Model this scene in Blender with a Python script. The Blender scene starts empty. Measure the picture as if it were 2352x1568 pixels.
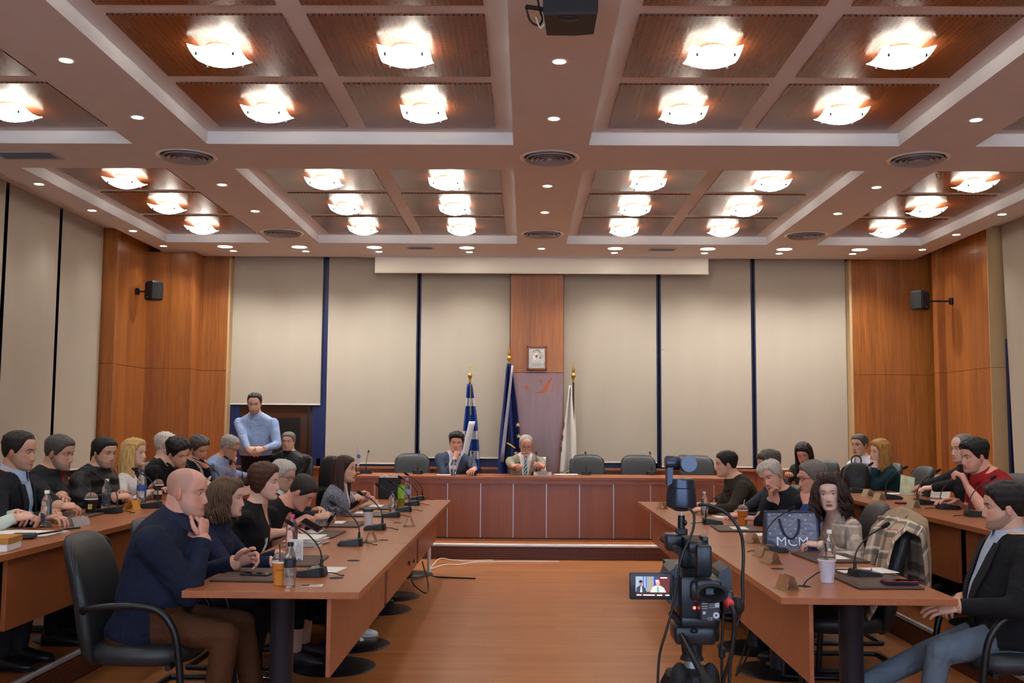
import bpy, bmesh, math, random
import numpy as np
from mathutils import Vector, Matrix
R = random.Random(7)
D = bpy.data
SC = bpy.context.scene
COL = SC.collection
rad = math.radians
# ------------------------------------------------------------ camera, world, exposure
IMW, IMH, FPX = 2352, 1568, 2325.0
HC = 1.53
PITCH, YAW, ROLL = rad(4.76), rad(-0.735), rad(0.40)
_cy, _sy = math.cos(YAW), math.sin(YAW)
_f = Vector((_sy*math.cos(PITCH), _cy*math.cos(PITCH), math.sin(PITCH)))
_r0 = Vector((_cy, -_sy, 0)); _u0 = _r0.cross(_f)
_r = _r0*math.cos(ROLL) + _u0*math.sin(ROLL)
_u = -_r0*math.sin(ROLL) + _u0*math.cos(ROLL)
cam_d = D.cameras.new('camera'); cam = D.objects.new('camera', cam_d); COL.objects.link(cam)
cam_d.sensor_width = 36.0; cam_d.lens = FPX/IMW*36.0; cam_d.clip_start = 0.05; cam_d.clip_end = 100
cam.matrix_world = Matrix(((_r.x,_u.x,-_f.x,0),(_r.y,_u.y,-_f.y,0),(_r.z,_u.z,-_f.z,HC),(0,0,0,1)))
SC.camera = cam
w = D.worlds.new('world'); SC.world = w; w.use_nodes = True
w.node_tree.nodes['Background'].inputs[0].default_value = (0.03,0.032,0.045,1)
w.node_tree.nodes['Background'].inputs[1].default_value = 0.3
SC.view_settings.view_transform = 'Standard'; SC.view_settings.look = 'None'
SC.view_settings.exposure = 0.0
SC.view_settings.gamma = 1.0
SC.view_settings.use_curve_mapping = False
SC.cycles.use_denoising = True; SC.cycles.use_adaptive_sampling = True; SC.cycles.adaptive_threshold = 0.15; SC.cycles.adaptive_min_samples = 10
SC.cycles.max_bounces = 8; SC.cycles.diffuse_bounces = 3; SC.cycles.glossy_bounces = 4
SC.cycles.transmission_bounces = 8; SC.cycles.transparent_max_bounces = 12
SC.cycles.caustics_reflective = False; SC.cycles.caustics_refractive = False
SC.cycles.sample_clamp_indirect = 6.0
# light levels of the lamps of the room
SHADE_E = 13.0      # emission of the frosted ceiling lamp shades
BULB_W = 6.5      # bulb above each shade
SMALL_W = 26.0     # small recessed spots
BIG_W = 145.0       # large recessed spots before the back wall
WARM = (1.0, 0.88, 0.72)
WARM2 = (0.98, 0.97, 0.95)

def at(px, py, Z):
    d = _f + _r*((px-IMW/2)/FPX) - _u*((py-IMH/2)/FPX)
    return Vector((0,0,HC)) + d*((Z-HC)/d.z)
def atY(px, py, Y):
    d = _f + _r*((px-IMW/2)/FPX) - _u*((py-IMH/2)/FPX)
    return Vector((0,0,HC)) + d*(Y/d.y)

# ------------------------------------------------------------ helpers
def lin(c):
    if isinstance(c, str):
        c = c.lstrip('#'); c = [int(c[i:i+2],16)/255 for i in (0,2,4)]
    return tuple((x/12.92 if x <= 0.04045 else ((x+0.055)/1.055)**2.4) for x in c[:3])
MATS = {}
def nmat(name):
    m = D.materials.new(name); m.use_nodes = True
    nt = m.node_tree; b = nt.nodes['Principled BSDF']
    MATS[name] = m
    return m, nt, b
def N(nt, t, **kw):
    n = nt.nodes.new(t)
    for k, v in kw.items():
        if k.startswith('i_'):
            n.inputs[int(k[2:]) if k[2:].isdigit() else k[2:].replace('_',' ')].default_value = v
        else: setattr(n, k, v)
    return n
def mat(name, col, rough=0.5, metal=0.0, var=0.0, scale=30.0, bump=0.0, bscale=None, spec=0.5, stretch=(1,1,1), trans=0.0, coat=0.0, alpha=1.0, sheen=0.0, ior=1.45):
    if name in MATS: return MATS[name]
    m, nt, b = nmat(name)
    c = lin(col)
    b.inputs['Base Color'].default_value = (*c,1); b.inputs['Roughness'].default_value = rough
    b.inputs['Metallic'].default_value = metal; b.inputs['Specular IOR Level'].default_value = spec
    b.inputs['IOR'].default_value = ior
    if trans: b.inputs['Transmission Weight'].default_value = trans
    if coat: b.inputs['Coat Weight'].default_value = coat; b.inputs['Coat Roughness'].default_value = 0.15
    if sheen: b.inputs['Sheen Weight'].default_value = sheen
    if alpha < 1: b.inputs['Alpha'].default_value = alpha
    if var or bump:
        tc = N(nt,'ShaderNodeTexCoord'); mp = N(nt,'ShaderNodeMapping'); mp.inputs['Scale'].default_value = stretch
        nt.links.new(tc.outputs['Object'], mp.inputs['Vector'])
        no = N(nt,'ShaderNodeTexNoise'); no.inputs['Scale'].default_value = scale; no.inputs['Detail'].default_value = 4
        nt.links.new(mp.outputs[0], no.inputs['Vector'])
        if var:
            r = N(nt,'ShaderNodeValToRGB')
            r.color_ramp.elements[0].position = 0.3; r.color_ramp.elements[1].position = 0.7
            r.color_ramp.elements[0].color = (*[x*(1-var) for x in c],1); r.color_ramp.elements[1].color = (*[min(1,x*(1+var)) for x in c],1)
            nt.links.new(no.outputs['Fac'], r.inputs['Fac']); nt.links.new(r.outputs['Color'], b.inputs['Base Color'])
        if bump:
            n2 = no
            if bscale:
                n2 = N(nt,'ShaderNodeTexNoise'); n2.inputs['Scale'].default_value = bscale; n2.inputs['Detail'].default_value = 3
                nt.links.new(mp.outputs[0], n2.inputs['Vector'])
            bp = N(nt,'ShaderNodeBump'); bp.inputs['Strength'].default_value = bump; bp.inputs['Distance'].default_value = 0.01
            nt.links.new(n2.outputs['Fac'], bp.inputs['Height']); nt.links.new(bp.outputs['Normal'], b.inputs['Normal'])
    return m
def wood(name, c1, c2, axis='Z', rough=0.35, fine=60.0, coat=0.0, rnd=0.0, spec=0.5, holes=None, coord='Object'):
    """straight grained veneer; axis = direction of the grain; holes = (spacing, radius, plane axes) perforation"""
    m, nt, b = nmat(name)
    tc = N(nt,'ShaderNodeTexCoord'); mp = N(nt,'ShaderNodeMapping')
    s = {'X':(0.25,6,6),'Y':(6,0.25,6),'Z':(6,6,0.25)}[axis]
    mp.inputs['Scale'].default_value = s
    src = tc.outputs['Object']
    if rnd:
        oi = N(nt,'ShaderNodeObjectInfo'); ad = N(nt,'ShaderNodeVectorMath', operation='ADD')
        cx = N(nt,'ShaderNodeMath', operation='MULTIPLY'); cx.inputs[1].default_value = 37.0
        nt.links.new(oi.outputs['Random'], cx.inputs[0]); nt.links.new(src, ad.inputs[0]); nt.links.new(cx.outputs[0], ad.inputs[1])
        src = ad.outputs[0]
    nt.links.new(src, mp.inputs['Vector'])
    n1 = N(nt,'ShaderNodeTexNoise'); n1.inputs['Scale'].default_value = 1.2; n1.inputs['Detail'].default_value = 5; n1.inputs['Roughness'].default_value = .6
    n2 = N(nt,'ShaderNodeTexNoise'); n2.inputs['Scale'].default_value = fine/6; n2.inputs['Detail'].default_value = 3
    nt.links.new(mp.outputs[0], n1.inputs['Vector']); nt.links.new(mp.outputs[0], n2.inputs['Vector'])
    mx = N(nt,'ShaderNodeMath', operation='MULTIPLY_ADD'); mx.inputs[1].default_value = 0.45
    nt.links.new(n2.outputs['Fac'], mx.inputs[0])
    m2 = N(nt,'ShaderNodeMath', operation='MULTIPLY'); m2.inputs[1].default_value = 0.6
    nt.links.new(n1.outputs['Fac'], m2.inputs[0]); nt.links.new(m2.outputs[0], mx.inputs[2])
    r = N(nt,'ShaderNodeValToRGB'); r.color_ramp.elements[0].position = 0.36; r.color_ramp.elements[1].position = 0.68
    r.color_ramp.elements[0].color = (*lin(c1),1); r.color_ramp.elements[1].color = (*lin(c2),1)
    nt.links.new(mx.outputs[0], r.inputs['Fac'])
    out = r.outputs['Color']
    if rnd:
        hs = N(nt,'ShaderNodeHueSaturation'); mr = N(nt,'ShaderNodeMapRange')
        mr.inputs['To Min'].default_value = 1-rnd; mr.inputs['To Max'].default_value = 1+rnd
        nt.links.new(oi.outputs['Random'], mr.inputs['Value']); nt.links.new(mr.outputs[0], hs.inputs['Value'])
        nt.links.new(out, hs.inputs['Color']); out = hs.outputs['Color']
    if holes:
        sp, rr, ax = holes
        se = N(nt,'ShaderNodeSeparateXYZ'); nt.links.new(tc.outputs['Object'], se.inputs[0])
        ds = []
        for a in ax:
            q = N(nt,'ShaderNodeMath', operation='DIVIDE'); q.inputs[1].default_value = sp; nt.links.new(se.outputs[a], q.inputs[0])
            fr = N(nt,'ShaderNodeMath', operation='FRACT'); nt.links.new(q.outputs[0], fr.inputs[0])
            sb = N(nt,'ShaderNodeMath', operation='SUBTRACT'); sb.inputs[1].default_value = .5; nt.links.new(fr.outputs[0], sb.inputs[0])
            pw = N(nt,'ShaderNodeMath', operation='POWER'); pw.inputs[1].default_value = 2; nt.links.new(sb.outputs[0], pw.inputs[0])
            ds.append(pw)
        sm = N(nt,'ShaderNodeMath', operation='ADD'); nt.links.new(ds[0].outputs[0], sm.inputs[0]); nt.links.new(ds[1].outputs[0], sm.inputs[1])
        lt = N(nt,'ShaderNodeMath', operation='LESS_THAN'); lt.inputs[1].default_value = (rr/sp)**2; nt.links.new(sm.outputs[0], lt.inputs[0])
        mm = N(nt,'ShaderNodeMixRGB'); mm.inputs['Color2'].default_value = (0.004,0.003,0.003,1)
        nt.links.new(lt.outputs[0], mm.inputs['Fac']); nt.links.new(out, mm.inputs['Color1']); out = mm.outputs[0]
    nt.links.new(out, b.inputs['Base Color'])
    b.inputs['Roughness'].default_value = rough; b.inputs['Specular IOR Level'].default_value = spec
    if coat: b.inputs['Coat Weight'].default_value = coat; b.inputs['Coat Roughness'].default_value = 0.2
    bp = N(nt,'ShaderNodeBump'); bp.inputs['Strength'].default_value = 0.06; bp.inputs['Distance'].default_value = 0.002
    nt.links.new(n2.outputs['Fac'], bp.inputs['Height']); nt.links.new(bp.outputs['Normal'], b.inputs['Normal'])
    return m
def emis(name, col, strength):
    m, nt, b = nmat(name)
    b.inputs['Base Color'].default_value = (*col,1); b.inputs['Emission Color'].default_value = (*col,1); b.inputs['Emission Strength'].default_value = strength
    return m

class MB:
    """collects shapes, builds ONE mesh object"""
    def __init__(s): s.v = []; s.f = []; s.m = []; s.T = None
    def _add(s, vs, fs, mi=0, T=None):
        T = T if T is not None else s.T
        o = len(s.v)
        if T is not None: vs = [T @ Vector(p) for p in vs]
        s.v += [tuple(p) for p in vs]; s.f += [tuple(i+o for i in f) for f in fs]; s.m += [mi]*len(fs)
        return s
    def box(s, c, d, mi=0, T=None, bev=0.0):
        x,y,z = c; a,b,e = d[0]/2,d[1]/2,d[2]/2
        if bev <= 0:
            vs = [(x+i*a,y+j*b,z+k*e) for k in (-1,1) for j in (-1,1) for i in (-1,1)]
            return s._add(vs, [(0,2,3,1),(4,5,7,6),(0,1,5,4),(2,6,7,3),(0,4,6,2),(1,3,7,5)], mi, T)
        bm = bmesh.new(); bmesh.ops.create_cube(bm, size=1, matrix=Matrix.Translation(c) @ Matrix.Diagonal((d[0],d[1],d[2],1)))
        bmesh.ops.bevel(bm, geom=bm.edges[:], offset=min(bev, .49*min(d)), segments=2, profile=.5, affect='EDGES')
        s.bm(bm, mi, T); return s
    def box2(s, lo, hi, mi=0, T=None, bev=0.0):
        return s.box([(a+b)/2 for a,b in zip(lo,hi)], [abs(b-a) for a,b in zip(lo,hi)], mi, T, bev)
    def bm(s, bm, mi=0, T=None):
        bm.verts.index_update()
        s._add([v.co[:] for v in bm.verts], [[v.index for v in f.verts] for f in bm.faces], mi, T); bm.free(); return s
    def loft(s, rings, mi=0, T=None, cap=True, closed=True):
        n = len(rings[0]); vs = [p for r in rings for p in r]; fs = []
        for i in range(len(rings)-1):
            for j in range(n if closed else n-1):
                k = (j+1) % n
                fs.append((i*n+j, i*n+k, (i+1)*n+k, (i+1)*n+j))
        if cap and closed:
            fs.append(tuple(range(n-1,-1,-1))); o = (len(rings)-1)*n; fs.append(tuple(range(o,o+n)))
        return s._add(vs, fs, mi, T)
    def tube(s, path, rr, seg=8, mi=0, T=None, cap=True, flat=1.0, up=None):
        P = [Vector(p) for p in path]; n = len(P)
        if not hasattr(rr,'__len__'): rr = [rr]*n
        rings = []; prev = None
        for i,p in enumerate(P):
            t = (P[min(i+1,n-1)] - P[max(i-1,0)])
            t = t.normalized() if t.length > 1e-9 else Vector((0,0,1))
            if prev is None:
                a = Vector(up) if up is not None else (Vector((0,0,1)) if abs(t.z) < .9 else Vector((1,0,0)))
                u = (a - t*a.dot(t)).normalized()
            else:
                u = prev - t*prev.dot(t); u = u.normalized() if u.length > 1e-6 else prev
            prev = u; v = t.cross(u)
            rings.append([p + (u*math.cos(q)*flat + v*math.sin(q))*rr[i] for q in (2*math.pi*j/seg for j in range(seg))])
        return s.loft(rings, mi, T, cap)
    def lathe(s, prof, seg=24, mi=0, T=None, cap=True):
        rings = [[(r*math.cos(2*math.pi*j/seg), r*math.sin(2*math.pi*j/seg), z) for j in range(seg)] for r,z in prof]
        return s.loft(rings, mi, T, cap)
    def ell(s, c, r, seg=14, ring=10, mi=0, T=None, rot=None):
        rings = []
        for i in range(ring+1):
            a = math.pi*i/ring; a = min(max(a,.02),math.pi-.02)
            rr = [Vector((r[0]*math.sin(a)*math.cos(2*math.pi*j/seg), r[1]*math.sin(a)*math.sin(2*math.pi*j/seg), -r[2]*math.cos(a))) for j in range(seg)]
            if rot is not None: rr = [rot @ p for p in rr]
            rings.append([p + Vector(c) for p in rr])
        return s.loft(rings, mi, T)
    def prism(s, poly, z0, z1, mi=0, T=None):
        return s.loft([[(x,y,z0) for x,y in poly], [(x,y,z1) for x,y in poly]], mi, T)
    def sheet(s, fn, nu, nv, mi=0, T=None, thick=0.0):
        vs = [fn(i/nu, j/nv) for j in range(nv+1) for i in range(nu+1)]
        fs = [(j*(nu+1)+i, j*(nu+1)+i+1, (j+1)*(nu+1)+i+1, (j+1)*(nu+1)+i) for j in range(nv) for i in range(nu)]
        return s._add(vs, fs, mi, T)
    def mesh(s, name):
        me = D.meshes.new(name); me.from_pydata(s.v, [], s.f); me.polygons.foreach_set('material_index', s.m); me.update(); return me
    def build(s, name, mats, parent=None, loc=None, rot=None, smooth=None, solid=0.0):
        me = s.mesh(name)
        for m in (mats if isinstance(mats,(list,tuple)) else [mats]): me.materials.append(m)
        if smooth is not None: shade(me, smooth)
        o = D.objects.new(name, me); COL.objects.link(o)
        if parent is not None: o.parent = parent
        if loc is not None: o.location = loc
        if rot is not None: o.rotation_euler = rot
        if solid:
            md = o.modifiers.new('thickness','SOLIDIFY'); md.thickness = solid; md.offset = 0
        return o
def shade(me, ang=40):
    me.polygons.foreach_set('use_smooth', [True]*len(me.polygons))
    if ang < 180:
        bm = bmesh.new(); bm.from_mesh(me); ca = rad(ang)
        for e in bm.edges:
            if len(e.link_faces) == 2 and e.link_faces[0].normal.angle(e.link_faces[1].normal, 0) > ca: e.smooth = False
        bm.to_mesh(me); bm.free()
def tag(o, label, cat, group=None, kind=None):
    if label: o['label'] = label
    if cat: o['category'] = cat
    if group: o['group'] = group
    if kind: o['kind'] = kind
    return o
def thing(name, label, cat, loc=(0,0,0), rz=0.0, group=None):
    o = D.objects.new(name, None); COL.objects.link(o); o.location = loc; o.rotation_euler = (0,0,rz); o.empty_display_size = .1
    return tag(o, label, cat, group)
def inst(src, name, parent=None, loc=None, rot=None):
    o = src.copy(); o.name = name; COL.objects.link(o); o.parent = parent
    if loc is not None: o.location = loc
    if rot is not None: o.rotation_euler = rot
    return o
def dup(root, loc, rz, label=None, group=None):
    r = root.copy(); COL.objects.link(r); r.location = loc; r.rotation_euler = (0,0,rz)
    if label: r['label'] = label
    if group: r['group'] = group
    for ch in list(root.children):
        c = ch.copy(); COL.objects.link(c); c.parent = r
        for g in ch.children:
            e = g.copy(); COL.objects.link(e); e.parent = c
    return r
def struct(o, label=None):
    o['kind'] = 'structure'
    if label: o['label'] = label
    return o
def text_me(s, size, ext=0.0, align='CENTER', shear=0.0):
    cu = D.curves.new('lettering','FONT'); cu.body = s; cu.size = size; cu.extrude = ext; cu.align_x = align; cu.align_y = 'CENTER'; cu.resolution_u = 3; cu.shear = shear
    o = D.objects.new('lettering', cu); COL.objects.link(o)
    dg = bpy.context.evaluated_depsgraph_get(); dg.update()
    me = D.meshes.new_from_object(o.evaluated_get(dg)); D.objects.remove(o); D.curves.remove(cu)
    return me
def text(s, size, m, parent=None, T=None, ext=0.0006, name='lettering', align='CENTER'):
    me = text_me(s, size, ext, align); me.materials.append(m)
    if T is not None: me.transform(T)
    o = D.objects.new(name, me); COL.objects.link(o)
    if parent is not None: o.parent = parent
    return o
def bez(pts, n=10):
    """smooth path through points (Catmull-Rom)"""
    P = [Vector(p) for p in pts]; Q = [P[0]*2-P[1]] + P + [P[-1]*2-P[-2]]; out = []
    for i in range(1, len(Q)-2):
        for k in range(n):
            t = k/n; a,b,c,d = Q[i-1],Q[i],Q[i+1],Q[i+2]
            out.append(0.5*((2*b)+(c-a)*t+(2*a-5*b+4*c-d)*t*t+(3*b-a-3*c+d)*t**3))
    out.append(P[-1]); return out
Mx = Matrix
def TR(loc, rz=0.0, rx=0.0, ry=0.0): return Mx.Translation(loc) @ Mx.Rotation(rz,4,'Z') @ Mx.Rotation(ry,4,'Y') @ Mx.Rotation(rx,4,'X')

# ------------------------------------------------------------ materials of the room
M_ceil = mat('ceiling_paint', '#d9d8da', 0.85, var=0.02, scale=6)
M_wallw = wood('cherry_panel', '#7a4316', '#a8642a', 'Z', 0.38, 70, coat=0.15)
M_wallperf = wood('perforated_cherry', '#7d3f20', '#94502c', 'Z', 0.45, 60, holes=(0.026,0.0058,'XZ'))
M_riser = wood('riser_perforated', '#5a2a18', '#703820', 'X', 0.5, 60, holes=(0.022,0.0065,'XZ'))
M_riserY = wood('riser_perforated_side', '#5a2a18', '#703820', 'Y', 0.5, 60, holes=(0.022,0.0065,'YZ'))
M_panel = wood('ceiling_panel_veneer', '#632f13', '#7c4120', 'Y', 0.27, 50, holes=(0.036,0.0055,'XY'), spec=0.6)
M_floor = wood('floor_board', '#9c5c2e', '#b67642', 'X', 0.36, 40, rnd=0.05, coat=0.1)
M_plat = wood('platform_board', '#98532a', '#b06a38', 'X', 0.42, 40)
M_table = wood('table_laminate', '#94552f', '#a86438', 'Y', 0.3, 60, coat=0.10)
M_tableX = wood('table_laminate_cross', '#8c4b28', '#a05c34', 'X', 0.36, 60, coat=0.05)
M_front = wood('desk_front_laminate', '#8a4a30', '#9a5838', 'Z', 0.35, 60, coat=0.05)
M_tableedge = mat('table_edge', '#b5693f', 0.4)
M_blind = mat('blind_fabric', '#ada291', 0.9, var=0.03, scale=3, bump=0.12, bscale=240, stretch=(1,1,.25))
M_rail = mat('blind_rail', '#d9d4cc', 0.5)
M_gap = mat('window_dark', '#14120f', 0.35)
M_blue = mat('blue_frame', '#111d4c', 0.45)
M_glass = mat('window_glass', '#1a1512', 0.08, spec=0.8)
M_alu = mat('aluminium', '#c9c9cc', 0.35, metal=0.6)
M_white = mat('white_plastic', '#e6e4e0', 0.5)
M_screen = mat('screen_fabric', '#f0ead8', 0.8)
M_black = mat('black_plastic', '#141417', 0.42)
M_blackm = mat('black_metal', '#17181c', 0.35, metal=0.3, spec=0.6)
M_leg = mat('charcoal_metal', '#2c2f38', 0.42, metal=0.4)
M_rear = mat('painted_wall', '#b5aa9c', 0.9)
M_beige = mat('beige_trim', '#b89a6e', 0.6)

# ------------------------------------------------------------ room shell
SO, SLAB, PAN = 3.857, 3.965, 3.950           # soffit, coffer slab, panel underside
XL, XR, YB, YF = -5.1, 5.54, 13.95, -3.0
PL = 0.175                                   # platform height
strips = [(-5.6,-4.63),(-3.288,-2.663),(-0.107,0.521),(3.082,3.711),(5.05,6.0)]
beams = [(-3.2,-0.11),(3.66,4.48),(8.253,9.07),(12.841,13.92)]
mb = MB()
mb.box2((-5.6,-3.2,SLAB),(6.0,14.5,SLAB+0.1))
for a,b in strips:
    lo, hi = max(a,-4.93), min(b,5.37)
    mb.box2((lo,-3.0,SO),(hi,13.92,SLAB))
for a,b in beams:
    e = [s[1] for s in strips[:-1]]; f = [s[0] for s in strips[1:]]
    for x0,x1 in zip(e,f): mb.box2((x0,a,SO),(x1,b,SLAB))
ceiling = struct(mb.build('ceiling', M_ceil), 'white coffered ceiling with sunken bays and timber infill panels')
cols = [(-4.483,-3.433),(-2.507,-1.456),(-1.308,-0.251),(0.668,1.72),(1.868,2.925),(3.86,4.91)]
rows = [(0.12,1.17),(1.32,2.37),(2.51,3.56),(4.62,5.67),(5.818,6.872),(7.033,8.082),(9.25,10.30),(10.453,11.5),(11.653,12.69)]
pm = MB().box((0,0,0.006),(1.05,1.05,0.012)).mesh('panel'); pm.materials.append(M_panel)
centres = []
for x0,x1 in cols:
    for y0,y1 in rows:
        o = D.objects.new('panel', pm); COL.objects.link(o); o.parent = ceiling
        o.location = ((x0+x1)/2,(y0+y1)/2,PAN); centres.append(((x0+x1)/2,(y0+y1)/2))
        o.scale = ((x1-x0)/1.05,(y1-y0)/1.05,1)

# floor: boards running across
floor = MB().box2((-6,-3.2,-0.08),(6.2,14.5,-0.012)).build('floor', mat('floor_bed','#5a3218',0.7)); struct(floor, 'warm brown timber board floor of the hall')
bw = 0.195; pieces = {}
for i in range(62):
    y = 11.83 - bw*(i+1)
    if y < -1.0: break
    x = -2.72 - R.uniform(0,1.2)
    while x < 2.82:
        a, b_ = max(x,-2.72), min(x+1.38, 2.82)
        if b_-a > .02:
            key = round(b_-a,2)
            if key not in pieces:
                pieces[key] = MB().box2((0,0,-0.012),(key-0.0012,bw-0.0012,0)).mesh('plank'); pieces[key].materials.append(M_floor)
            o = D.objects.new('plank', pieces[key]); COL.objects.link(o); o.parent = floor; o.location = (a,y,0)
        x += 1.38
# platforms
plat = MB().box2((-5.4,11.83,0),(5.9,14.3,PL)).build('floor_platform_end', M_plat); struct(plat, 'low timber platform under the head table')
MB().box2((-2.68,11.805,0.0),(2.78,11.83,PL-0.045)).build('riser_panel', M_riser, plat)
MB().tube([(-2.68,11.825,PL-0.02),(2.78,11.825,PL-0.02)],0.022,10).build('nosing', M_alu, plat, smooth=60)
for nm,x0,x1,xe in (('floor_platform_left',-5.4,-2.68,-2.68),('floor_platform_right',2.78,5.9,2.78)):
    p = MB().box2((x0,-3.1,0),(x1,11.83,PL)).build(nm, M_plat); struct(p, 'low timber platform along the %s wall' % nm.split('_')[-1])
    s = 1 if xe < 0 else -1
    MB().box2((min(xe,xe+s*0.022),-3,0),(max(xe,xe+s*0.022),11.8,PL-0.04)).build('riser_panel', M_riserY, p)
    MB().tube([(xe+s*.004,-3,PL-0.018),(xe+s*.004,11.82,PL-0.018)],0.02,10).build('nosing', M_alu, p, smooth=60)

# end wall (behind the head table)
YBL = 14.12
we = MB().box2((-5.6,14.2,0),(6.1,14.4,4.0)).build('wall_end', M_gap); struct(we, 'end wall of wood panels and window bays')
ZS = 2.265
def wpanel(lo, hi, parent, n='panel', m=None, split=True):
    """wood wall cladding, two boards with a fine joint at ZS"""
    for z0,z1 in (((lo[2],ZS-0.004),(ZS,hi[2])) if split else ((lo[2],hi[2]),)):
        MB().box2((lo[0],lo[1],z0),(hi[0],hi[1],z1), bev=0.002).build(n, m or M_wallw, parent)
M_colw = wood('column_veneer_glossy', '#6e4032', '#825042', 'Z', 0.3, 60, coat=0.5)
MB().box2((-0.2,13.95,PL),(0.53,14.15,ZS-.004),bev=.002).build('column_panel', M_colw, we)
MB().box2((-0.2,13.95,ZS),(0.53,14.15,SO+.1),bev=.002).build('column_panel', M_wallw, we)
wpanel((-4.48,13.95,PL),(-4.14,14.15,SO+.1), we)
wpanel((-5.3,13.5,PL),(-4.48,14.15,SO-0.012), we, 'pier_panel')
MB().box2((-4.93,13.49,SO-0.012),(-4.5,13.94,SO-0.002)).build('pier_cap', M_alu, we)
wpanel((4.52,13.95,PL),(5.9,14.15,SO+.1), we)
MB().box2((4.485,13.97,PL+.8),(4.52,14.15,SO)).build('trim_strip', M_beige, we)
MB().box2((-4.14,13.97,PL+.8),(-4.115,14.15,SO)).build('trim_strip', M_beige, we)
wpanel((5.44,13.35,PL),(5.6,13.5,SO+.1), we, 'pier_panel')
# dado below the windows
for x0,x1 in ((-4.14,-0.2),(0.53,4.5)):
    n = 3
    for i in range(n):
        a = x0+(x1-x0)*i/n; b_ = x0+(x1-x0)*(i+1)/n
        MB().box2((a+.002,14.0,PL),(b_-.002,14.15,0.93), bev=.002).build('dado_panel', M_wallperf, we)
    MB().box2((x0,13.97,0.93),(x1,14.15,0.955)).build('dado_cap', M_wallw, we)
# window frames (blue) behind the blinds
bays = [(-4.13,-2.84),(-2.78,-1.51),(-1.47,-0.2),(0.53,1.85),(1.89,3.17),(3.21,4.49)]
bots = [1.80,0.99,1.075,1.03,0.975,0.955]
wn = 1
for i,((x0,x1),zb) in enumerate(zip(bays,bots)):
    fr = MB()
    fr.box2((x0-.03,14.13,0.955),(x0+.05,14.2,SO+.1)); fr.box2((x1-.05,14.13,0.955),(x1+.03,14.2,SO+.1)); fr.box2((x0,14.13,0.955),(x1,14.2,1.06))
    if i == 0:
        fr.box2((x0,14.135,0.955),(x0+.15,14.2,1.95)); fr.box2((x1-.12,14.135,0.955),(x1,14.2,1.95))
    wnd = fr.build('window_%d' % wn, M_blue); struct(wnd, 'blue framed window bay %d behind a roller blind' % wn); wn += 1
    MB().box2((x0+.04,14.17,1.05),(x1-.04,14.185,SO)).build('pane', M_glass if i else mat('window_glass_brown','#4a2a14',.12,spec=.6), wnd)  # first pane: brown of the reflected interior put into its colour
    if i == 0:
        mb = MB(); mb.box2((x0+.60,14.14,1.06),(x0+1.0,14.17,1.62)); mb.build('casement', M_gap, wnd)  # dark door seen in the glass, set in as a flat box
        MB().box2((x1-.19,14.14,1.06),(x1-.17,14.17,1.9)).build('mullion', M_gap, wnd)
    MB().tube([(x1+.005,14.10,zb+.1),(x1+.005,14.10,SO+.1)],0.006,6).build('blind_cord', M_gap, wnd)
def blind(label, x0, x1, zb, group):
    b = thing('roller_blind', label, 'blind', ((x0+x1)/2, YBL, 0), 0, group)
    w_ = x1-x0; ph = R.uniform(0,6)
    MB().sheet(lambda u,v: ((u-.5)*w_, 0.004*math.sin(5*u+ph)*(1-v)**2, zb+(SO+.25-zb)*v), 14, 10).build('fabric', M_blind, b, smooth=180)
    MB().box((0,0,zb+.006),(w_,0.014,0.016), bev=.004).build('bottom_rail', M_rail, b)
    MB().tube([(-w_/2,0.03,SO+.22),(w_/2,0.03,SO+.22)],0.03,10).build('roller', M_white, b, smooth=60)
    return b
bl = ['half raised grey roller blind behind the standing man', 'grey roller blind between the raised blind and the next blind, end wall','grey roller blind behind the man in the blue suit',
      'grey roller blind just right of the wooden column','second grey roller blind right of the wooden column','rightmost grey roller blind of the end wall, beside the wood corner']
for (x0,x1),zb,l in zip(bays,bots,bl): blind(l, x0+.012, x1-.012, zb, 'roller blinds of the end wall')
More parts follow.
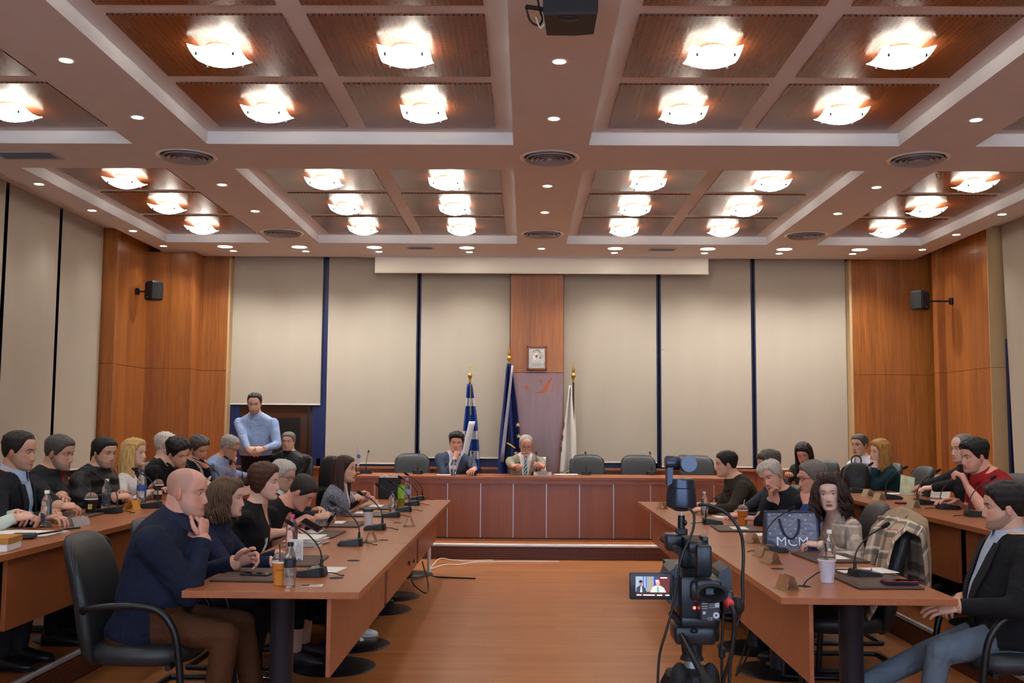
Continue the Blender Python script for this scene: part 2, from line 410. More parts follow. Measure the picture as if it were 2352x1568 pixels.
# side walls
for nm, s, X, XBL, YW in (('left',-1,XL,-5.27,12.47),('right',1,XR,5.7,12.1)):
    o = MB().box2((min(s*5.45,s*5.6)+(.36 if s>0 else 0),-3.2,0),(max(s*5.45,s*5.6)+(.5 if s>0 else 0),14.3,4.0)).build('wall_'+nm, M_gap); struct(o, 'long %s side wall with roller blinds and a wood clad corner' % nm)
    lo, hi = (X-.35,YW,PL),(X,13.9,SO+.1)
    if s > 0: lo, hi = (X,YW,PL),(X+.3,13.45,SO+.1)
    wpanel(lo, hi, o)
    wpanel((min(X-s*.0,X+s*.3),YW-.012,PL),(max(X,X+s*.3),YW,SO+.1), o, 'return_panel', M_beige if s > 0 else None)
    MB().box2((min(X,X+s*.3),-3,PL),(max(X,X+s*.3),YW-.02,0.9)).build('dado_panel', M_wallw, o)
    k = 0; y = YW-.03
    ws = D.objects.new
    while y > 1.5:
        y0 = y-1.15
        fr = MB().box2((XBL+s*.03,y0-.04,.9),(XBL+s*.1,y0,SO+.1)); fr.box2((XBL+s*.03,y0,.9),(XBL+s*.1,y,1.0))
        if k == 0: fr.box2((XBL+s*.01,y-.06,.9),(XBL+s*.1,y,2.6))
        wnd = fr.build('window_%d' % wn, M_blue if s > 0 else M_blackm); struct(wnd, 'tall window bay %d in the side wall behind a roller blind' % wn); wn += 1
        MB().box2((XBL+s*.06,y0,.95),(XBL+s*.07,y,SO)).build('pane', M_glass, wnd)
        nth = ['nearest to the wood corner','second from the wood corner','third from the wood corner','fourth from the wood corner']
        if k < 4:
            b = thing('roller_blind', 'grey roller blind on the %s wall, %s' % (nm,nth[k]), 'blind', (XBL,(y+y0)/2,0), 0, 'roller blinds of the side walls')
            w_ = y-y0-.025; ph = R.uniform(0,6); tilt = .13 if (s > 0 and k == 0) else 0
            MB().sheet(lambda u,v: (0.004*math.sin(5*u+ph)*(1-v), (u-.5)*w_ - tilt*(1-v)*u, .98+(SO+.25-.98)*v), 12, 10).build('fabric', M_blind, b, smooth=180)
            MB().box((0,-tilt/2,.985),(0.014,w_-tilt,0.016), bev=.004).build('bottom_rail', M_rail, b)
        else:
            MB().box2((XBL-.003,y0+.01,.98),(XBL+.003,y-.01,SO+.2)).build('blind_sheet', M_blind, wnd)
        y = y0-.045; k += 1
o = MB().box2((-5.6,-3.2,0),(6.1,-3.0,4.0)).build('wall_entrance', M_rear); struct(o, 'plain painted wall at the entrance end')
M_addlight = emis('daylit_pane', (0.60,0.76,1.0), 8.0)          # unseen panes added to send cool light from behind the viewpoint
for i,x in enumerate((-3.4,-1.1,1.5,3.8)):
    fr = MB(); fr.box2((x-.92,-3.0,.95),(x-.85,-2.93,3.3)); fr.box2((x+.85,-3.0,.95),(x+.92,-2.93,3.3)); fr.box2((x-.92,-3.0,.95),(x+.92,-2.93,1.02)); fr.box2((x-.92,-3.0,3.23),(x+.92,-2.93,3.3)); fr.box2((x-.02,-3.0,.95),(x+.02,-2.94,3.3))
    wnd = struct(fr.build('window_%d' % wn, M_blue), 'window %d of the entrance wall behind the viewpoint' % wn); wn += 1
    MB().box2((x-.85,-2.99,1.02),(x+.85,-2.975,3.23)).build('pane', M_addlight, wnd)

# ------------------------------------------------------------ ceiling lamps, downlights, diffusers
M_shade = emis('lit_frosted_shade', (1.0,0.96,0.90), SHADE_E)
M_lampwhite = mat('lamp_white', '#f2efe8', 0.5)
HS = 0.165
def dish(u,v):
    x, y = (u-.5)*2, (v-.5)*2
    h = 0.08*(1-(1-x*x*.5)*(1-y*y*.5)/1.0)/0.75
    return (x*HS, y*HS, 3.835-PAN + h)
lamp0 = None; big_l = D.lights.new('bulb','POINT'); big_l.energy = BULB_W; big_l.color = WARM; big_l.shadow_soft_size = 0.05
sm = MB().sheet(dish, 6, 6); shm = sm.mesh('shade'); shm.materials.append(M_shade); shade(shm,180)
M_liner = emis('lit_shade_inside', (1.0,0.93,0.82), 4.0)
lnm = MB().sheet(lambda u,v: tuple(a+b for a,b in zip(dish(1-u,v),(0,0,.003))), 6, 6).mesh('shade_inside'); lnm.materials.append(M_liner); shade(lnm,180)
bsm = MB().lathe([(0.0,-.02),(0.085,-.02),(0.09,-.008),(0.09,0.0),(0,0)],20).mesh('base'); bsm.materials.append(M_lampwhite)
clm = MB().box((0,0,0),(0.014,0.014,0.02), bev=.003).mesh('clip'); clm.materials.append(M_black)
stm = MB().lathe([(0.006,-.1),(0.006,-.01)],8).mesh('stem'); stm.materials.append(M_alu)
def colname(x):
    return ['far left','left of centre, outer','left of centre, inner','right of centre, inner','right of centre, outer','far right'][min(range(6), key=lambda i: abs((cols[i][0]+cols[i][1])/2-x))]
def rowname(y):
    n = min(range(9), key=lambda i: abs((rows[i][0]+rows[i][1])/2-y))
    return ['','','','front bay, first row','front bay, middle row','front bay, last row','end bay, first row','end bay, middle row','end bay, last row'][n]
for cx,cy in centres:
    if cy < 4: lab = 'square glass lamp behind the viewpoint, %s column, %s row' % (colname(cx), ['first','second','third'][int((cy-.1)/1.2)])
    else: lab = 'lit square glass ceiling lamp, %s column, %s' % (colname(cx), rowname(cy))
    t = thing('ceiling_lamp', lab, 'lamp', (cx,cy,PAN), 0, 'square glass ceiling lamps')
    for nm, me in (('shade',shm),('shade_inside',lnm),('base',bsm),('stem',stm)):
        o = D.objects.new(nm, me); COL.objects.link(o); o.parent = t
    for sx in (-1,1):
        for sy in (-1,1):
            o = D.objects.new('clip', clm); COL.objects.link(o); o.parent = t; o.location = (sx*.118,sy*.118,3.835-PAN+.036)
    l = D.objects.new('bulb', big_l); COL.objects.link(l); l.parent = t; l.location = (0.05,-0.03,-0.034)
M_spot = emis('lit_spot_lens', (1,0.95,0.86), 30.0)
M_spotbig = emis('lit_downlight_lens', (1,0.93,0.80), 18.0)
sl = D.lights.new('spot_beam','SPOT'); sl.energy = SMALL_W; sl.color = WARM2; sl.spot_size = rad(115); sl.spot_blend = 0.9; sl.shadow_soft_size = 0.04
bl_ = D.lights.new('downlight_beam','SPOT'); bl_.energy = BIG_W; bl_.color = WARM2; bl_.spot_size = rad(140); bl_.spot_blend = 0.8; bl_.shadow_soft_size = 0.09
def downlight(x, y, big, lab):
    t = thing('downlight', lab, 'downlight', (x,y,SO), 0, 'large round downlights' if big else 'small recessed spotlights')
    r = 0.095 if big else 0.042
    MB().lathe([(r,-.001),(r+.014,-.004),(r+.018,0),(r,.004)],24,cap=False).build('trim_ring', M_lampwhite, t, smooth=60)
    MB().lathe([(0.0,-.0015),(r,-.0015),(r,.002),(0,.002)],24).build('lens', M_spotbig if big else M_spot, t)
    l = D.objects.new('beam', bl_ if big else sl); COL.objects.link(l); l.parent = t; l.location = (0,0,-.012)
def where(x): return {-4.77:'ceiling edge by the left wall',-2.97:'strip left of the centre bays',.21:'centre strip',3.4:'strip right of the centre bays',5.18:'ceiling edge by the right wall'}[x]
def dist(y): return {1.5:'behind the viewpoint',2.7:'beside the viewpoint',5.12:'above the top edge',6.32:'nearest in view',7.53:'last of the front bay',9.7:'first of the end bay',10.92:'middle of the end bay',12.09:'near the corner',13.13:'at the corner',13.19:'before the screen'}[y]
for x in (-4.77,-2.97,.21,3.4,5.18):
    ys = [1.5,2.7,5.12,6.32,7.53,9.7,10.92]
    if abs(x-.2) > 4: ys += [12.09,13.13]
    if x == .21: ys += [13.19]
    for y in ys: downlight(x, y, False, 'small round recessed spot, %s, %s' % (where(x), dist(y)))
ordn = ['first','second','third','fourth','fifth','sixth','seventh','eighth']
for i,x in enumerate((-3.96,-2.98,-1.99,-.77,1.18,2.39,3.39,4.37)):
    downlight(x, 13.15, True, 'large round downlight before the end wall, %s from the left' % ordn[i])
    downlight(x+.015, 13.48, False, 'small spot behind the %s large downlight from the left' % ordn[i])
M_grille = mat('grille_metal', '#a9a7aa', 0.45, metal=0.2)
M_void = mat('duct_void', '#15171c', 0.8); M_throat = mat('diffuser_throat','#343a46',.6)
def diffuser(x, y, lab):
    t = thing('air_diffuser', lab, 'vent', (x,y,SO), 0, 'round ceiling diffusers')
    MB().lathe([(0.25,0.0),(0.262,-.006),(0.235,-.014),(0.22,-.002)],36,cap=False).build('rim', M_lampwhite, t, smooth=50)
    MB().lathe([(0,-.0015),(.225,-.0015),(.225,.001),(0,.001)],36).build('throat', M_throat, t)
    for r in (0.19,0.14,0.095,0.055):
        MB().lathe([(r,-.004),(r+.022,-.03),(r+.026,-.028),(r+.006,-.002)],32,cap=False).build('ring_vane', M_grille, t, smooth=50)
    MB().lathe([(0,-.035),(.03,-.033),(.036,-.02),(.02,-.004),(0,-.004)],20).build('hub', M_grille, t, smooth=50)
for x,n in ((-2.96,'left'),(.205,'centre'),(3.39,'right')):
    diffuser(x,8.63,'round louvred air diffuser on the middle beam, %s one' % n)
    diffuser(x,12.13,'round louvred air diffuser close to the end wall, %s one' % n)
def rect_vent(x, y, a, b_, lab):
    t = thing('air_grille', lab, 'vent', (x,y,SO), 0, 'rectangular ceiling grilles')
    mb = MB(); mb.box((0,-b_/2,-.005),(a+.04,.025,.012)); mb.box((0,b_/2,-.005),(a+.04,.025,.012)); mb.box((-a/2,0,-.005),(.025,b_,.012)); mb.box((a/2,0,-.005),(.025,b_,.012)); mb.build('frame', M_grille, t)
    MB().box((0,0,-.001),(a,b_,.003)).build('throat', M_void, t)
    n = max(5,int(b_/.03))
    for i in range(n):
        MB().box((0,0,0),(a,.014,.003),T=TR((0,-b_/2+(i+.5)*b_/n,-.006),0,rad(35))).build('slat', M_grille, t)
rect_vent(-4.35,8.62,.5,.22,'rectangular slatted grille in the ceiling near the left wall')
rect_vent(-1.385,13.14,.32,.16,'small rectangular grille left of the projection screen')
rect_vent(1.80,13.18,.32,.16,'small rectangular grille right of the centre, by the screen')
# projection screen, rolled up
t = thing('projection_screen', 'wide cream projection screen rolled up under the ceiling', 'screen', (0.22,13.84,SO), 0)
MB().sheet(lambda u,v: ((u-.5)*4.6, 0.006*math.sin(u*17)*(1-v), -.225+.222*v), 40, 3).build('screen_fabric', M_screen, t, smooth=180)
MB().tube([(-2.3,0,-.225),(2.3,0,-.225)],.012,8).build('bottom_bar', M_screen, t, smooth=60)
MB().box2((-2.5,-.06,-.012),(2.5,.05,-.001)).build('slot_trim', M_ceil, t)
# ------------------------------------------------------------ tables
TZ = 0.74; RZ = PL+0.74
def table_section(label, x0, x1, y0, y1, z0, pan_x, pan_z, legs, group, pan_gap=.06):
    """long desk section along Y standing on z0"""
    t = thing('conference_table', label, 'table', ((x0+x1)/2,(y0+y1)/2,z0), 0, group)
    cx, cy = (x0+x1)/2, (y0+y1)/2; top = z0+.74
    MB().box2((x0-cx,y0-cy+.001,.74-.034),(x1-cx,y1-cy-.001,.74),bev=.003).build('table_top', M_table, t)
    MB().box2((pan_x-.011-cx,y0-cy+pan_gap,pan_z-z0),(pan_x+.011-cx,y1-cy-pan_gap,.70),bev=.002).build('modesty_panel', M_tableX, t)
    for ly in legs:
        l = MB().lathe([(.058,.012),(.058,.66),(.075,.675),(.075,.70)],24).build('leg', M_leg, t, loc=(0,ly-cy,0), smooth=50)
        MB().lathe([(.02,0),(.268,0),(.27,.004),(.26,.010),(.06,.022),(.02,.024)],40).build('base', M_blackm, l, smooth=40)
    return t
secs = [(4.862,6.868),(6.868,8.87),(8.87,10.867)]
nms = ['nearest section','middle section','far section']
for i,(a,b_) in enumerate(secs):
    lg = [(5.12,6.55),(7.2,8.55),(9.2,10.55)][i]
    table_section('%s of the front left row of brown laminate desks' % nms[i], -1.622,-0.776,a,b_,0,-0.93,.33,lg,'desks of the front rows')
    table_section('%s of the front right row of brown laminate desks' % nms[i], 1.205,2.03,a-.03,b_-.03,0,1.36,.33,lg,'desks of the front rows')
    table_section('%s of the raised rear left row of desks' % nms[i], -3.24,-2.43,a,b_,PL,-2.5,.53,lg,'desks of the rear rows')
    table_section('%s of the raised rear right row of desks' % nms[i], 2.84,3.64,a+.0,b_+.0,PL,2.93,.50,lg,'desks of the rear rows')
table_section('section of the rear left row of desks cut by the picture edge', -3.24,-2.43,2.86,4.862,PL,-2.5,.53,(3.2,4.5),'desks of the rear rows')
# head table on the platform
ht = thing('head_table', 'long head table with panelled wooden front on the platform', 'table', (0.2,12.7,PL), 0)
def hx(px): return atY(px,1150,12.36).x - .2
for nm,(a,b_),yf in (('table_top',(-2.24,hx(1024)),-.37),('table_top',(hx(1024),hx(1410)),-.405),('table_top',(hx(1410),2.42),-.37)):
    MB().box2((a+.001,yf,.705),(b_-.001,.42,.74),bev=.003).build(nm, M_tableX, ht)
    MB().box2((a+.001,yf+.012,.66),(b_-.001,yf+.03,.705)).build('top_apron', M_front, ht)
edges = [hx(p) for p in (775,860,943,1028,1104,1179,1255,1331,1409,1494,1580,1640)]
for a,b_ in zip(edges[:-1],edges[1:]):
    y0 = -.355 if hx(1020) < (a+b_)/2 < hx(1415) else -.335
    MB().box2((a+.006,y0,.012),(b_-.006,y0+.02,.70),bev=.002).build('front_panel', M_front, ht)
for a in edges:
    y0 = -.360 if hx(1020) < a < hx(1415) else -.340
    MB().box2((a-.005,y0,.012),(a+.005,y0+.02,.70)).build('joint_strip', M_alu, ht)
for a in (edges[0],edges[3],edges[8],edges[-1]):
    MB().box2((a-.015,-.33,0),(a+.015,.38,.705)).build('side_panel', M_front, ht)
MB().box2((edges[0],-.34,0),(edges[-1],-.325,.012)).build('plinth', M_black, ht)

# ------------------------------------------------------------ chairs
M_leather = mat('black_leather', '#26282a', 0.42, var=.08, scale=14, bump=.12, bscale=90, spec=.5)
M_leather2 = mat('olive_black_leather', '#2f312c', 0.45, var=.08, scale=14, bump=.12, bscale=90, spec=.5)
def make_chair(label, group, m=None):
    m = m or M_leather
    t = thing('armchair', label, 'chair', (0,0,0), 0, group)
    def sup(a,b_,n=20,e=.6): return [(a*math.copysign(abs(math.cos(q))**e,math.cos(q)), b_*math.copysign(abs(math.sin(q))**e,math.sin(q))) for q in (2*math.pi*j/n for j in range(n))]
    MB().loft([[(x,y+.02,z) for x,y in sup(a,b_)] for a,b_,z in ((.20,.20,.365),(.245,.245,.38),(.255,.255,.415),(.25,.25,.445),(.22,.22,.462),(.12,.12,.467))]).build('seat', m, t, smooth=60)
    rings = []
    for z,a,y,th in ((.36,.16,-.20,.02),(.40,.205,-.225,.04),(.52,.225,-.245,.05),(.66,.235,-.265,.052),(.78,.235,-.295,.05),(.88,.225,-.325,.045),(.94,.20,-.345,.038),(.972,.15,-.357,.024),(.98,.08,-.36,.01)):
        rings.append([(x, y+yy-.03*(1-(x/.235)**2)+.02, z) for x,yy in sup(a,th)])
    MB().loft(rings).build('backrest', m, t, smooth=60)
    pip = MB().tube(bez([(-.20,-.23,.42),(-.225,-.24,.6),(-.228,-.275,.8),(-.20,-.31,.93),(0,-.37,.975),(.20,-.31,.93),(.228,-.275,.8),(.225,-.24,.6),(.20,-.23,.42)],5),.006,6).build('piping', m, t, smooth=60)
    for s in (-1,1):
        MB().tube(bez([(s*.21,-.235,.62),(s*.272,-.20,.645),(s*.285,-.02,.665),(s*.285,.14,.65),(s*.285,.225,.56),(s*.28,.255,.42),(s*.272,.272,.2),(s*.265,.285,.02)],6),.017,10).build('arm', M_blackm, t, smooth=60)
        MB().tube(bez([(s*.265,.285,.02),(s*.265,.2,.014),(s*.262,-.1,.014),(s*.255,-.26,.014)],5),.016,10).build('runner', M_blackm, t, smooth=60)
    MB().tube([(-.255,-.26,.014),(.255,-.26,.014)],.016,10).build('crossbar', M_blackm, t, smooth=60)
    MB().tube([(-.27,.2,.375),(.27,.2,.375)],.014,8).build('seat_bar', M_blackm, t, smooth=60)
    return t
# ------------------------------------------------------------ people
def smooth01(x): x = np.clip(x,0,1); return x*x*(3-2*x)
def head_grid(female=False, wid=1.0, jaw=1.0, nose=1.0, NS=60, fat=0.0):
    """head surface as a (rings, segments, 3) grid in metres; +Y is forward, origin near the ears at eye level"""
    P = np.array([ # z, front, back, half width (cm)
      (-11.9, 6.3, 3.6, 1.2),(-11.4,8.0,1.2,2.9),(-10.4,8.9,-1.0,4.3),(-9.0,8.9,-3.2,5.3),(-7.6,8.8,-5.0,5.9),(-6.0,8.7,-6.4,6.4),(-4.0,8.7,-7.6,6.8),(-2.0,8.6,-8.6,7.1),
      (0.0,8.5,-9.4,7.35),(2.0,9.15,-9.9,7.55),(4.0,9.3,-10.2,7.65),(6.0,8.9,-10.1,7.55),(7.8,7.9,-9.5,7.1),(9.4,6.1,-8.2,6.15),(10.6,3.9,-6.4,4.8),(11.4,1.6,-4.4,3.1),(11.8,-0.9,-1.9,0.6)])
    t = np.linspace(0,1,len(P)); zz = np.linspace(0,1,46)
    def cr(col):
        y = P[:,col]; h = t[1]-t[0]; out = []
        for q in zz:
            i = min(int(q/h), len(y)-2); u = (q-t[i])/h
            a,b,c,d = y[max(i-1,0)],y[i],y[i+1],y[min(i+2,len(y)-1)]
            out.append(.5*(2*b+(c-a)*u+(2*a-5*b+4*c-d)*u*u+(3*b-a-3*c+d)*u**3))
        return np.array(out)
    Z, YFr, YBk, Wd = cr(0), cr(1), cr(2), cr(3)
    Wd = Wd*wid; low = np.clip((-Z-3)/8,0,1)
    Wd = Wd*(1+(jaw-1)*low) + fat*low*1.2
    if female: Wd = Wd*(1-.07*low); YFr = YFr - .25*np.clip((-Z-8)/3,0,1)
    s = np.linspace(-1,1,NS,endpoint=False)
    th = np.pi*(0.42*s + 0.58*np.sign(s)*np.abs(s)**2.0)     # dense at the front
    G = np.zeros((len(Z),NS,3))
    n = 2.25
    for i in range(len(Z)):
        c, sn = np.cos(th), np.sin(th)
        yc, hd = (YFr[i]+YBk[i])/2, (YFr[i]-YBk[i])/2
        G[i,:,0] = Wd[i]*np.sign(sn)*np.abs(sn)**(2/n)
        G[i,:,1] = yc + hd*np.sign(c)*np.abs(c)**(2/n)
        G[i,:,2] = Z[i]
    X,Y,Zz = G[...,0],G[...,1],G[...,2]; front = (np.abs(np.broadcast_to(th,X.shape)) < 1.5)
    def bump(cx,cz,sx,sz,amt,both=True):
        d = np.exp(-((np.abs(X) if both else X)-cx)**2/(2*sx*sx) - (Zz-cz)**2/(2*sz*sz))*amt
        G[...,1] += np.where(front, d, 0)
    # nose
    nz = [-6.2,-5.6,-5.0,-4.3,-3.4,-2.0,-.4,1.2,2.6]; na = [0,.55,1.75,2.35,2.05,1.55,1.0,.45,0]; ns = [.9,1.25,1.3,1.1,.95,.8,.7,.75,.9]
    A = np.interp(Zz,nz,na)*nose*(.86 if female else 1.0); S_ = np.interp(Zz,nz,ns)
    G[...,1] += np.where(front, A*np.exp(-(X/S_)**2), 0)
    bump(1.35,-5.0,.5,.5,.45*nose)                                  # nostrils
    bump(3.1,0.15,1.35,.85,-1.0)                                    # eye sockets
    bump(3.0,2.1,1.9,.55,.35 if not female else .12)                # brow ridge
    bump(0,2.2,1.2,.7,.15)
    bump(4.6,-2.6,1.5,1.3,.4)                                       # cheeks
    bump(0,-7.05,1.9,.42,.42); bump(0,-8.35,1.6,.5,.45); bump(0,-7.68,2.3,.2,-.42)
    bump(0,-9.3,1.8,.45,-.28); bump(0,-10.6,1.6,.8,.55)
    bump(2.9,-6.6,.6,1.2,-.2)
    G[...,0] *= 1; return G/100.0, th
def hairline(kind):
    deg = [0,20,38,52,66,80,95,112,135,180]
    return deg, {
     'full':   [6.6,6.6,6.0,4.2,1.0,-1.6,1.0,-1.6,-4.2,-6.2],
     'low':    [5.6,5.6,5.2,3.8,1.0,-1.8,0.5,-2.0,-4.8,-7.2],
     'receding':[8.4,8.6,8.2,6.2,2.4,-1.4,1.0,-1.6,-4.2,-6.2],
     'thin':   [10.0,9.9,9.0,6.6,2.4,-1.4,1.0,-1.6,-4.2,-6.2],
     'ring':   [16,15,12.5,7.5,3.0,-1.2,1.0,-1.6,-4.2,-6.2],
     'woman':  [7.4,7.0,5.8,3.4,0.2,-3.0,-5.5,-7.5,-9.0,-9.6]}[kind]
def vnoise(P, seed=0.0, f=1.0):
    x = P*f + seed
    return (np.sin(x[...,0]*1.7+np.sin(x[...,1]*2.3))+np.sin(x[...,1]*1.9+np.sin(x[...,2]*1.3))+np.sin(x[...,2]*2.1+np.sin(x[...,0]*1.1)))/3
SKINS = {'fair':'#d8b09c','light':'#cfa58d','tan':'#c4987e','ruddy':'#cf9a86','pale':'#deb9a8'}
def skin_mat(k):
    nm = 'skin_'+k
    if nm in MATS: return MATS[nm]
    m, nt, b = nmat(nm)
    a = N(nt,'ShaderNodeAttribute', attribute_name='col'); nt.links.new(a.outputs['Color'], b.inputs['Base Color'])
    b.inputs['Roughness'].default_value = 0.46; b.inputs['Specular IOR Level'].default_value = 0.45
    b.inputs['Subsurface Weight'].default_value = 0.0
    no = N(nt,'ShaderNodeTexNoise'); no.inputs['Scale'].default_value = 180; bp = N(nt,'ShaderNodeBump'); bp.inputs['Strength'].default_value = .08; bp.inputs['Distance'].default_value = .002
    nt.links.new(no.outputs['Fac'], bp.inputs['Height']); nt.links.new(bp.outputs['Normal'], b.inputs['Normal'])
    return m
def hair_mat(col, var=.35):
    nm = 'hair_'+col.strip('#')
    if nm in MATS: return MATS[nm]
    m = mat(nm, col, 0.42, var=var, scale=40, bump=0.5, bscale=120, stretch=(2.5,2.5,.35), spec=.4)
    return m
def cloth_mat(name, top, low, shirt, skin, pat=None, rough=.85, tie=None):
    """one material for the dressed body; regions follow the cut of the clothes stored on the mesh"""
    m, nt, b = nmat(name)
    tc = N(nt,'ShaderNodeTexCoord')
    def colour(c, sc=9, v=.08):
        no = N(nt,'ShaderNodeTexNoise'); no.inputs['Scale'].default_value = sc; no.inputs['Detail'].default_value = 3
        nt.links.new(tc.outputs['Object'], no.inputs['Vector'])
        r = N(nt,'ShaderNodeValToRGB'); l = lin(c)
        r.color_ramp.elements[0].position = .35; r.color_ramp.elements[1].position = .65
        r.color_ramp.elements[0].color = (*[x*(1-v) for x in l],1); r.color_ramp.elements[1].color = (*[x*(1+v) for x in l],1)
        nt.links.new(no.outputs['Fac'], r.inputs['Fac']); return r.outputs['Color']
    def mixc(fac, a, c):
        mx = N(nt,'ShaderNodeMixRGB'); nt.links.new(fac, mx.inputs['Fac']); nt.links.new(a, mx.inputs['Color1']); nt.links.new(c, mx.inputs['Color2']); return mx.outputs[0]
    def rgb(c):
        n = N(nt,'ShaderNodeRGB'); n.outputs[0].default_value = (*lin(c),1); return n.outputs[0]
    def gt(sock, v=0.0):
        g = N(nt,'ShaderNodeMath', operation='GREATER_THAN'); g.inputs[1].default_value = v; nt.links.new(sock, g.inputs[0]); return g.outputs[0]
    def attr(n): return N(nt,'ShaderNodeAttribute', attribute_name=n).outputs['Fac']
    c = colour(top)
    if pat:
        kind = pat[0]
        if kind == 'plaid':
            se = N(nt,'ShaderNodeSeparateXYZ'); nt.links.new(tc.outputs['Object'], se.inputs[0])
            for ax,sp,wd,cc in pat[1]:
                q = N(nt,'ShaderNodeMath', operation='DIVIDE'); q.inputs[1].default_value = sp; nt.links.new(se.outputs[ax], q.inputs[0])
                fr = N(nt,'ShaderNodeMath', operation='FRACT'); nt.links.new(q.outputs[0], fr.inputs[0])
                lt = N(nt,'ShaderNodeMath', operation='LESS_THAN'); lt.inputs[1].default_value = wd; nt.links.new(fr.outputs[0], lt.inputs[0])
                ml = N(nt,'ShaderNodeMath', operation='MULTIPLY'); ml.inputs[1].default_value = .55; nt.links.new(lt.outputs[0], ml.inputs[0])
                c = mixc(ml.outputs[0], c, rgb(cc))
        elif kind == 'dots':
            vo = N(nt,'ShaderNodeTexVoronoi'); vo.inputs['Scale'].default_value = pat[1]; vo.inputs['Randomness'].default_value = .15; nt.links.new(tc.outputs['Object'], vo.inputs['Vector'])
            c = mixc(gt(vo.outputs['Distance'], pat[3]), c, rgb(pat[2]))
        elif kind == 'camo':
            for k,(cc,sc,th_) in enumerate(pat[1]):
                no = N(nt,'ShaderNodeTexNoise'); no.inputs['Scale'].default_value = sc; no.noise_dimensions = '4D'; no.inputs['W'].default_value = k*3.1; nt.links.new(tc.outputs['Object'], no.inputs['Vector'])
                c = mixc(gt(no.outputs['Fac'], th_), c, rgb(cc))
    c = mixc(gt(attr('r_low')), c, colour(low))
    c = mixc(gt(attr('r_shirt')), c, colour(shirt, 12, .05))
    if tie:
        wv = N(nt,'ShaderNodeTexWave'); wv.inputs['Scale'].default_value = 11; mp = N(nt,'ShaderNodeMapping'); mp.inputs['Rotation'].default_value = (.5,.6,.2)
        nt.links.new(tc.outputs['Object'], mp.inputs['Vector']); nt.links.new(mp.outputs[0], wv.inputs['Vector'])
        tcol = mixc(gt(wv.outputs['Fac'], .55), rgb(tie[0]), rgb(tie[1]))
        c = mixc(gt(attr('r_tie')), c, tcol)
    c = mixc(gt(attr('r_skin')), c, rgb(SKINS[skin]))
    nt.links.new(c, b.inputs['Base Color']); b.inputs['Roughness'].default_value = rough; b.inputs['Specular IOR Level'].default_value = .3
    no = N(nt,'ShaderNodeTexNoise'); no.inputs['Scale'].default_value = 9; no.inputs['Detail'].default_value = 2.0; no.inputs['Distortion'].default_value = .9
    nt.links.new(tc.outputs['Object'], no.inputs['Vector'])
    iv = N(nt,'ShaderNodeMath', operation='SUBTRACT'); iv.inputs[0].default_value = .95; nt.links.new(gt(attr('r_skin')), iv.inputs[1])
    bp = N(nt,'ShaderNodeBump'); bp.inputs['Distance'].default_value = .02; nt.links.new(iv.outputs[0], bp.inputs['Strength'])
    hh = no.outputs['Fac']
    if pat and pat[0] == 'puffer':
        wv = N(nt,'ShaderNodeTexWave', bands_direction='Z'); wv.inputs['Scale'].default_value = 3.2; wv.inputs['Distortion'].default_value = 1.2; wv.inputs['Detail'].default_value = 0
        nt.links.new(tc.outputs['Object'], wv.inputs['Vector'])
        ad = N(nt,'ShaderNodeMath', operation='ADD'); nt.links.new(hh, ad.inputs[0]); nt.links.new(wv.outputs['Fac'], ad.inputs[1]); hh = ad.outputs[0]
    nt.links.new(hh, bp.inputs['Height']); nt.links.new(bp.outputs['Normal'], b.inputs['Normal'])
    return m

def hand_mesh(mb, T, side, curl=.5, thumb=.3, spread=.12, scale=1.0, cm=1):
    """hand: wrist at the origin of T, fingers along +Y, palm towards -Z; side +1 right, -1 left"""
    S = Mx.Diagonal((scale*side, scale, scale, 1)); A = T @ S
    def ring(y,w_,t_,z,n=12):
        return [(w_*math.copysign(abs(math.cos(q))**.75,math.cos(q)), y, z+t_*math.sin(q)) for q in (2*math.pi*j/n for j in range(n))]
    mb.loft([ring(-.02,.025,.019,0),ring(.0,.027,.018,0),ring(.03,.036,.017,-.001),ring(.06,.041,.015,-.002),ring(.085,.041,.012,-.002),ring(.097,.036,.008,-.003)], cm, A)
    L = [(-.031,.086,.040,.026,.022,.0092),(-.0105,.092,.045,.029,.024,.0096),(.0105,.090,.041,.027,.023,.0092),(.029,.080,.032,.021,.019,.0082)]
    for k,(x,y,a,b_,c,r) in enumerate(L):
        cu = curl[k] if hasattr(curl,'__len__') else curl
        ang = 0; p = Vector((x,y-.012,-.002)); pts = [p.copy()]; sp = spread*(x/.03)
        d0 = Vector((math.sin(sp),math.cos(sp),0))
        for ln, f in ((a+.012,.75),(b_,1.15),(c,.8)):
            ang += cu*f*1.35
            d = d0*math.cos(ang) + Vector((0,0,-1))*math.sin(ang)
            p = p + d*ln*.5; pts.append(p.copy()); p = p + d*ln*.5; pts.append(p.copy())
        e = pts[-1] + (pts[-1]-pts[-2]).normalized()*r*.6
        pts.append(e); rr = [r*1.08,r*1.05,r*1.08,r*.98,r*1.0,r*.92,r*.82,r*.35]
        mb.tube(pts, rr, 8, cm, A, up=(1,0,0))
    p0 = Vector((-.022,.018,-.006)); d1 = Vector((-.62,.72,-.25-.3*thumb)).normalized(); d2 = (d1+Vector((.35*thumb+.2,.45,-.25*thumb))).normalized(); d3 = (d2+Vector((.5*thumb+.1,.4,-.2*thumb))).normalized()
    pts = [p0, p0+d1*.022, p0+d1*.046, p0+d1*.046+d2*.018, p0+d1*.046+d2*.034, p0+d1*.046+d2*.034+d3*.014, p0+d1*.046+d2*.034+d3*.026, p0+d1*.046+d2*.034+d3*.033]
    mb.tube(pts, [.014,.0145,.0125,.0115,.0118,.0108,.009,.004], 8, cm, A, up=(0,0,1))

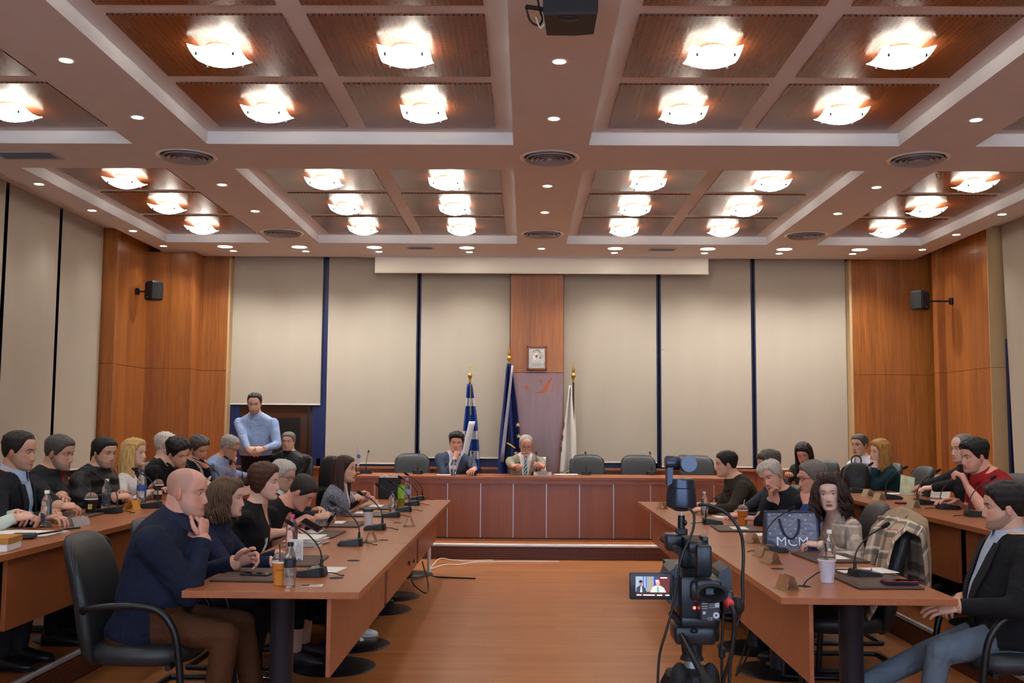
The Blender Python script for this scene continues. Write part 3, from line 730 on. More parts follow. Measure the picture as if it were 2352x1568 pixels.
def frame(y, z):
    """matrix whose +Y is y and whose +Z is close to z"""
    y = Vector(y).normalized(); z = Vector(z); x = y.cross(z); x = x.normalized() if x.length > 1e-6 else y.orthogonal().normalized(); z = x.cross(y)
    return Mx(((x.x,y.x,z.x,0),(x.y,y.y,z.y,0),(x.z,y.z,z.z,0),(0,0,0,1)))
def ik(a, t, l1, l2, pole):
    d = t-a; L = d.length
    if L > (l1+l2)*.999: t = a + d*((l1+l2)*.999/L); d = t-a; L = d.length
    x = (l1*l1-l2*l2+L*L)/(2*L); h = math.sqrt(max(l1*l1-x*x, 0)); dn = d.normalized()
    p = Vector(pole); p = (p - dn*p.dot(dn)); p = p.normalized() if p.length > 1e-6 else dn.orthogonal().normalized()
    return a + dn*x + p*h, t
def capsule(mb, a, b_, ra, rb, seg=14):
    a, b_ = Vector(a), Vector(b_); d = (b_-a).normalized()
    pts = [a-d*ra*.95, a-d*ra*.7, a-d*ra*.3, a, a.lerp(b_,.33), a.lerp(b_,.66), b_, b_+d*rb*.3, b_+d*rb*.7, b_+d*rb*.95]
    rr = [ra*.3, ra*.72, ra*.95, ra, ra+(rb-ra)*.33, ra+(rb-ra)*.66, rb, rb*.95, rb*.72, rb*.3]
    mb.tube(pts, rr, seg)

BODY_N = 0
def person(label, loc=(0,0,0), face=0, hp=None, sit=True, seat=.46, sex='m', s=1.0, lean=8, side=0, bow=0, twist=0, head=(0,0,0), look=None, neckf=0.0,
           skin='light', hair='full', hcol='#2a1d16', hthick=(.020,.008), beard=None, brow=None, lid=.38,
           top='#20242e', low='#1a1c24', shirt='#d5dbe6', vneck=None, tie=None, sleeve=1.0, pat=None, rough=.85, bulk=0.0, belly=0.0, shw=1.0, collar=None, jacket=False,
           la=None, ra=None, feet=None, knee=.0, shoe='#15151a', legs=True, voxel=.012, wid=1.0, jaw=1.0, fat=0.0, nose=1.0, lips=None, glasses=None, extra=None, group=None, long=None, collar_col=None, tuck=True, legbare=False, legsmat=None, HS_=1.0):
    """Seated or standing figure. loc = floor point under the pelvis, face = heading in degrees (0 = +Y, -90 = +X).
    la/ra = dict(w=wrist position in the figure's frame, d=finger direction, n=back-of-hand direction, pole=elbow direction, curl=...)"""
    global BODY_N; BODY_N += 1
    if isinstance(collar_col,str) and not jacket: shirt = collar_col
    f = sex == 'f'
    def pose(s_):
        k_ = s_*(.94 if f else 1.0); hp_ = Vector((0,0,(seat+.085*k_) if sit else .90*k_))
        def spn(t):
            n = 24; p = hp_.copy(); st = t*k_/n
            for i in range(n):
                q = abs(t)*(i+.5)/n
                a = rad(lean)*(0.65+0.75*q/.5) + rad(bow)*max(0,(q-.2)/.3); b = rad(side)*(0.5+q/.5)
                p = p + Vector((math.sin(b)*math.cos(a), math.sin(a), math.cos(a)*math.cos(b)))*st
            return p
        d = (spn(.51)-spn(.50)).normalized(); tw = rad(twist); xx = Vector((math.cos(tw), math.sin(tw), 0)); xx = (xx-d*xx.dot(d)).normalized(); yy = d.cross(xx)
        nb_ = spn(.5)+yy*.012*k_; nd_ = (d*.55+Vector((0,0,1))*.45+yy*(.16+neckf)).normalized()
        hm = Mx.Rotation(rad(twist)*.6+rad(head[0]),4,'Z') @ Mx.Rotation(-rad(head[1]),4,'X') @ Mx.Rotation(rad(head[2]),4,'Y')
        return nb_+nd_*.056*k_ + hm @ (Vector((0,.012,.088))*((.95 if f else 1.0)*(.5+.5*s_)*HS_))
    if hp:                       # the head's place in the room fixes the figure's place and stature
        tg = atY(*hp); zf = loc[2]
        for _ in range(8):
            hh = pose(s); s = min(1.10, max(.90, s + (tg.z-zf-hh.z)/.9))
        hh = pose(s); hw = Mx.Rotation(rad(face),4,'Z') @ hh
        print('PERSON %-44s dz %.3f s %.2f root %.2f %.2f' % (label[:44], tg.z-zf-hh.z, s, tg.x-hw.x, tg.y-hw.y))
        loc = (tg.x-hw.x, tg.y-hw.y, zf)
    W2L = (Mx.Translation(loc) @ Mx.Rotation(rad(face),4,'Z')).inverted()
    k = s*(.94 if f else 1.0)
    root = thing('person', label, 'person', loc, rad(face), group)
    hip = Vector((0,0,(seat+.085*k) if sit else .90*k))
    # spine
    def sp(t):                     # t metres above the pelvis along the spine
        n = 24; p = hip.copy(); st = t*k/n if t > 0 else t*k/n
        for i in range(n):
            q = abs(t)*(i+.5)/n
            a = rad(lean)*(0.65+0.75*q/.5) + rad(bow)*max(0,(q-.2)/.3)
            b = rad(side)*(0.5+q/.5)
            p = p + Vector((math.sin(b)*math.cos(a), math.sin(a), math.cos(a)*math.cos(b)))*st
        return p
    def frm(t):
        e = .01; d = (sp(t+e)-sp(t)).normalized(); tw = rad(twist)*max(0,min(1,t/.45))
        xx = Vector((math.cos(tw), math.sin(tw), 0)); xx = (xx - d*xx.dot(d)).normalized(); yy = d.cross(xx)
        return sp(t), xx, yy, d
    if f: prof = [(-.12,.150,.10,0),(-.06,.185,.125,0),(.03,.182,.122,0),(.13,.140+belly*.5,.100+belly*.6,belly*.5),(.22,.142+belly*.3,.102+belly*.5,.004+belly*.4),(.31,.156,.122,.018),(.38,.168,.108,.008),(.425,.160,.088,-.004),(.462,.118,.072,-.006),(.492,.074,.060,-.006),(.515,.056,.052,-.004)]
    else: prof = [(-.12,.150,.11,0),(-.06,.180,.132,0),(.03,.183,.132,.005+belly*.5),(.13,.176+belly*.5,.126+belly*.7,.008+belly*.7),(.22,.182+belly*.35,.130+belly*.5,.008+belly*.5),(.32,.198,.138,.010),(.40,.212,.122,0),(.448,.200,.104,-.006),(.482,.152,.088,-.008),(.508,.104,.074,-.008),(.53,.070,.062,-.006)]
    mb = MB()
    rings = []
    for t,a,b_,off in prof:
        c, X_, Y_, Z_ = frm(t); a = (a*shw if t > .25 else a)*k+bulk; b_ = b_*k+bulk
        rings.append([c + Y_*off*k + X_*(a*math.copysign(abs(math.cos(q))**.85,math.cos(q))) + Y_*(b_*math.copysign(abs(math.sin(q))**.85,math.sin(q))) for q in (2*math.pi*j/28 for j in range(28))])
    mb.loft(rings)
    c7, X7, Y7, Z7 = frm(.50)
    # head placement
    hy, hp, hr = head
    nb = c7 + Y7*.012*k
    nd = (Z7*.55 + Vector((0,0,1))*.45 + Y7*(.16+neckf)); nd.normalize()
    base = nb + nd*.056*k
    hdir = rad(twist)*.6 + rad(hy)
    HM = Mx.Rotation(hdir,4,'Z') @ Mx.Rotation(-rad(hp),4,'X') @ Mx.Rotation(rad(hr),4,'Y')
    hsz = (.95 if f else 1.0)*(.5+.5*s)*HS_
    hc = base + HM @ (Vector((0,.012,.088))*hsz)
    HT = Mx.Translation(hc) @ HM @ Mx.Scale(hsz,4)
    nr = (.052 if f else .062)*k*(1+fat*.25)
    skull = HT @ Vector((0,-.030,-.035))
    capsule(mb, nb - nd*.03, skull, nr*1.12, nr*.96)
    # arms
    sw = (.160 if f else .196)*k*shw
    S0 = frm(.396 if f else .404); sr = (.054 if f else .067)*k + bulk*.8
    AR = {}
    for sd, spec in ((-1,la),(1,ra)):
        sh = S0[0] + S0[1]*sw*sd - S0[2]*.005
        spec = spec or dict(w=(sd*.17,.30,seat+.2))
        wv = spec.get('w')
        if spec.get('W') is not None: wv = W2L @ Vector(spec['W'])
        elif spec.get('rel') == 'head': wv = HT @ Vector(wv)
        else: wv = Vector(wv)
        l1, l2 = .295*k, .262*k
        el, wr = ik(sh, wv, l1, l2, spec.get('pole',(sd*.6,-.5,-.8)))
        if spec.get('elbow'): el = Vector(spec['elbow'])
        fr_ = .040*k + bulk*.6 if sleeve > .6 else .036*k
        capsule(mb, sh, el, sr, (.052 if not f else .044)*k + bulk*.7)
        wfr = (.034 if sleeve > .9 else .027)*k + (bulk*.5 if sleeve > .9 else 0)
        capsule(mb, el, el.lerp(wr, .985), (.050 if not f else .043)*k + bulk*.7, wfr)
        AR[sd] = (sh, el, wr, spec)
    # legs
    LG = {}
    if legs:
        for sd in (-1,1):
            hj = hip + Vector((sd*.09*k,.02,-.01))
            if sit:
                ft = (feet or {}).get(sd, (sd*(.11+knee), .42, 0.0))
                an = Vector((ft[0],ft[1],ft[2]+.085)); pole = (feet or {}).get(('p',sd), (sd*.1,.5,1))
                kn, an = ik(hj, an, .425*k, .41*k, pole)
            else:
                ft = (feet or {}).get(sd, (sd*.11,0.0,0)); an = Vector((ft[0],ft[1]-.02,.085)); kn = hj.lerp(an,.5)+Vector((0,.02,0))
            capsule(mb, hj, kn, (.094 if not f else .092)*k, (.070 if not f else .064)*k)
            capsule(mb, kn, kn.lerp(an,.97), (.066 if not f else .058)*k, (.056 if not legbare else .036)*k)
            LG[sd] = (hj, kn, an, ft)
    # one continuous skin over all of it
    me = mb.mesh('tmp'); ob = D.objects.new('tmp', me); COL.objects.link(ob)
    md = ob.modifiers.new('r','REMESH'); md.mode = 'VOXEL'; md.voxel_size = voxel
    m2 = ob.modifiers.new('s','SMOOTH'); m2.factor = .5; m2.iterations = 5
    dg = bpy.context.evaluated_depsgraph_get(); dg.update()
    me2 = D.meshes.new_from_object(ob.evaluated_get(dg)); D.objects.remove(ob); D.meshes.remove(me)
    nv = len(me2.vertices); V = np.zeros(nv*3); me2.vertices.foreach_get('co', V); V = V.reshape(-1,3)
    nf = len(me2.polygons); ls = np.zeros(nf,int); lt = np.zeros(nf,int); me2.polygons.foreach_get('loop_start',ls); me2.polygons.foreach_get('loop_total',lt)
    lv = np.zeros(len(me2.loops),int); me2.loops.foreach_get('vertex_index',lv)
    F = [tuple(lv[a:a+n_]) for a,n_ in zip(ls,lt)]; D.meshes.remove(me2)
    def segd(a,b_):
        a,b_ = np.array(a),np.array(b_); d = b_-a; t_ = np.clip(((V-a)@d)/(d@d),-.3,1.3); tt = np.clip(t_,0,1)
        return np.linalg.norm(V-(a+tt[:,None]*d),axis=1), t_
    # spine coordinates of every vertex
    ts = np.linspace(-.12,.56,35); FR = [frm(t) for t in ts]; C_ = np.array([q[0] for q in FR])
    di = np.linalg.norm(V[:,None,:]-C_[None],axis=2); ii = di.argmin(1)
    Xa = np.array([q[1] for q in FR]); Ya = np.array([q[2] for q in FR]); Za = np.array([q[3] for q in FR])
    rel = V-C_[ii]; u = (rel*Xa[ii]).sum(1); w_ = (rel*Ya[ii]).sum(1); tt = ts[ii]+(rel*Za[ii]).sum(1)/k
    arm_d = np.full(nv,9.0); r_skin = np.full(nv,-1.0)
    for sd in (-1,1):
        sh,el,wr,_ = AR[sd]
        d1,t1 = segd(sh,el); d2,t2 = segd(el,wr)
        arm_d = np.minimum(arm_d, np.minimum(d1-.06, d2-.045))
        # sleeve: 1 = to the wrist, .45 = half way down the upper arm ... measured along the arm
        par = np.where(d1-.055 < d2-.04, np.clip(t1,0,1)*.5, .5+np.clip(t2,-.2,1.2)*.5)
        near = np.minimum(d1,d2) < .085
        r_skin = np.where(near & (tt > -.2), np.maximum(r_skin, np.where((np.minimum(d1-.06,d2-.045) < np.abs(di.min(1)-.12)) | (par > .55), (par-sleeve)*.5, -1)), r_skin)
    dn,tn = segd(nb-nd*.03, skull)
    ncut = -.02 if collar is None else collar
    r_skin = np.maximum(r_skin, np.minimum((tn-(.34+ncut)) - np.clip(-(w_),0,.05)*2.0, (nr*1.75-dn)*12))
    r_low = np.full(nv,-1.0)
    if legs:
        for sd in (-1,1):
            hj,kn,an,ft = LG[sd]
            d1,t1 = segd(hj,kn); d2,t2 = segd(kn,an)
            dl = np.minimum(d1-.09,d2-.06)
            hem = .04 if (tuck and not jacket) else -.075
            r_low = np.maximum(r_low, np.where(dl < np.minimum(arm_d,.05), np.where(t1 < .22+(.12 if jacket else 0), (hem-tt), .05), -1))
            if legbare: r_skin = np.where((d2 < .06) & (t2 > legbare) & (d2 < d1), .05, r_skin)
        r_low = np.maximum(r_low, np.where((np.abs(u) < .26)&(arm_d > .0), ((.04 if (tuck and not jacket) else -.075)-tt), -1))
    r_shirt = np.full(nv,-1.0); r_tie = np.full(nv,-1.0)
    isb = (w_ > .01)&(arm_d > -.01)
    if vneck is not None:
        t0, wv_ = vneck             # bottom of the opening, half width at the collar
        r_shirt = np.where(isb & (tt > t0-.05) & (tt < .62), wv_*np.clip((tt-t0)/(.47-t0),-1,1.15) - np.abs(u), -1)
    if jacket or collar_col:        # shirt collar stands around the neck
        cz = np.minimum((nr*1.55-dn)*12, np.minimum((tn-.05),(.6-tn)))
        r_shirt = np.maximum(r_shirt, np.where(tt > .40, cz, -1))
    if tie: r_tie = np.where(isb&(tt < .475), .016+.012*np.clip((.45-tt)/.2,0,1) - np.abs(u), -1); r_tie = np.where(r_shirt > -.002, r_tie, -1)
    # hands, head, eyes go into the same mesh
    ex = MB()
    for sd in (-1,1):
        sh,el,wr,spc = AR[sd]; fd = (wr-el).normalized()
        d = Vector(spc.get('d',fd)); nn = Vector(spc.get('n',(0,0,1)))
        if spc.get('rel') == 'head' : d = HM.to_3x3() @ d; nn = HM.to_3x3() @ nn
        d = (d.normalized()*.75+fd*.25).normalized()
        hand_mesh(ex, Mx.Translation(wr + fd*.004) @ frame(d,nn), sd, spc.get('curl',.5), spc.get('thumb',.4), spc.get('spread',.1), (.93 if f else 1.04)*(.5+.5*s), 1)
    sk = np.array(lin(SKINS[skin]))
    nh = len(ex.v); COLS = [np.tile(sk*np.array([1.03,.97,.96]),(nh,1))]
    G, th = head_grid(f, wid, jaw, nose, fat=fat); nr_, ns_ = G.shape[:2]
    hv = G.reshape(-1,3); hf = []
    for i in range(nr_-1):
        for j in range(ns_):
            kq = (j+1)%ns_; hf.append((i*ns_+j,i*ns_+kq,(i+1)*ns_+kq,(i+1)*ns_+j))
    hf.append(tuple(range(ns_-1,-1,-1))); hf.append(tuple(range((nr_-1)*ns_,nr_*ns_)))
    cm_ = hv*100; hcol_ = np.tile(sk,(len(hv),1))
    z, x_, y_ = cm_[:,2], cm_[:,0], cm_[:,1]
    ch = np.exp(-((np.abs(x_)-4.4)/1.8)**2-((z+3)/1.9)**2)*(y_ > 2)+.8*np.exp(-(x_/1.6)**2-((z+4.3)/1.2)**2)*(y_ > 6)
    hcol_ *= (1-np.outer(ch,[.02,.16,.16]))
    lp = np.clip(np.exp(-(x_/2.35)**4-((z+7.65)/1.0)**4)*1.2-.15,0,1)*(y_ > 5)
    lc = np.array(lin(lips)) if lips else sk*np.array([.80,.55,.52])
    hcol_ = hcol_*(1-lp[:,None]) + lc*lp[:,None]
    ml_ = np.exp(-(x_/2.3)**4-((z+7.68)/.26)**2)*(y_ > 5); hcol_ *= (1-.55*ml_)[:,None]
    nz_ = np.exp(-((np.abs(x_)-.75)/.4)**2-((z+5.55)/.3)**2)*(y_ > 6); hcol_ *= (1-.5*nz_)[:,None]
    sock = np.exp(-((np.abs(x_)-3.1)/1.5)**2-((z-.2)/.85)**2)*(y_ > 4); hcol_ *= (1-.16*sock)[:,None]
    if beard:
        bc, amt, kind = beard; bc = np.array(lin(bc))
        side_ = smooth01((np.abs(x_)-2.4)/2.2)
        topz = np.interp(y_,[-3,0,3,7,9],[.5,-1.5,-4.2,-5.6,-5.6])          # upper edge of the beard: sideburn to moustache
        jawm = smooth01((topz-z)/1.6)*smooth01((y_+3.2)/2.0)
        jawm = np.where((z > -6.0)&(y_ > 6.0)&(np.abs(x_) < 2.6), jawm*.7, jawm)
        if kind == 'goatee': jawm = ((z < -5.9)&(np.abs(x_) < 3.1)&(y_ > 3)).astype(float)
        jawm = np.where(lp > .3, 0, jawm)
        hcol_ = hcol_*(1-amt*jawm[:,None]) + bc*amt*jawm[:,None]
    if hair in ('ring','bald') :
        st = np.array(lin(hcol_c(hcol)))
        mk = np.clip((z-np.interp(np.degrees(np.abs(np.repeat(th[None],nr_,0)).ravel()), *[np.array(q) for q in hairline('ring')]))/1.5,0,1)*(.28 if hair == 'bald' else .3)
        hcol_ = hcol_*(1-mk[:,None]) + st*mk[:,None]
    ex._add([HT @ Vector(p) for p in hv], hf, 1); COLS.append(hcol_)
    def addc(n0, c): COLS.append(np.tile(np.array(c),(len(ex.v)-n0,1)))
    # ears
    for sd in (-1,1):
        n0 = len(ex.v); er = Mx.Rotation(sd*rad(-22),3,'Z') @ Mx.Rotation(rad(-8),3,'X')
        ex.ell((sd*.0745*wid,-.012,-.006),(.0075,.019,.033),10,10,1,HT,er); ex.ell((sd*.078*wid,-.009,-.0),(.004,.011,.018),8,6,1,HT,er)
        addc(n0, sk*np.array([1.0,.80,.78]))
    # eyes, lids, brows
    bco = np.array(lin(brow or hcol))
    for sd in (-1,1):
        c = Vector((sd*.031,.0690,.0015)); n0 = len(ex.v)
        ex.ell(c,(.0118,.0118,.0112),12,10,2,HT); addc(n0,(.7,.68,.65))
        n0 = len(ex.v); ex.ell(c+Vector((0,.0072,-.0005)),(.0064,.0050,.0064),10,8,3,HT); addc(n0,(.03,.02,.015))
        n0 = len(ex.v); lr = []
        for i in range(7):
            a = rad(88) - (rad(88)-rad(38-62*lid))*i/6
            lr.append([c + Vector((math.cos(b2)*.0136, math.sin(b2)*math.cos(a)*.0136, math.sin(b2)*math.sin(a)*.0134)) for b2 in (math.pi*(j/12) for j in range(13))])
        ex.loft(lr,1,HT,cap=False,closed=False); addc(n0, sk*np.array([.86,.76,.74])); COLS[-1][-13:] = sk*.16; COLS[-1][-26:-13] *= .7
        n0 = len(ex.v); lr = []
        for i in range(4):
            a = -rad(88) + rad(64+8*lid)*i/3
            lr.append([c + Vector((math.cos(b2)*.0130, math.sin(b2)*math.cos(a)*.0130, math.sin(b2)*math.sin(a)*.0128)) for b2 in (math.pi*(j/12) for j in range(13))])
        ex.loft(lr,1,HT,cap=False,closed=False); addc(n0, sk*np.array([.92,.82,.80]))
        n0 = len(ex.v); th_ = .0032 if not f else .0022
        ex.tube([Vector((sd*.014,.0895,.0185)),Vector((sd*.024,.0895,.0212)),Vector((sd*.036,.0850,.0222)),Vector((sd*.047,.0755,.0185))],[th_*.8,th_*1.15,th_,th_*.4],6,4,HT,flat=.9); addc(n0,bco)
    # ---- assemble
    o0 = nv
    allv = np.concatenate([V, np.array([tuple(p) for p in ex.v])]); allf = F + [tuple(i+o0 for i in q) for q in ex.f]
    mi = [0]*len(F) + ex.m
    mesh = D.meshes.new('body'); mesh.from_pydata(allv.tolist(), [], allf); mesh.polygons.foreach_set('material_index', mi)
    ne = len(ex.v)
    for nm, arr in (('r_skin',r_skin),('r_low',r_low),('r_shirt',r_shirt),('r_tie',r_tie)):
        a = mesh.attributes.new(nm,'FLOAT','POINT'); a.data.foreach_set('value', np.concatenate([arr, np.full(ne,-1.0)]))
    a = mesh.attributes.new('col','FLOAT_COLOR','POINT')
    cc = np.concatenate([np.tile(sk,(nv,1))]+COLS); cc = np.concatenate([cc, np.ones((len(cc),1))],1); a.data.foreach_set('color', cc.ravel())
    mesh.materials.append(cloth_mat('clothes_%d' % BODY_N, top, low, shirt, skin, pat, rough, tie))
    mesh.materials.append(skin_mat(skin)); mesh.materials.append(mat('eye_white','#d8d2cc',.2)); mesh.materials.append(mat('eye_iris','#1d1410',.15)); mesh.materials.append(hair_mat(brow or hcol))
    mesh.polygons.foreach_set('use_smooth',[True]*len(mesh.polygons)); mesh.update()
    body = D.objects.new('body', mesh); COL.objects.link(body); body.parent = root
    # hair
    if hair not in (None,'bald'):
        hb = MB(); H_, _ = G, th
        deg, zl = hairline(hair if hair in ('full','low','receding','thin','ring','woman') else 'full')
        TH, ZZ = np.broadcast_to(th,G.shape[:2]), G[...,2]*100
        m_ = ZZ - np.interp(np.degrees(np.abs(TH)), deg, zl)
        if hair == 'ring': m_ = np.minimum(m_, 9.2-ZZ + np.clip((np.degrees(np.abs(TH))-120)/30,0,2))
        ctr = np.array([0,-.012,.02]); dirn = G-ctr; dirn /= np.linalg.norm(dirn,axis=2,keepdims=True)
        tk = hthick[1] + (hthick[0]-hthick[1])*smooth01((ZZ-1)/8)
        tk = tk*(1+.28*vnoise(G,BODY_N*1.3,95)+.12*vnoise(G,BODY_N,260))*smooth01(m_/(3.2 if f else 1.9)+.08)
        sink = .006*smooth01((.15-m_)/1.2)
        hv = (G + dirn*(tk+.0014-sink)[...,None]).reshape(-1,3); fs = []
        for i in range(nr_-1):
            for j in range(ns_):
                kq = (j+1)%ns_
                if min(m_[i,j],m_[i,kq],m_[i+1,j],m_[i+1,kq]) > -2.2: fs.append((i*ns_+j,i*ns_+kq,(i+1)*ns_+kq,(i+1)*ns_+j))
        fs.append(tuple(range((nr_-1)*ns_,nr_*ns_))) if hair not in ('ring',) else None
        used = sorted({i for q in fs for i in q}); mp_ = {a_:b2 for b2,a_ in enumerate(used)}
        hb._add([HT @ Vector(hv[i]) for i in used], [tuple(mp_[i] for i in q) for q in fs])
        if long: long(hb, HT, R)
        ho = hb.build('hair', hair_mat(hcol), root, smooth=180)
    if beard and beard[2] == 'goatee':
        gb = MB(); gb.ell((0,.083,-.107),(.022,.014,.017),12,8,0,HT); gb.tube([(-.026,.083,-.072),(-.014,.092,-.065),(0,.094,-.064),(.014,.092,-.065),(.026,.083,-.072)],[.003,.0055,.006,.0055,.003],6,0,HT)
        gb.build('goatee', hair_mat(beard[0]), root, smooth=180)
    if glasses:
        gb = MB()
        for sd in (-1,1):
            cpt = Vector((sd*.033,.094,-.0015 - glasses.get('drop',0)))
            gb.tube([cpt+Vector((math.cos(q)*.023,-.002*abs(math.cos(q)),math.sin(q)*.017)) for q in (2*math.pi*i/18 for i in range(19))],.0015,5,0,HT)
            gb.tube([(sd*.056,.091,.004-glasses.get('drop',0)),(sd*.076*wid,.04,.006),(sd*.0785*wid,-.015,.002),(sd*.077*wid,-.025,-.012)],.0017,5,0,HT)
        gb.tube([(-.011,.096,.004-glasses.get('drop',0)),(0,.1,.007-glasses.get('drop',0)),(.011,.096,.004-glasses.get('drop',0))],.0015,5,0,HT)
        gb.build('glasses', mat('glasses_'+glasses['c'].strip('#'), glasses['c'], .3), root, smooth=60)
    # shoes
    if legs and shoe:
        for sd in (-1,1):
            hj,kn,an,ft = LG[sd]
            sb = MB(); yaw = math.atan2(an.x-hj.x, max(an.y-hj.y,.05))*.4 if sit else sd*.15
            pit = (feet or {}).get(('t',sd), 0)
            T_ = Mx.Translation((an.x,an.y,an.z-.085)) @ Mx.Rotation(-yaw,4,'Z') @ Mx.Translation((0,0,.085)) @ Mx.Rotation(rad(pit),4,'X') @ Mx.Translation((0,0,-.085))
            L_ = .27*k
            def ring(y,wd,h,z0=0.0): return [(wd*math.copysign(abs(math.cos(q))**.7,math.cos(q)), y, z0+max(0,h*(.5+.5*math.sin(q)))) for q in (2*math.pi*j/14 for j in range(14))]
            sb.loft([ring(-.065,.018,.05,.004),ring(-.058,.032,.085,0),ring(-.03,.037,.10,0),ring(.02,.038,.10,0),ring(.06,.041,.078,0),ring(L_*.45,.045,.058,0),ring(L_*.6,.043,.046,.002),ring(L_*.71,.03,.032,.006),ring(L_*.755,.012,.018,.01)],0,T_)
            so = sb.build('shoe', mat('shoe_'+shoe.strip('#'), shoe, .4 if shoe != '#b9bdc4' else .22, metal=0.85 if shoe == '#b9bdc4' else 0), root, smooth=60)
            MB().loft([[(wd*math.copysign(abs(math.cos(q))**.6,math.cos(q))*1.06, yy, z0+.008*math.sin(q)+.006) for q in (2*math.pi*j/14 for j in range(14))] for yy,wd,z0 in ((-.066,.02,0),(-.05,.034,0),(.03,.038,0),(L_*.5,.046,0),(L_*.68,.036,.003),(L_*.762,.012,.006))],0,T_).build('sole', mat('sole_%s' % shoe.strip('#'), '#d8d4cc' if shoe in ('#b9bdc4','#e8e6e2') else '#0d0d0f', .6), so, smooth=60)
    root['_x'] = 0; del root['_x']
    INFO = dict(root=root, HT=HT, AR=AR, frm=frm, LG=LG)
    def surf(t,uu,lift):
        c, X_, Y_, Z_ = frm(t); q = np.array(c); xx = np.array(X_); yy = np.array(Y_); zz_ = np.array(Z_)
        rl = V-q; dd = (rl*yy).sum(1); m3 = (np.abs((rl*xx).sum(1)-uu) < .014)&(np.abs((rl*zz_).sum(1)) < .014)&(dd > 0)&(dd < (.165+belly*1.2)*k+bulk)
        return c + X_*uu + Y_*((dd[m3].max() if m3.any() else .1*k)+lift)
    INFO['surf'] = surf
    if jacket:                      # lapels
        for sd in (-1,1):
            t0 = vneck[0] if vneck else .2; w0 = vneck[1] if vneck else .06
            pt = surf
            lb = MB(); sec = []
            for i in range(7):
                q = i/6; t = t0+(.455-t0)*q; ui = w0*q*.98; ww = .012+.045*math.sin(min(q*1.5,1)*math.pi/2)*(1-.35*max(0,q-.75)/.25)
                sec.append([pt(t,sd*(ui-.003),.003),pt(t,sd*(ui-.003),.009),pt(t,sd*(ui+ww),.008),pt(t,sd*(ui+ww),.001)])
            lb.loft(sec); lb.build('lapel', cloth_plain(top), root, smooth=50)
    if jacket or collar_col:
        cb = MB(); ax = nd.normalized(); q0 = nb - nd*.012
        fx = (Y7 - ax*Y7.dot(ax)).normalized(); rx = fx.cross(ax)
        for sd in (-1,1):
            sec = []
            for i in range(10):
                a = rad(180) - rad(180-14)*i/9; dr = rx*math.sin(a)*sd + fx*math.cos(a)
                r1, r2 = nr*1.16+bulk*.35, nr*1.16+bulk*.45+.014+.008*(i/9)**2; hgt = (.052+bulk*.6)*k - .012*(i/9); drop = .006+.030*(i/9)**2.2
                a_ = q0 + dr*r1 + ax*hgt; b_ = q0 + dr*(r2) + ax*(hgt-.028-drop)
                sec.append([a_, a_+dr*.004, b_+dr*.004, b_])
            cb.loft(sec)
        cb.build('collar', cloth_plain(collar_col if isinstance(collar_col,str) else shirt), root, smooth=50)
    if extra: extra(INFO)
    return INFO
def hcol_c(c): return c
def cloth_plain(c): return mat('cloth_'+c.strip('#'), c, .85, var=.08, scale=20, bump=.2, bscale=200)
# long hair
def locks(n, length, col_w=.016, wave=.0, back=True, spread=1.0, front=False, fwd=None, a0=55, a1=305):
    def fn(hb, HT, R_):
        Hc = HT.translation; up = Vector((0,0,1))
        for i in range(n):
            a = rad(a0 + (a1-a0)*(i+.5)/n + R_.uniform(-4,4))
            r0 = .02; z0 = .122+R_.uniform(-.006,.006)
            st = Vector((math.sin(a)*r0*.75, math.cos(a)*r0*1.0-.01, z0))
            m1 = Vector((math.sin(a)*.070, math.cos(a)*.082-.012, .088))
            mid = Vector((math.sin(a)*.088, math.cos(a)*.100-.012, .02+R_.uniform(-.01,.01)))
            low = Vector((math.sin(a)*.094*spread, math.cos(a)*.104*spread-.02, -.075))
            P = [HT @ st, HT @ m1, HT @ mid, HT @ low]
            L = length*R_.uniform(.85,1.08); q = P[-1]; nseg = max(2,int(L/.05))
            out = (HT.to_3x3() @ Vector((math.sin(a),math.cos(a),0)))*.1
            for j in range(nseg):
                q = q + Vector((0,0,-L/nseg)) + out*(.012*(1 if j < 1 else -.5)) + Vector((R_.uniform(-1,1),R_.uniform(-1,1),0))*wave + (Vector(fwd)*L/nseg if fwd else Vector((0,0,0)))
                P.append(q)
            pts = bez(P,3); m = len(pts); w0 = col_w*R_.uniform(.85,1.2)
            hb.tube(pts,[w0*(.55+.9*min(1,t*4/m))*(1 if t < m*.7 else max(.12,(1-(t/m-.7)/.3*.88))) for t in range(m)],7,0,None,flat=.75)
    return fn
def curls(n, length, amp=.016, rad_=.0085, a0=30, a1=330, zt=.09, vol=1.0):
    def fn(hb, HT, R_):
        for i in range(n):
            a = rad(a0+(a1-a0)*((i*0.618)%1)); lay = R_.uniform(0,1)
            r0 = .018+.04*lay
            st = Vector((math.sin(a)*r0*.8, math.cos(a)*r0-.01, .124-.02*lay+R_.uniform(-.006,.006)))
            m1 = Vector((math.sin(a)*(.072+.012*lay), math.cos(a)*(.086+.01*lay)-.012, .085-.015*lay))
            mid = Vector((math.sin(a)*(.092+.014*lay), math.cos(a)*(.105+.01*lay)-.012, .02))
            st, m1, mid = [Vector((q_.x*vol,q_.y*vol,q_.z*(1+(vol-1)*.6))) for q_ in (st,m1,mid)]
            P = [st, m1, mid]; L = length*R_.uniform(.7,1.1); ns = max(4,int(L/.022)); q = mid.copy(); ph = R_.uniform(0,6)
            for j in range(ns):
                q = q + Vector((math.sin(a)*.002, math.cos(a)*.0015, -L/ns))
                o = Vector((math.cos(ph+j*1.25),math.sin(ph+j*1.25),0))*amp*min(1,.4+j*.2)
                P.append(q+o)
            pts = bez(P,3); m = len(pts)
            hb.tube(pts,[rad_*(.7+.5*min(1,t*3/m))*(1 if t < m*.75 else max(.2,1-(t/m-.75)*3)) for t in range(m)],6,0,HT)
    return fn
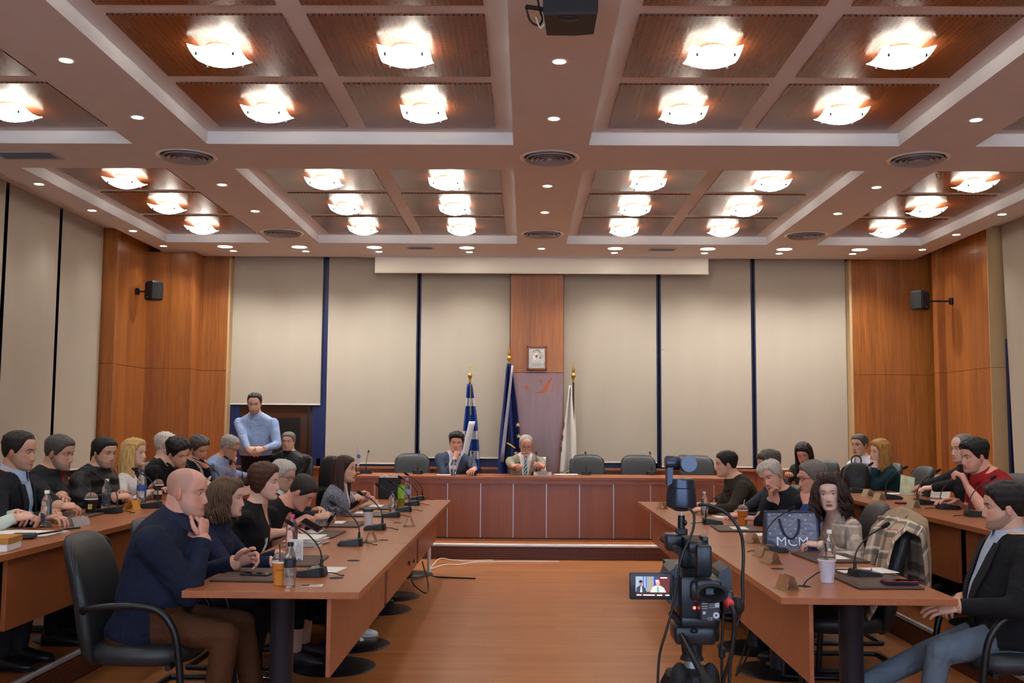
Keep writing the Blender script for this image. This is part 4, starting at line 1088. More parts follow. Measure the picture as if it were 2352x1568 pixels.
def sweep(n=46, r=.0065, lift=.02, spread=64, rough=.004):
    # strands combed from the front hairline up and back over the crown
    def fn(hb, HT, R_):
        for i in range(n):
            a = rad(-spread+2*spread*(i+.5)/n+R_.uniform(-2,2)); lf = lift*R_.uniform(.6,1.15)
            zl = .070-.035*(abs(a)/rad(64))**2
            P = [Vector((math.sin(a)*.070, math.cos(a)*.080+.006, zl)), Vector((math.sin(a)*.078, math.cos(a)*.080+.004, zl+.022+lf*.6)), Vector((math.sin(a)*.070, math.cos(a)*.045, .098+lf)), Vector((math.sin(a)*.060,-.02,.108+lf)), Vector((math.sin(a)*.066,-.075,.075+lf*.6)), Vector((math.sin(a)*.070,-.10,.02))]
            P = [p+Vector((R_.uniform(-1,1),R_.uniform(-1,1),R_.uniform(-1,1)))*rough for p in P]
            pts = bez(P,3); m = len(pts); hb.tube(pts,[r*R_.uniform(.9,1.15)*(.5+.6*min(1,t*3/m)) for t in range(m)],6,0,HT)
    return fn
def both(*fs):
    def fn(hb, HT, R_):
        for q in fs: q(hb, HT, R_)
    return fn
def bun(r=.034, z=.02):
    def fn(hb, HT, R_):
        hb.ell((0,-.125,z),(r,r*.8,r),14,10,0,HT)
    return fn
def pony(L):
    def fn(hb, HT, R_):
        pts = bez([HT @ Vector((0,-.10,.03)), HT @ Vector((0,-.135,.015)), HT @ Vector((0,-.14,-.05)), HT @ Vector((0,-.135,-.05-L))],5)
        hb.tube(pts,[.018-.010*i/len(pts) for i in range(len(pts))],8)
    return fn
# ------------------------------------------------------------ who sits where
chair0 = make_chair('', 'black leather armchairs'); chair_used = []
def chair(x, y, z, face, label):
    if not chair_used:
        o = chair0; o.location = (x,y,z); o.rotation_euler = (0,0,rad(face)); o['label'] = label
    else: o = dup(chair0, (x,y,z), rad(face), label)
    chair_used.append(o); return o
def seat_of(I, label, back=.0):
    r = I['root']; a = r.rotation_euler.z
    p = r.location + Vector((-math.sin(a), math.cos(a),0))*(.03-back)
    return chair(p.x,p.y,r.location.z, math.degrees(a), label)
T1, T2 = TZ+.03, RZ+.03
CLASP_R = lambda W: dict(W=W, d=(-.8,.7,.1), n=(.3,.2,1), curl=.6, thumb=.5)
CLASP_L = lambda W: dict(W=W, d=(.8,.7,.1), n=(-.3,.2,1), curl=.6, thumb=.5)
def ch(x=.02, y=.075, z=-.225, **k):
    d = dict(rel='head', w=(x,y,z), d=(-x*3,.25,1), n=(x*8,1,.0), curl=.85, thumb=.5, pole=(x*4,.35,-1)); d.update(k); return d
BL = 'black leather armchair '
# ---- front left row (facing right)
I = person('bald man in navy jacket and brown trousers resting chin on his hand', hp=(430,1130,5.15), face=-90, lean=17, skin='ruddy', hair='bald', hcol='#57504a', beard=('#8a786c',.40,'full'),
  top='#111a30', low='#4c2c17', bulk=.020, belly=.05, shw=1.06, head=(-4,3,0), fat=.6, jaw=1.05, jacket=False, tuck=False, collar=.22, collar_col='#131d36', brow='#4a3c34',
  ra=ch(.02,.105,-.225,curl=.8,d=(-.1,-.05,1)), la=dict(W=atY(540,1292,5.45),d=(.1,.9,.45),n=(-.8,-.1,.55),curl=[.25,.4,.55,.65],thumb=.05,spread=.3),
  feet={1:(.10,.40,0),-1:(-.14,.55,0)}, shoe='#2a1c14', voxel=.010)
P1 = I; seat_of(I, BL+'of the bald man, nearest on the left')
I = person('woman with wavy light brown hair in navy sweatshirt and silver sneakers', hp=(523,1142,5.95), face=-90, sex='f', lean=15, skin='fair', hair='woman', hcol='#5a4330', long=both(curls(150,.17,amp=.011,rad_=.006,a0=60,a1=300,vol=1.08),sweep(50,.006,.010)), hthick=(.012,.009),
  top='#121a38', low='#10131f', bulk=.010, head=(0,2,0), tuck=False, lips='#a8625a', collar=.05,
  ra=dict(W=at(622,1290,T1),d=(-.5,.8,0),n=(.2,.1,1),curl=.4), la=dict(W=at(640,1272,T1),d=(.7,.7,0),n=(-.2,.1,1),curl=.4),
  feet={1:(.02,.34,0),-1:(-.20,.22,0)}, shoe='#b9bdc4', legbare=.72)
P2 = I; seat_of(I, BL+'of the woman with silver sneakers')
I = person('woman in black short sleeved top with tied back brown hair', hp=(608,1106,6.7), face=-90, sex='f', lean=13, skin='fair', hair='woman', hcol='#4a2a1c', long=both(bun(.036,.0),sweep(60,.006,.012,70,.0015)), hthick=(.020,.014), s=1.03,
  top='#0c0c10', low='#0e0e12', belly=.05, shw=1.08, bulk=.006, fat=.7, head=(-3,2,0), sleeve=.30, tuck=False, lips='#a5625c', collar=-.12, vneck=(.36,.045), shirt='#c49a86', knee=.02,
  ra=dict(W=at(655,1222,T1+.02),d=(-.4,.9,-.1),n=(.2,.1,1),curl=.5), la=dict(W=at(672,1215,T1+.02),d=(.6,.7,-.1),n=(-.2,.1,1),curl=.5), shoe='#3a3034', legbare=.6)
P3 = I; seat_of(I, BL+'of the woman in the black top')
I = person('man in black t-shirt bent over his phone', hp=(694,1130,7.35), face=-90, lean=22, bow=22, skin='ruddy', hair='full', hcol='#2c2420', hthick=(.010,.004), s=1.0,
  top='#0b0b0e', low='#14151b', head=(-4,38,0), sleeve=.30, tuck=False, collar=-.04, lid=.95, belly=.03, shw=1.05, neckf=.1,
  ra=dict(W=at(680,1200,T1+.06),d=(-.4,.9,.2),n=(.4,.1,.9),curl=.6), la=dict(W=at(695,1195,T1+.06),d=(.6,.8,.2),n=(-.4,.1,.9),curl=.6), shoe='#e8e6e2', feet={1:(.10,.62,0),-1:(-.10,.70,0)})
P5 = I; seat_of(I, BL+'of the man bent over his phone')
I = person('white haired man with glasses in dark suit holding a striped phone', hp=(650,1092,8.05), face=-90, lean=8, skin='light', hair='full', hcol='#b9b2a8', hthick=(.016,.010), s=1.0,
  top='#14161f', low='#14161f', shirt='#c8d2e4', jacket=True, vneck=(.2,.06), head=(-18,14,0), glasses=dict(c='#1a1a1e'), brow='#8a8278',
  ra=dict(W=at(728,1188,T1+.07),d=(-.3,.9,.3),n=(.5,.1,.8),curl=.6), la=dict(W=at(742,1180,T1+.08),d=(.5,.8,.4),n=(-.5,.1,.8),curl=.6))
P4 = I; seat_of(I, BL+'of the white haired man with glasses, front left row')
I = person('young woman with long brown hair in navy and white patterned blouse', hp=(793,1078,8.95), face=-90, sex='f', lean=14, skin='light', hair='woman', hcol='#3a2018', long=locks(26,.20,.013,a0=70,a1=290), hthick=(.014,.010),
  top='#161d33', low='#15161d', pat=('dots',130.0,'#a9aebc',.50), head=(-12,-2,0), lips='#9a4f4a', tuck=False, vneck=(.3,.04), shirt='#e2dedb', bulk=.012,
  ra=dict(W=at(835,1152,T1+.03),d=(-.3,1,.5),n=(.5,.2,.8),curl=.7), la=dict(W=at(848,1142,T1+.05),d=(.4,.9,.5),n=(-.5,.1,.8),curl=.7))
P8 = I; seat_of(I, BL+'of the woman in the patterned blouse')
I = person('woman with long straight black hair in black, sitting beside the patterned blouse', hp=(764,1076,9.75), face=-90, sex='f', lean=6, skin='light', hair='woman', hcol='#0d0b0d', long=locks(28,.28,.015,a0=60,a1=300), hthick=(.016,.012),
  top='#0e0e12', low='#0e0e12', head=(25,0,0), tuck=False, ra=dict(W=at(820,1150,T1+.03)), la=dict(W=at(830,1146,T1+.03)))
seat_of(I, BL+'of the black haired woman')
# ---- rear left row (platform, facing right)
Z = (0,0,PL)
I = person('man in pale mint shirt with folded hands at the left picture edge', hp=(-75,1030,5.75), loc=Z, face=-90, lean=10, top='#b9c4b8', low='#20222a', hair='full', hcol='#3a2c22', collar_col='#b9c4b8', shirt='#b9c4b8',
  ra=CLASP_R(at(30,1190,T2+.04)), la=CLASP_L(at(40,1180,T2+.04)))
seat_of(I, BL+'of the man in the mint shirt')
I = person('dark haired man in black suit and open blue shirt, rear left row', hp=(45,1036,6.4), loc=Z, face=-90, lean=7, top='#0c0f17', low='#0c0f17', shirt='#9fb4d2', jacket=True, vneck=(.10,.075), hair='receding', hcol='#1c1613', hthick=(.014,.009), skin='tan',
  head=(-6,5,0), beard=('#4a3c34',.25,'full'), bulk=.012, ra=dict(W=at(95,1190,T2+.02)), la=dict(W=at(110,1180,T2+.02)), twist=8)
seat_of(I, BL+'of the man in the open blue shirt')
I = person('grey bearded man in black jacket over a red scarf', hp=(137,1040,7.0), loc=Z, face=-90, lean=14, top='#101218', low='#14161d', shirt='#5e1218', vneck=(.12,.035), hair='full', hcol='#4a4540', hthick=(.012,.006), skin='tan',
  head=(-10,9,0), beard=('#6a645c',.6,'full'), bulk=.022, shw=1.06, fat=.6, collar=.12, ra=CLASP_R(at(140,1168,T2+.05)), la=CLASP_L(at(148,1160,T2+.06)), twist=6, pat=('puffer',))
seat_of(I, BL+'of the grey bearded man with the red scarf')
I = person('man with tied back black hair in black quilted vest', hp=(240,1040,7.75), loc=Z, face=-90, lean=12, top='#0d0e12', low='#14161d', hair='full', hcol='#100d0d', hthick=(.010,.008), long=pony(.08), skin='tan',
  head=(-22,4,0), beard=('#5a524c',.55,'full'), bulk=.024, shw=1.1, belly=.06, fat=.9, wid=1.04, collar=.12, pat=('puffer',), rough=.55, ra=CLASP_R(at(262,1142,T2+.05)), la=CLASP_L(at(280,1134,T2+.05)), twist=-8)
seat_of(I, BL+'of the man in the quilted vest')
I = person('woman with long platinum blonde hair in white jacket', hp=(310,1040,8.45), loc=Z, face=-90, sex='f', lean=4, skin='fair', hair='woman', hcol='#cfa96c', long=both(locks(32,.27,.017,a0=66,a1=294),sweep(50,.007,.016,66,.002)), hthick=(.022,.016), top='#d9d5d4', low='#d9d5d4', shirt='#1a1a20', vneck=(.22,.05),
  head=(-8,-3,0), lips='#b06a64', ra=dict(W=at(345,1130,T2+.03)), la=dict(W=at(350,1125,T2+.03)))
seat_of(I, BL+'of the blonde woman in white')
I = person('white haired man half hidden behind the man in black, rear left row', hp=(381,1022,9.75), loc=Z, face=-90, lean=3, skin='pale', hair='full', hcol='#d0c6b8', hthick=(.016,.010), top='#2a2c34', low='#1a1c24', head=(20,0,0), ra=dict(W=at(450,1115,T2)), la=dict(W=at(455,1110,T2)))
seat_of(I, BL+'of the half hidden white haired man')
I = person('dark haired man in black leaning far forward over the rear left desk', hp=(408,1040,9.0), loc=Z, face=-90, lean=26, bow=14, skin='light', hair='full', hcol='#151011', hthick=(.026,.006), top='#0b0c0f', low='#101116', beard=('#4a3a34',.35,'full'),
  head=(-22,20,14), collar=.05, lid=.5, ra=dict(W=at(380,1108,T2)), la=dict(W=at(400,1104,T2)), bulk=.012)
seat_of(I, BL+'of the man leaning far forward', .05)
I = person('grey bearded man in dark suit covering his mouth with his hand', hp=(457,1030,9.9), loc=Z, face=-90, lean=14, skin='tan', hair='full', hcol='#4b443e', hthick=(.022,.007), top='#10121a', low='#10121a', shirt='#d8d5d2', jacket=True, vneck=(.14,.055), beard=('#5a5048',.65,'full'),
  head=(-28,20,8), lid=.8, ra=dict(W=at(440,1112,T2)), la=ch(-.045,.10,-.17,d=(.7,-.2,.7),n=(-.3,1,.2),curl=.35))
seat_of(I, BL+'of the grey bearded man in a dark suit')
I = person('grey haired man with glasses in light blue shirt looking down', hp=(527,1027,10.6), loc=Z, face=-90, lean=16, bow=10, skin='tan', hair='full', hcol='#9a9288', hthick=(.014,.009), top='#8d9fc4', low='#23262f', shirt='#8d9fc4', collar_col='#8d9fc4', glasses=dict(c='#1c1c20'), brow='#5a5048',
  head=(-12,22,0), lid=.9, belly=.04, ra=dict(W=at(590,1098,T2)), la=ch(-.03,.10,-.18,curl=.6), shw=1.05)
seat_of(I, BL+'of the man in the light blue shirt')
I = person('standing man with short beard in light blue shirt and black trousers', hp=(585,926,12.35), loc=Z, face=172, sit=False, skin='light', hair='receding', hcol='#2a1b14', hthick=(.012,.007), top='#8fa3c8', low='#101116', shirt='#8fa3c8', collar_col='#8fa3c8', beard=('#46342a',.6,'full'),
  belly=.05, shw=1.06, head=(14,12,0), lid=.6, ra=dict(W=atY(570,1032,12.0),d=(-1,.4,-.2),n=(.1,.8,.5),curl=.5), la=dict(W=atY(607,1030,12.0),d=(1,.4,-.2),n=(-.1,.8,.5),curl=.5))
I = person('grey bearded man in black jacket sitting by the half raised blind', hp=(662,1014,12.45), loc=Z, face=176, lean=3, skin='tan', hair='full', hcol='#6a635c', hthick=(.008,.004), top='#0e0f13', low='#14151b', shirt='#17181d', beard=('#989088',.5,'full'), wid=1.05, fat=.6,
  bulk=.022, shw=1.08, collar=.1, rough=.5, head=(0,0,0), ra=dict(w=(-.02,.24,.68),d=(-1,.1,0),n=(0,1,.2)), la=dict(w=(.04,.27,.70),d=(1,.1,0),n=(0,1,.2)))
seat_of(I, BL+'of the man sitting by the half raised blind')
# ---- head table
I = person('dark haired man in blue grey suit with fist before his mouth', hp=(1048,1016,12.95), loc=Z, face=180, lean=10, skin='ruddy', hair='full', hcol='#1d1715', hthick=(.024,.008), top='#3a4256', low='#2a3040', shirt='#c3cbdb', jacket=True, vneck=(.06,.075), HS_=1.06, wid=1.05, fat=.5,
  head=(4,4,-2), shw=1.06, bulk=.008, side=-5, ra=ch(.01,.125,-.19,curl=.95,d=(-.2,-.4,1),n=(.5,.9,-.2)), la=dict(W=at(1098,1088,T2+.01),d=(.5,.9,-.1),n=(-.2,0,1),curl=.5))
C1 = I; seat_of(I, BL+'of the man in the blue grey suit')
I = person('older man with white goatee in beige suit reading from papers', hp=(1208,1022,12.85), loc=Z, face=180, lean=12, skin='ruddy', hair='thin', hcol='#a39c92', hthick=(.008,.006), top='#8f8674', low='#7d7566', shirt='#e2d8d4', jacket=True, vneck=(.06,.075), tie=('#2f7d86','#a9c2c8'), beard=('#d0cac2',.85,'goatee'), glasses=dict(c='#22201e',drop=.012),
  head=(6,16,0), lid=.9, belly=.05, shw=1.06, bulk=.008, HS_=1.06, brow='#8a8078', ra=dict(W=at(1186,1084,T2+.05),d=(-.7,.8,.3),n=(.3,.3,.9),curl=.7), la=dict(W=at(1252,1084,T2+.05),d=(.5,.7,.5),n=(-.6,.2,.6),curl=.7))
C2 = I; seat_of(I, BL+'of the man in the beige suit')
# ---- front right row (facing left)
I = person('dark haired man in olive brown sweater leaning on the front right desk', hp=(1668,1066,9.9), face=90, lean=24, skin='light', hair='full', hcol='#17110f', hthick=(.014,.006), top='#2c2519', low='#1a1b20', head=(-4,2,0), s=1.02, bulk=.010, shw=1.05,
  la=dict(W=at(1622,1170,T1+.01),d=(.4,.9,0),n=(-.2,.1,1)), ra=dict(W=at(1612,1160,T1+.01),d=(-.4,.9,0),n=(.2,.1,1)))
seat_of(I, BL+'of the man in the olive brown sweater', .06)
I = person('grey haired man hidden behind the white haired man, front right row', hp=(1766,1068,9.2), face=90, lean=10, skin='ruddy', hair='full', hcol='#4c453f', hthick=(.022,.009), top='#2a2d36', low='#1a1b20', head=(10,8,0), la=dict(W=at(1700,1185,T1)), ra=dict(W=at(1690,1180,T1)))
seat_of(I, BL+'of the hidden grey haired man, front right row')
I = person('white haired man in navy sweater resting his face on his hand', hp=(1772,1094,8.25), face=90, lean=16, side=-6, twist=24, skin='ruddy', hair='full', hcol='#b8b0a6', hthick=(.020,.010), top='#0e121c', low='#16181f', brow='#5a524a',
  head=(28,14,20), lid=.55, bulk=.010, shw=1.06, la=dict(W=at(1738,1192,T1+.02),d=(.3,.9,0),n=(-.2,.1,1)), ra=ch(.05,.075,-.17,d=(-.3,.0,1),n=(.8,.7,0),curl=.7))
F3 = I; seat_of(I, BL+'of the white haired man in navy')
I = person('grey haired man in blue shirt half hidden behind the curly haired woman', hp=(1866,1098,7.6), face=90, lean=14, skin='ruddy', hair='full', hcol='#6e665e', hthick=(.018,.009), top='#28427f', low='#1a1c24', head=(4,4,0), glasses=dict(c='#1c1c20'),
  la=ch(-.045,.075,-.19,d=(.3,.0,1),n=(-.8,.6,0),curl=.85), ra=dict(W=at(1800,1195,T1)), shirt='#28427f')
seat_of(I, BL+'of the man in the blue shirt')
I = person('woman with curly dark auburn hair and red lipstick in beige plaid shirt', hp=(1906,1134,6.75), face=90, sex='f', lean=14, twist=18, skin='pale', hair='woman', hcol='#2c1812', long=both(curls(220,.20,amp=.015,rad_=.0062,a0=36,a1=324,vol=1.18),sweep(60,.0075,.030,70,.006)), hthick=(.020,.014), top='#a89688', low='#1c1c22', lips='#8a1420', brow='#3a241c',
  pat=('plaid',[(2,.075,.30,'#7f7672'),(0,.085,.28,'#d2c4b6'),(1,.085,.22,'#807a7c'),(2,.15,.08,'#ded2c6')]), head=(56,-3,4), wid=1.05, vneck=(.28,.05), shirt='#cba594', tuck=False, bulk=.012, lid=.34, HS_=1.04,
  la=dict(W=at(1885,1252,T1+.02),d=(.7,.7,0),n=(-.2,.1,1)), ra=dict(W=at(1862,1235,T1+.02),d=(-.6,.8,0),n=(.2,.1,1)))
F5 = I; F5C = seat_of(I, BL+'of the curly haired woman, covered by a tan jacket')
I = person('dark haired man in black blazer and grey jeans sitting nearest on the right', hp=(2306,1164,5.15), face=90, lean=-4, skin='light', hair='full', hcol='#15110f', hthick=(.022,.010), top='#0b0c10', low='#5d6a78', shirt='#a9b6cc', jacket=True, vneck=(.02,.06), beard=('#3a2c26',.5,'full'),
  head=(-16,2,0), bulk=.012, belly=.05, shw=1.05, la=dict(W=atY(2205,1392,4.9),d=(.3,.9,-.1),n=(-.6,.2,.7),curl=.3), ra=dict(w=(.16,.16,.66)), shoe='#16161a',
  feet={-1:(-.16,.48,0),1:(.06,.86,.10),('p',1):(-.1,.4,1),('t',1):14}, voxel=.010)
F6 = I; seat_of(I, BL+'nearest on the right, of the man in the black blazer', .04)
# ---- rear right row
I = person('woman with long dark hair in camouflage top bending over papers', hp=(1845,1040,11.6), loc=Z, face=140, sex='f', lean=14, bow=12, skin='ruddy', hair='woman', hcol='#1d1310', long=locks(24,.20,.014,a0=60,a1=300), hthick=(.016,.012), top='#2b2818', low='#1a1b20', pat=('camo',[('#3d3820',9,.53),('#17150f',11,.56)]),
  head=(12,30,0), lid=.9, fat=.5, shirt='#cfcbd2', vneck=(.05,.03), bulk=.012, belly=.04, shw=1.05, s=1.03, ra=dict(w=(.14,.34,.80)), la=dict(w=(-.14,.34,.80)), sleeve=.62)
seat_of(I, BL+'of the woman in the camouflage top')
I = person('short haired man in white shirt behind the black backpack', hp=(1974,1022,11.2), loc=Z, face=108, lean=6, skin='tan', hair='full', hcol='#4a433c', hthick=(.008,.004), top='#cfc9d2', low='#22242c', shirt='#cfc9d2', collar_col='#d6d0d8', head=(20,0,0), shw=1.05, la=dict(W=at(1950,1112,T2+.02)), ra=dict(W=at(1940,1108,T2+.02)))
seat_of(I, BL+'of the man in the white shirt')
I = person('blonde woman in teal top resting her cheek on her hand', hp=(2020,1038,10.3), loc=Z, face=92, sex='f', lean=14, skin='fair', hair='woman', hcol='#a8783c', long=both(locks(26,.13,.016,a0=60,a1=300),sweep(50,.007,.020,66,.003)), hthick=(.026,.018), top='#0f3038', low='#1a1b20', head=(10,-2,-6), lips='#a05a54', bulk=.010, shw=1.06,
  la=ch(-.05,.075,-.17,d=(.3,.0,1),n=(-.8,.6,0),curl=.75), ra=dict(W=at(1985,1112,T2+.02)))
seat_of(I, BL+'of the blonde woman in teal')
I = person('balding grey haired man in dark jacket beside the man in red', hp=(2212,1030,8.75), loc=Z, face=92, lean=12, skin='fair', hair='thin', hcol='#7a736a', hthick=(.008,.007), top='#12161f', low='#1a1b20', head=(8,2,0), bulk=.014, beard=('#9a9288',.3,'full'), la=dict(W=at(2105,1128,T2+.02),d=(.2,.9,0),n=(-.2,.1,1)), ra=dict(W=at(2095,1122,T2+.02)))
seat_of(I, BL+'of the balding man in the dark jacket')
I = person('dark haired man in red polo shirt speaking with a raised hand', hp=(2238,1048,7.75), loc=Z, face=90, lean=24, skin='ruddy', hair='full', hcol='#120e0e', hthick=(.024,.006), top='#8e0d16', low='#1a1b22', head=(10,6,0), sleeve=.34, shw=1.08, belly=.06, bulk=.012, fat=.6, collar_col='#8e0d16', shirt='#8e0d16', beard=('#4a342c',.3,'full'),
  la=dict(W=atY(2222,1118,7.55),d=(.1,.2,1),n=(-.5,-.6,.2),curl=.8), ra=dict(W=at(2195,1150,T2+.03),d=(-.1,1,0),n=(.2,.1,1),curl=.25))
Q5 = I; seat_of(I, BL+'of the man in the red polo shirt', .05)
# ---- empty chairs
Pz = PL
for px,lab in ((942,'empty black leather armchair left of the man in the blue grey suit'),(1351,'empty black leather armchair right of the man in the beige suit'),(1471,'empty black leather armchair second right of the man in beige'),(1607,'empty black leather armchair at the right end of the head table')):
    p = atY(px,1075,13.3); chair(p.x,p.y-.05,Pz,180,lab)
chair(1.86,6.08,0,86,'empty black armchair with a plaid coat over its back')
chair(-2.03,7.0-.55,0,-90,'') if False else None
# ------------------------------------------------------------ things on the desks
M_micgrey = mat('mic_top_grey', '#6b655c', 0.5)
M_red = mat('red_button', '#b3262c', 0.4)
M_foam = mat('mic_foam', '#141214', 0.95, bump=.4, bscale=400)
mic0 = None
def make_mic():
    t = thing('conference_microphone', '', 'microphone', (0,0,0), 0, 'gooseneck conference microphones')
    def rr(w_,y0,y1,z,c=.018): return [(-w_+c,y0,z),(w_-c,y0,z),(w_,y0+c,z),(w_,y1-c,z),(w_-c,y1,z),(-w_+c,y1,z),(-w_,y1-c,z),(-w_,y0+c,z)]
    a = rr(.062,-.075,.085,.002); b_ = rr(.062,-.075,.085,.014); c = rr(.057,-.068,.07,.034); c = [(x,y,z+(.012 if y < 0 else -.004)) for x,y,z in c]
    MB().loft([a,b_,c]).build('base', M_black, t, smooth=30)
    MB().loft([[(x*.84,y*.84,z+.0005) for x,y,z in c],[(x*.82,y*.82,z+.0025) for x,y,z in c]]).build('top_plate', M_micgrey, t)
    MB().box((-.02,.04,.0335),(.024,.014,.004),T=Mx.Rotation(0,4,'X')).build('talk_button', M_red, t)
    MB().box((.012,-.002,.0385),(.05,.05,.003)).build('speaker_grille', M_black, t)
    pth = bez([(0,-.05,.042),(0,-.053,.07),(0,-.038,.14),(0,.02,.21),(0,.105,.262)],6)
    MB().lathe([(.010,0),(.0075,.045)],10).build('neck_socket', M_black, t, loc=(0,-.05,.042))
    MB().tube(pth,.0042,8).build('gooseneck', M_black, t, smooth=60)
    d = (pth[-1]-pth[-2]).normalized(); e = pth[-1]
    hd = MB().tube([e-d*.004,e,e+d*.012,e+d*.03,e+d*.044,e+d*.05],[.006,.0095,.0115,.0115,.010,.004],12).build('microphone_head', M_foam, t, smooth=60)
    MB().tube([e-d*.014,e-d*.004],[.0068,.0068],12).build('light_ring', mat('mic_ring','#4a1414',.4), t, smooth=60)
    MB().tube(bez([(.02,-.072,.014),(.03,-.11,.012),(.0,-.15,.006),(.01,-.17,.003)],5),.003,6).build('cable', M_black, t, smooth=60)
    return t
mic_n = [0]
def mic(px, py, z, rz, label, sc=1.0):
    global mic0
    p = at(px,py,z)
    if mic0 is None: mic0 = make_mic(); o = mic0; o.location = p; o.rotation_euler = (0,0,rad(rz)); o['label'] = label
    else: o = dup(mic0, p, rad(rz), label)
    o.scale = (sc,)*3; return o
GM = 'gooseneck microphone '
for px,py,l,rz in ((716,1322,'on the near corner of the front left desk, beside the orange cup',88),(807,1252,'in front of the woman in the black top',92),(863,1216,'beside the white paper cup with black lid',88),(899,1187,'before the white haired man with glasses, front left row',90),(927,1174,'beside the clear bottle, far part of the front left desk',94),(947,1160,'beside the green tea bottle',90),(959,1148,'nearest the far end of the front left desk',90)):
    mic(px,py,TZ,rz,GM+l)
for px,py,l,rz in ((1635,1203,'near the bottle at the far end of the front right desk',-92),(1776,1267,'in front of the blue tote bag',-86),(1985,1326,'beside the open notebook on the near front right desk',-84)):
    mic(px,py,TZ,rz,GM+l)
for px,py,l in ((252,1178,'beside the dark cup on the rear left desk'),(346,1166,'before the blonde woman in white'),(420,1143,'hidden behind the bald man, rear left desk'),(492,1126,'before the man leaning far forward'),(545,1112,'before the man in the light blue shirt')):
    mic(px,py,RZ,90,GM+l)
for px,py,l in ((1972,1131,'beside the black backpack'),(2048,1146,'beside the standing green leaflet'),(2122,1158,'beside the red box on the rear right desk'),(2176,1169,'before the man in the red polo shirt'),(2244,1186,'beside the dark haired man in the black blazer, rear right desk')):
    mic(px,py,RZ,-90,GM+l)
for px,py,l in ((842,1087,'beside the small table flag'),(960,1088,'before the empty chair at the left of the head table'),(1083,1091,'before the man in the blue grey suit'),(1232,1091,'before the man in the beige suit'),(1346,1090,'before the first empty chair right of the beige suit'),(1496,1090,'before the second empty chair right of the beige suit')):
    mic(px,py,RZ,0,GM+l)
# bottles
M_pet = mat('clear_plastic', '#eef3f6', 0.06, trans=.92, ior=1.33, spec=.6)
M_petp = mat('pink_plastic', '#f0d0d4', 0.08, trans=.9, ior=1.33)
M_tea = mat('green_tea', '#a8a83a', 0.1, trans=.6, ior=1.33)
def bottle(px, py, z, label, cap='#e8e6e2', h=.215, lab='#4a6fa8', body=None, lh=(.38,.58), r=.032):
    p = at(px,py,z); t = thing('water_bottle', label, 'bottle', p, R.uniform(0,6), 'bottles on the desks')
    s = h/.215
    MB().lathe([(r*.8,0.001),(r*.97,.004*s),(r,.012*s),(r,.035*s),(r*.94,.045*s),(r,.055*s),(r,.115*s),(r*.93,.125*s),(r*.98,.14*s),(r*.8,.165*s),(r*.48,.185*s),(.0125,.192*s),(.0125,.2*s)],20).build('body', body or M_pet, t, smooth=50)
    MB().lathe([(.0148,.196*s),(.015,.2*s),(.015,.212*s),(.013,.215*s)],16).build('cap', mat('cap_'+cap.strip('#'),cap,.4), t, smooth=40)
    if lab: MB().lathe([(r*1.012,.215*s*lh[0]),(r*1.015,.215*s*lh[0]+.001),(r*1.015,.215*s*lh[1]),(r*1.012,.215*s*lh[1]+.001)],20,cap=False).build('label_band', mat('band_'+lab.strip('#'),lab,.5,var=.3,scale=60), t, smooth=50)
    return t
bottle(665,1347,TZ,'clear bottle with black cap beside the orange paper cup',cap='#141416',lab='#26282c',lh=(.44,.62),r=.029)
bottle(669,1272,TZ,'clear bottle with bright pink cap behind the white printed card',cap='#e0468a',lab=None,h=.24,body=M_petp,r=.036)
bottle(900,1180,TZ,'clear bottle with dark blue cap on the front left desk',cap='#20307a',lab=None,h=.2)
t = bottle(921,1168,TZ,'green tea bottle with green label on the front left desk',cap='#3c9a34',lab='#8cc63a',lh=(.42,.95),body=M_tea,h=.23)
bottle(934,1158,TZ,'tall clear bottle with blue label behind the green tea',cap='#6fa0d8',lab='#8fb4dc',h=.26)
bottle(105,1210,RZ,'clear bottle with white cap nearest on the rear left desk',cap='#eceae6',lab='#2a3f8a',lh=(.25,.29))
bottle(243,1169,RZ,'clear bottle with white cap behind the left microphone, rear left desk',cap='#eceae6',lab='#2a3f8a',lh=(.25,.29))
bottle(324,1160,RZ,'large clear bottle with blue cap before the blonde woman',cap='#2a3a78',lab='#3a56a0',lh=(.40,.55),h=.27,r=.036)
bottle(385,1128,RZ,'small clear bottle with light blue cap, mostly behind the bald head',cap='#6fa0d8')
bottle(487,1112,RZ,'clear bottle before the man in the light blue shirt',cap='#6fa0d8')
bottle(668,1086,RZ,'clear bottle with blue cap at the far end before the seated man in black',cap='#5a86d0')
bottle(1041,1092,RZ,'water bottle before the man in the blue grey suit',cap='#e6e6e6',lab='#c9ccd2')
bottle(1191,1090,RZ,'water bottle before the man in the beige suit',cap='#9fc0dc',lab='#a8bccc')
bottle(1618,1184,TZ,'clear bottle beside the conference camera, front right desk',cap='#9fc0e4',lab='#7f9fc8',lh=(.3,.5))
bottle(1906,1308,TZ,'clear bottle behind the white patterned cup',cap='#f0e8e0',lab=None,h=.22)
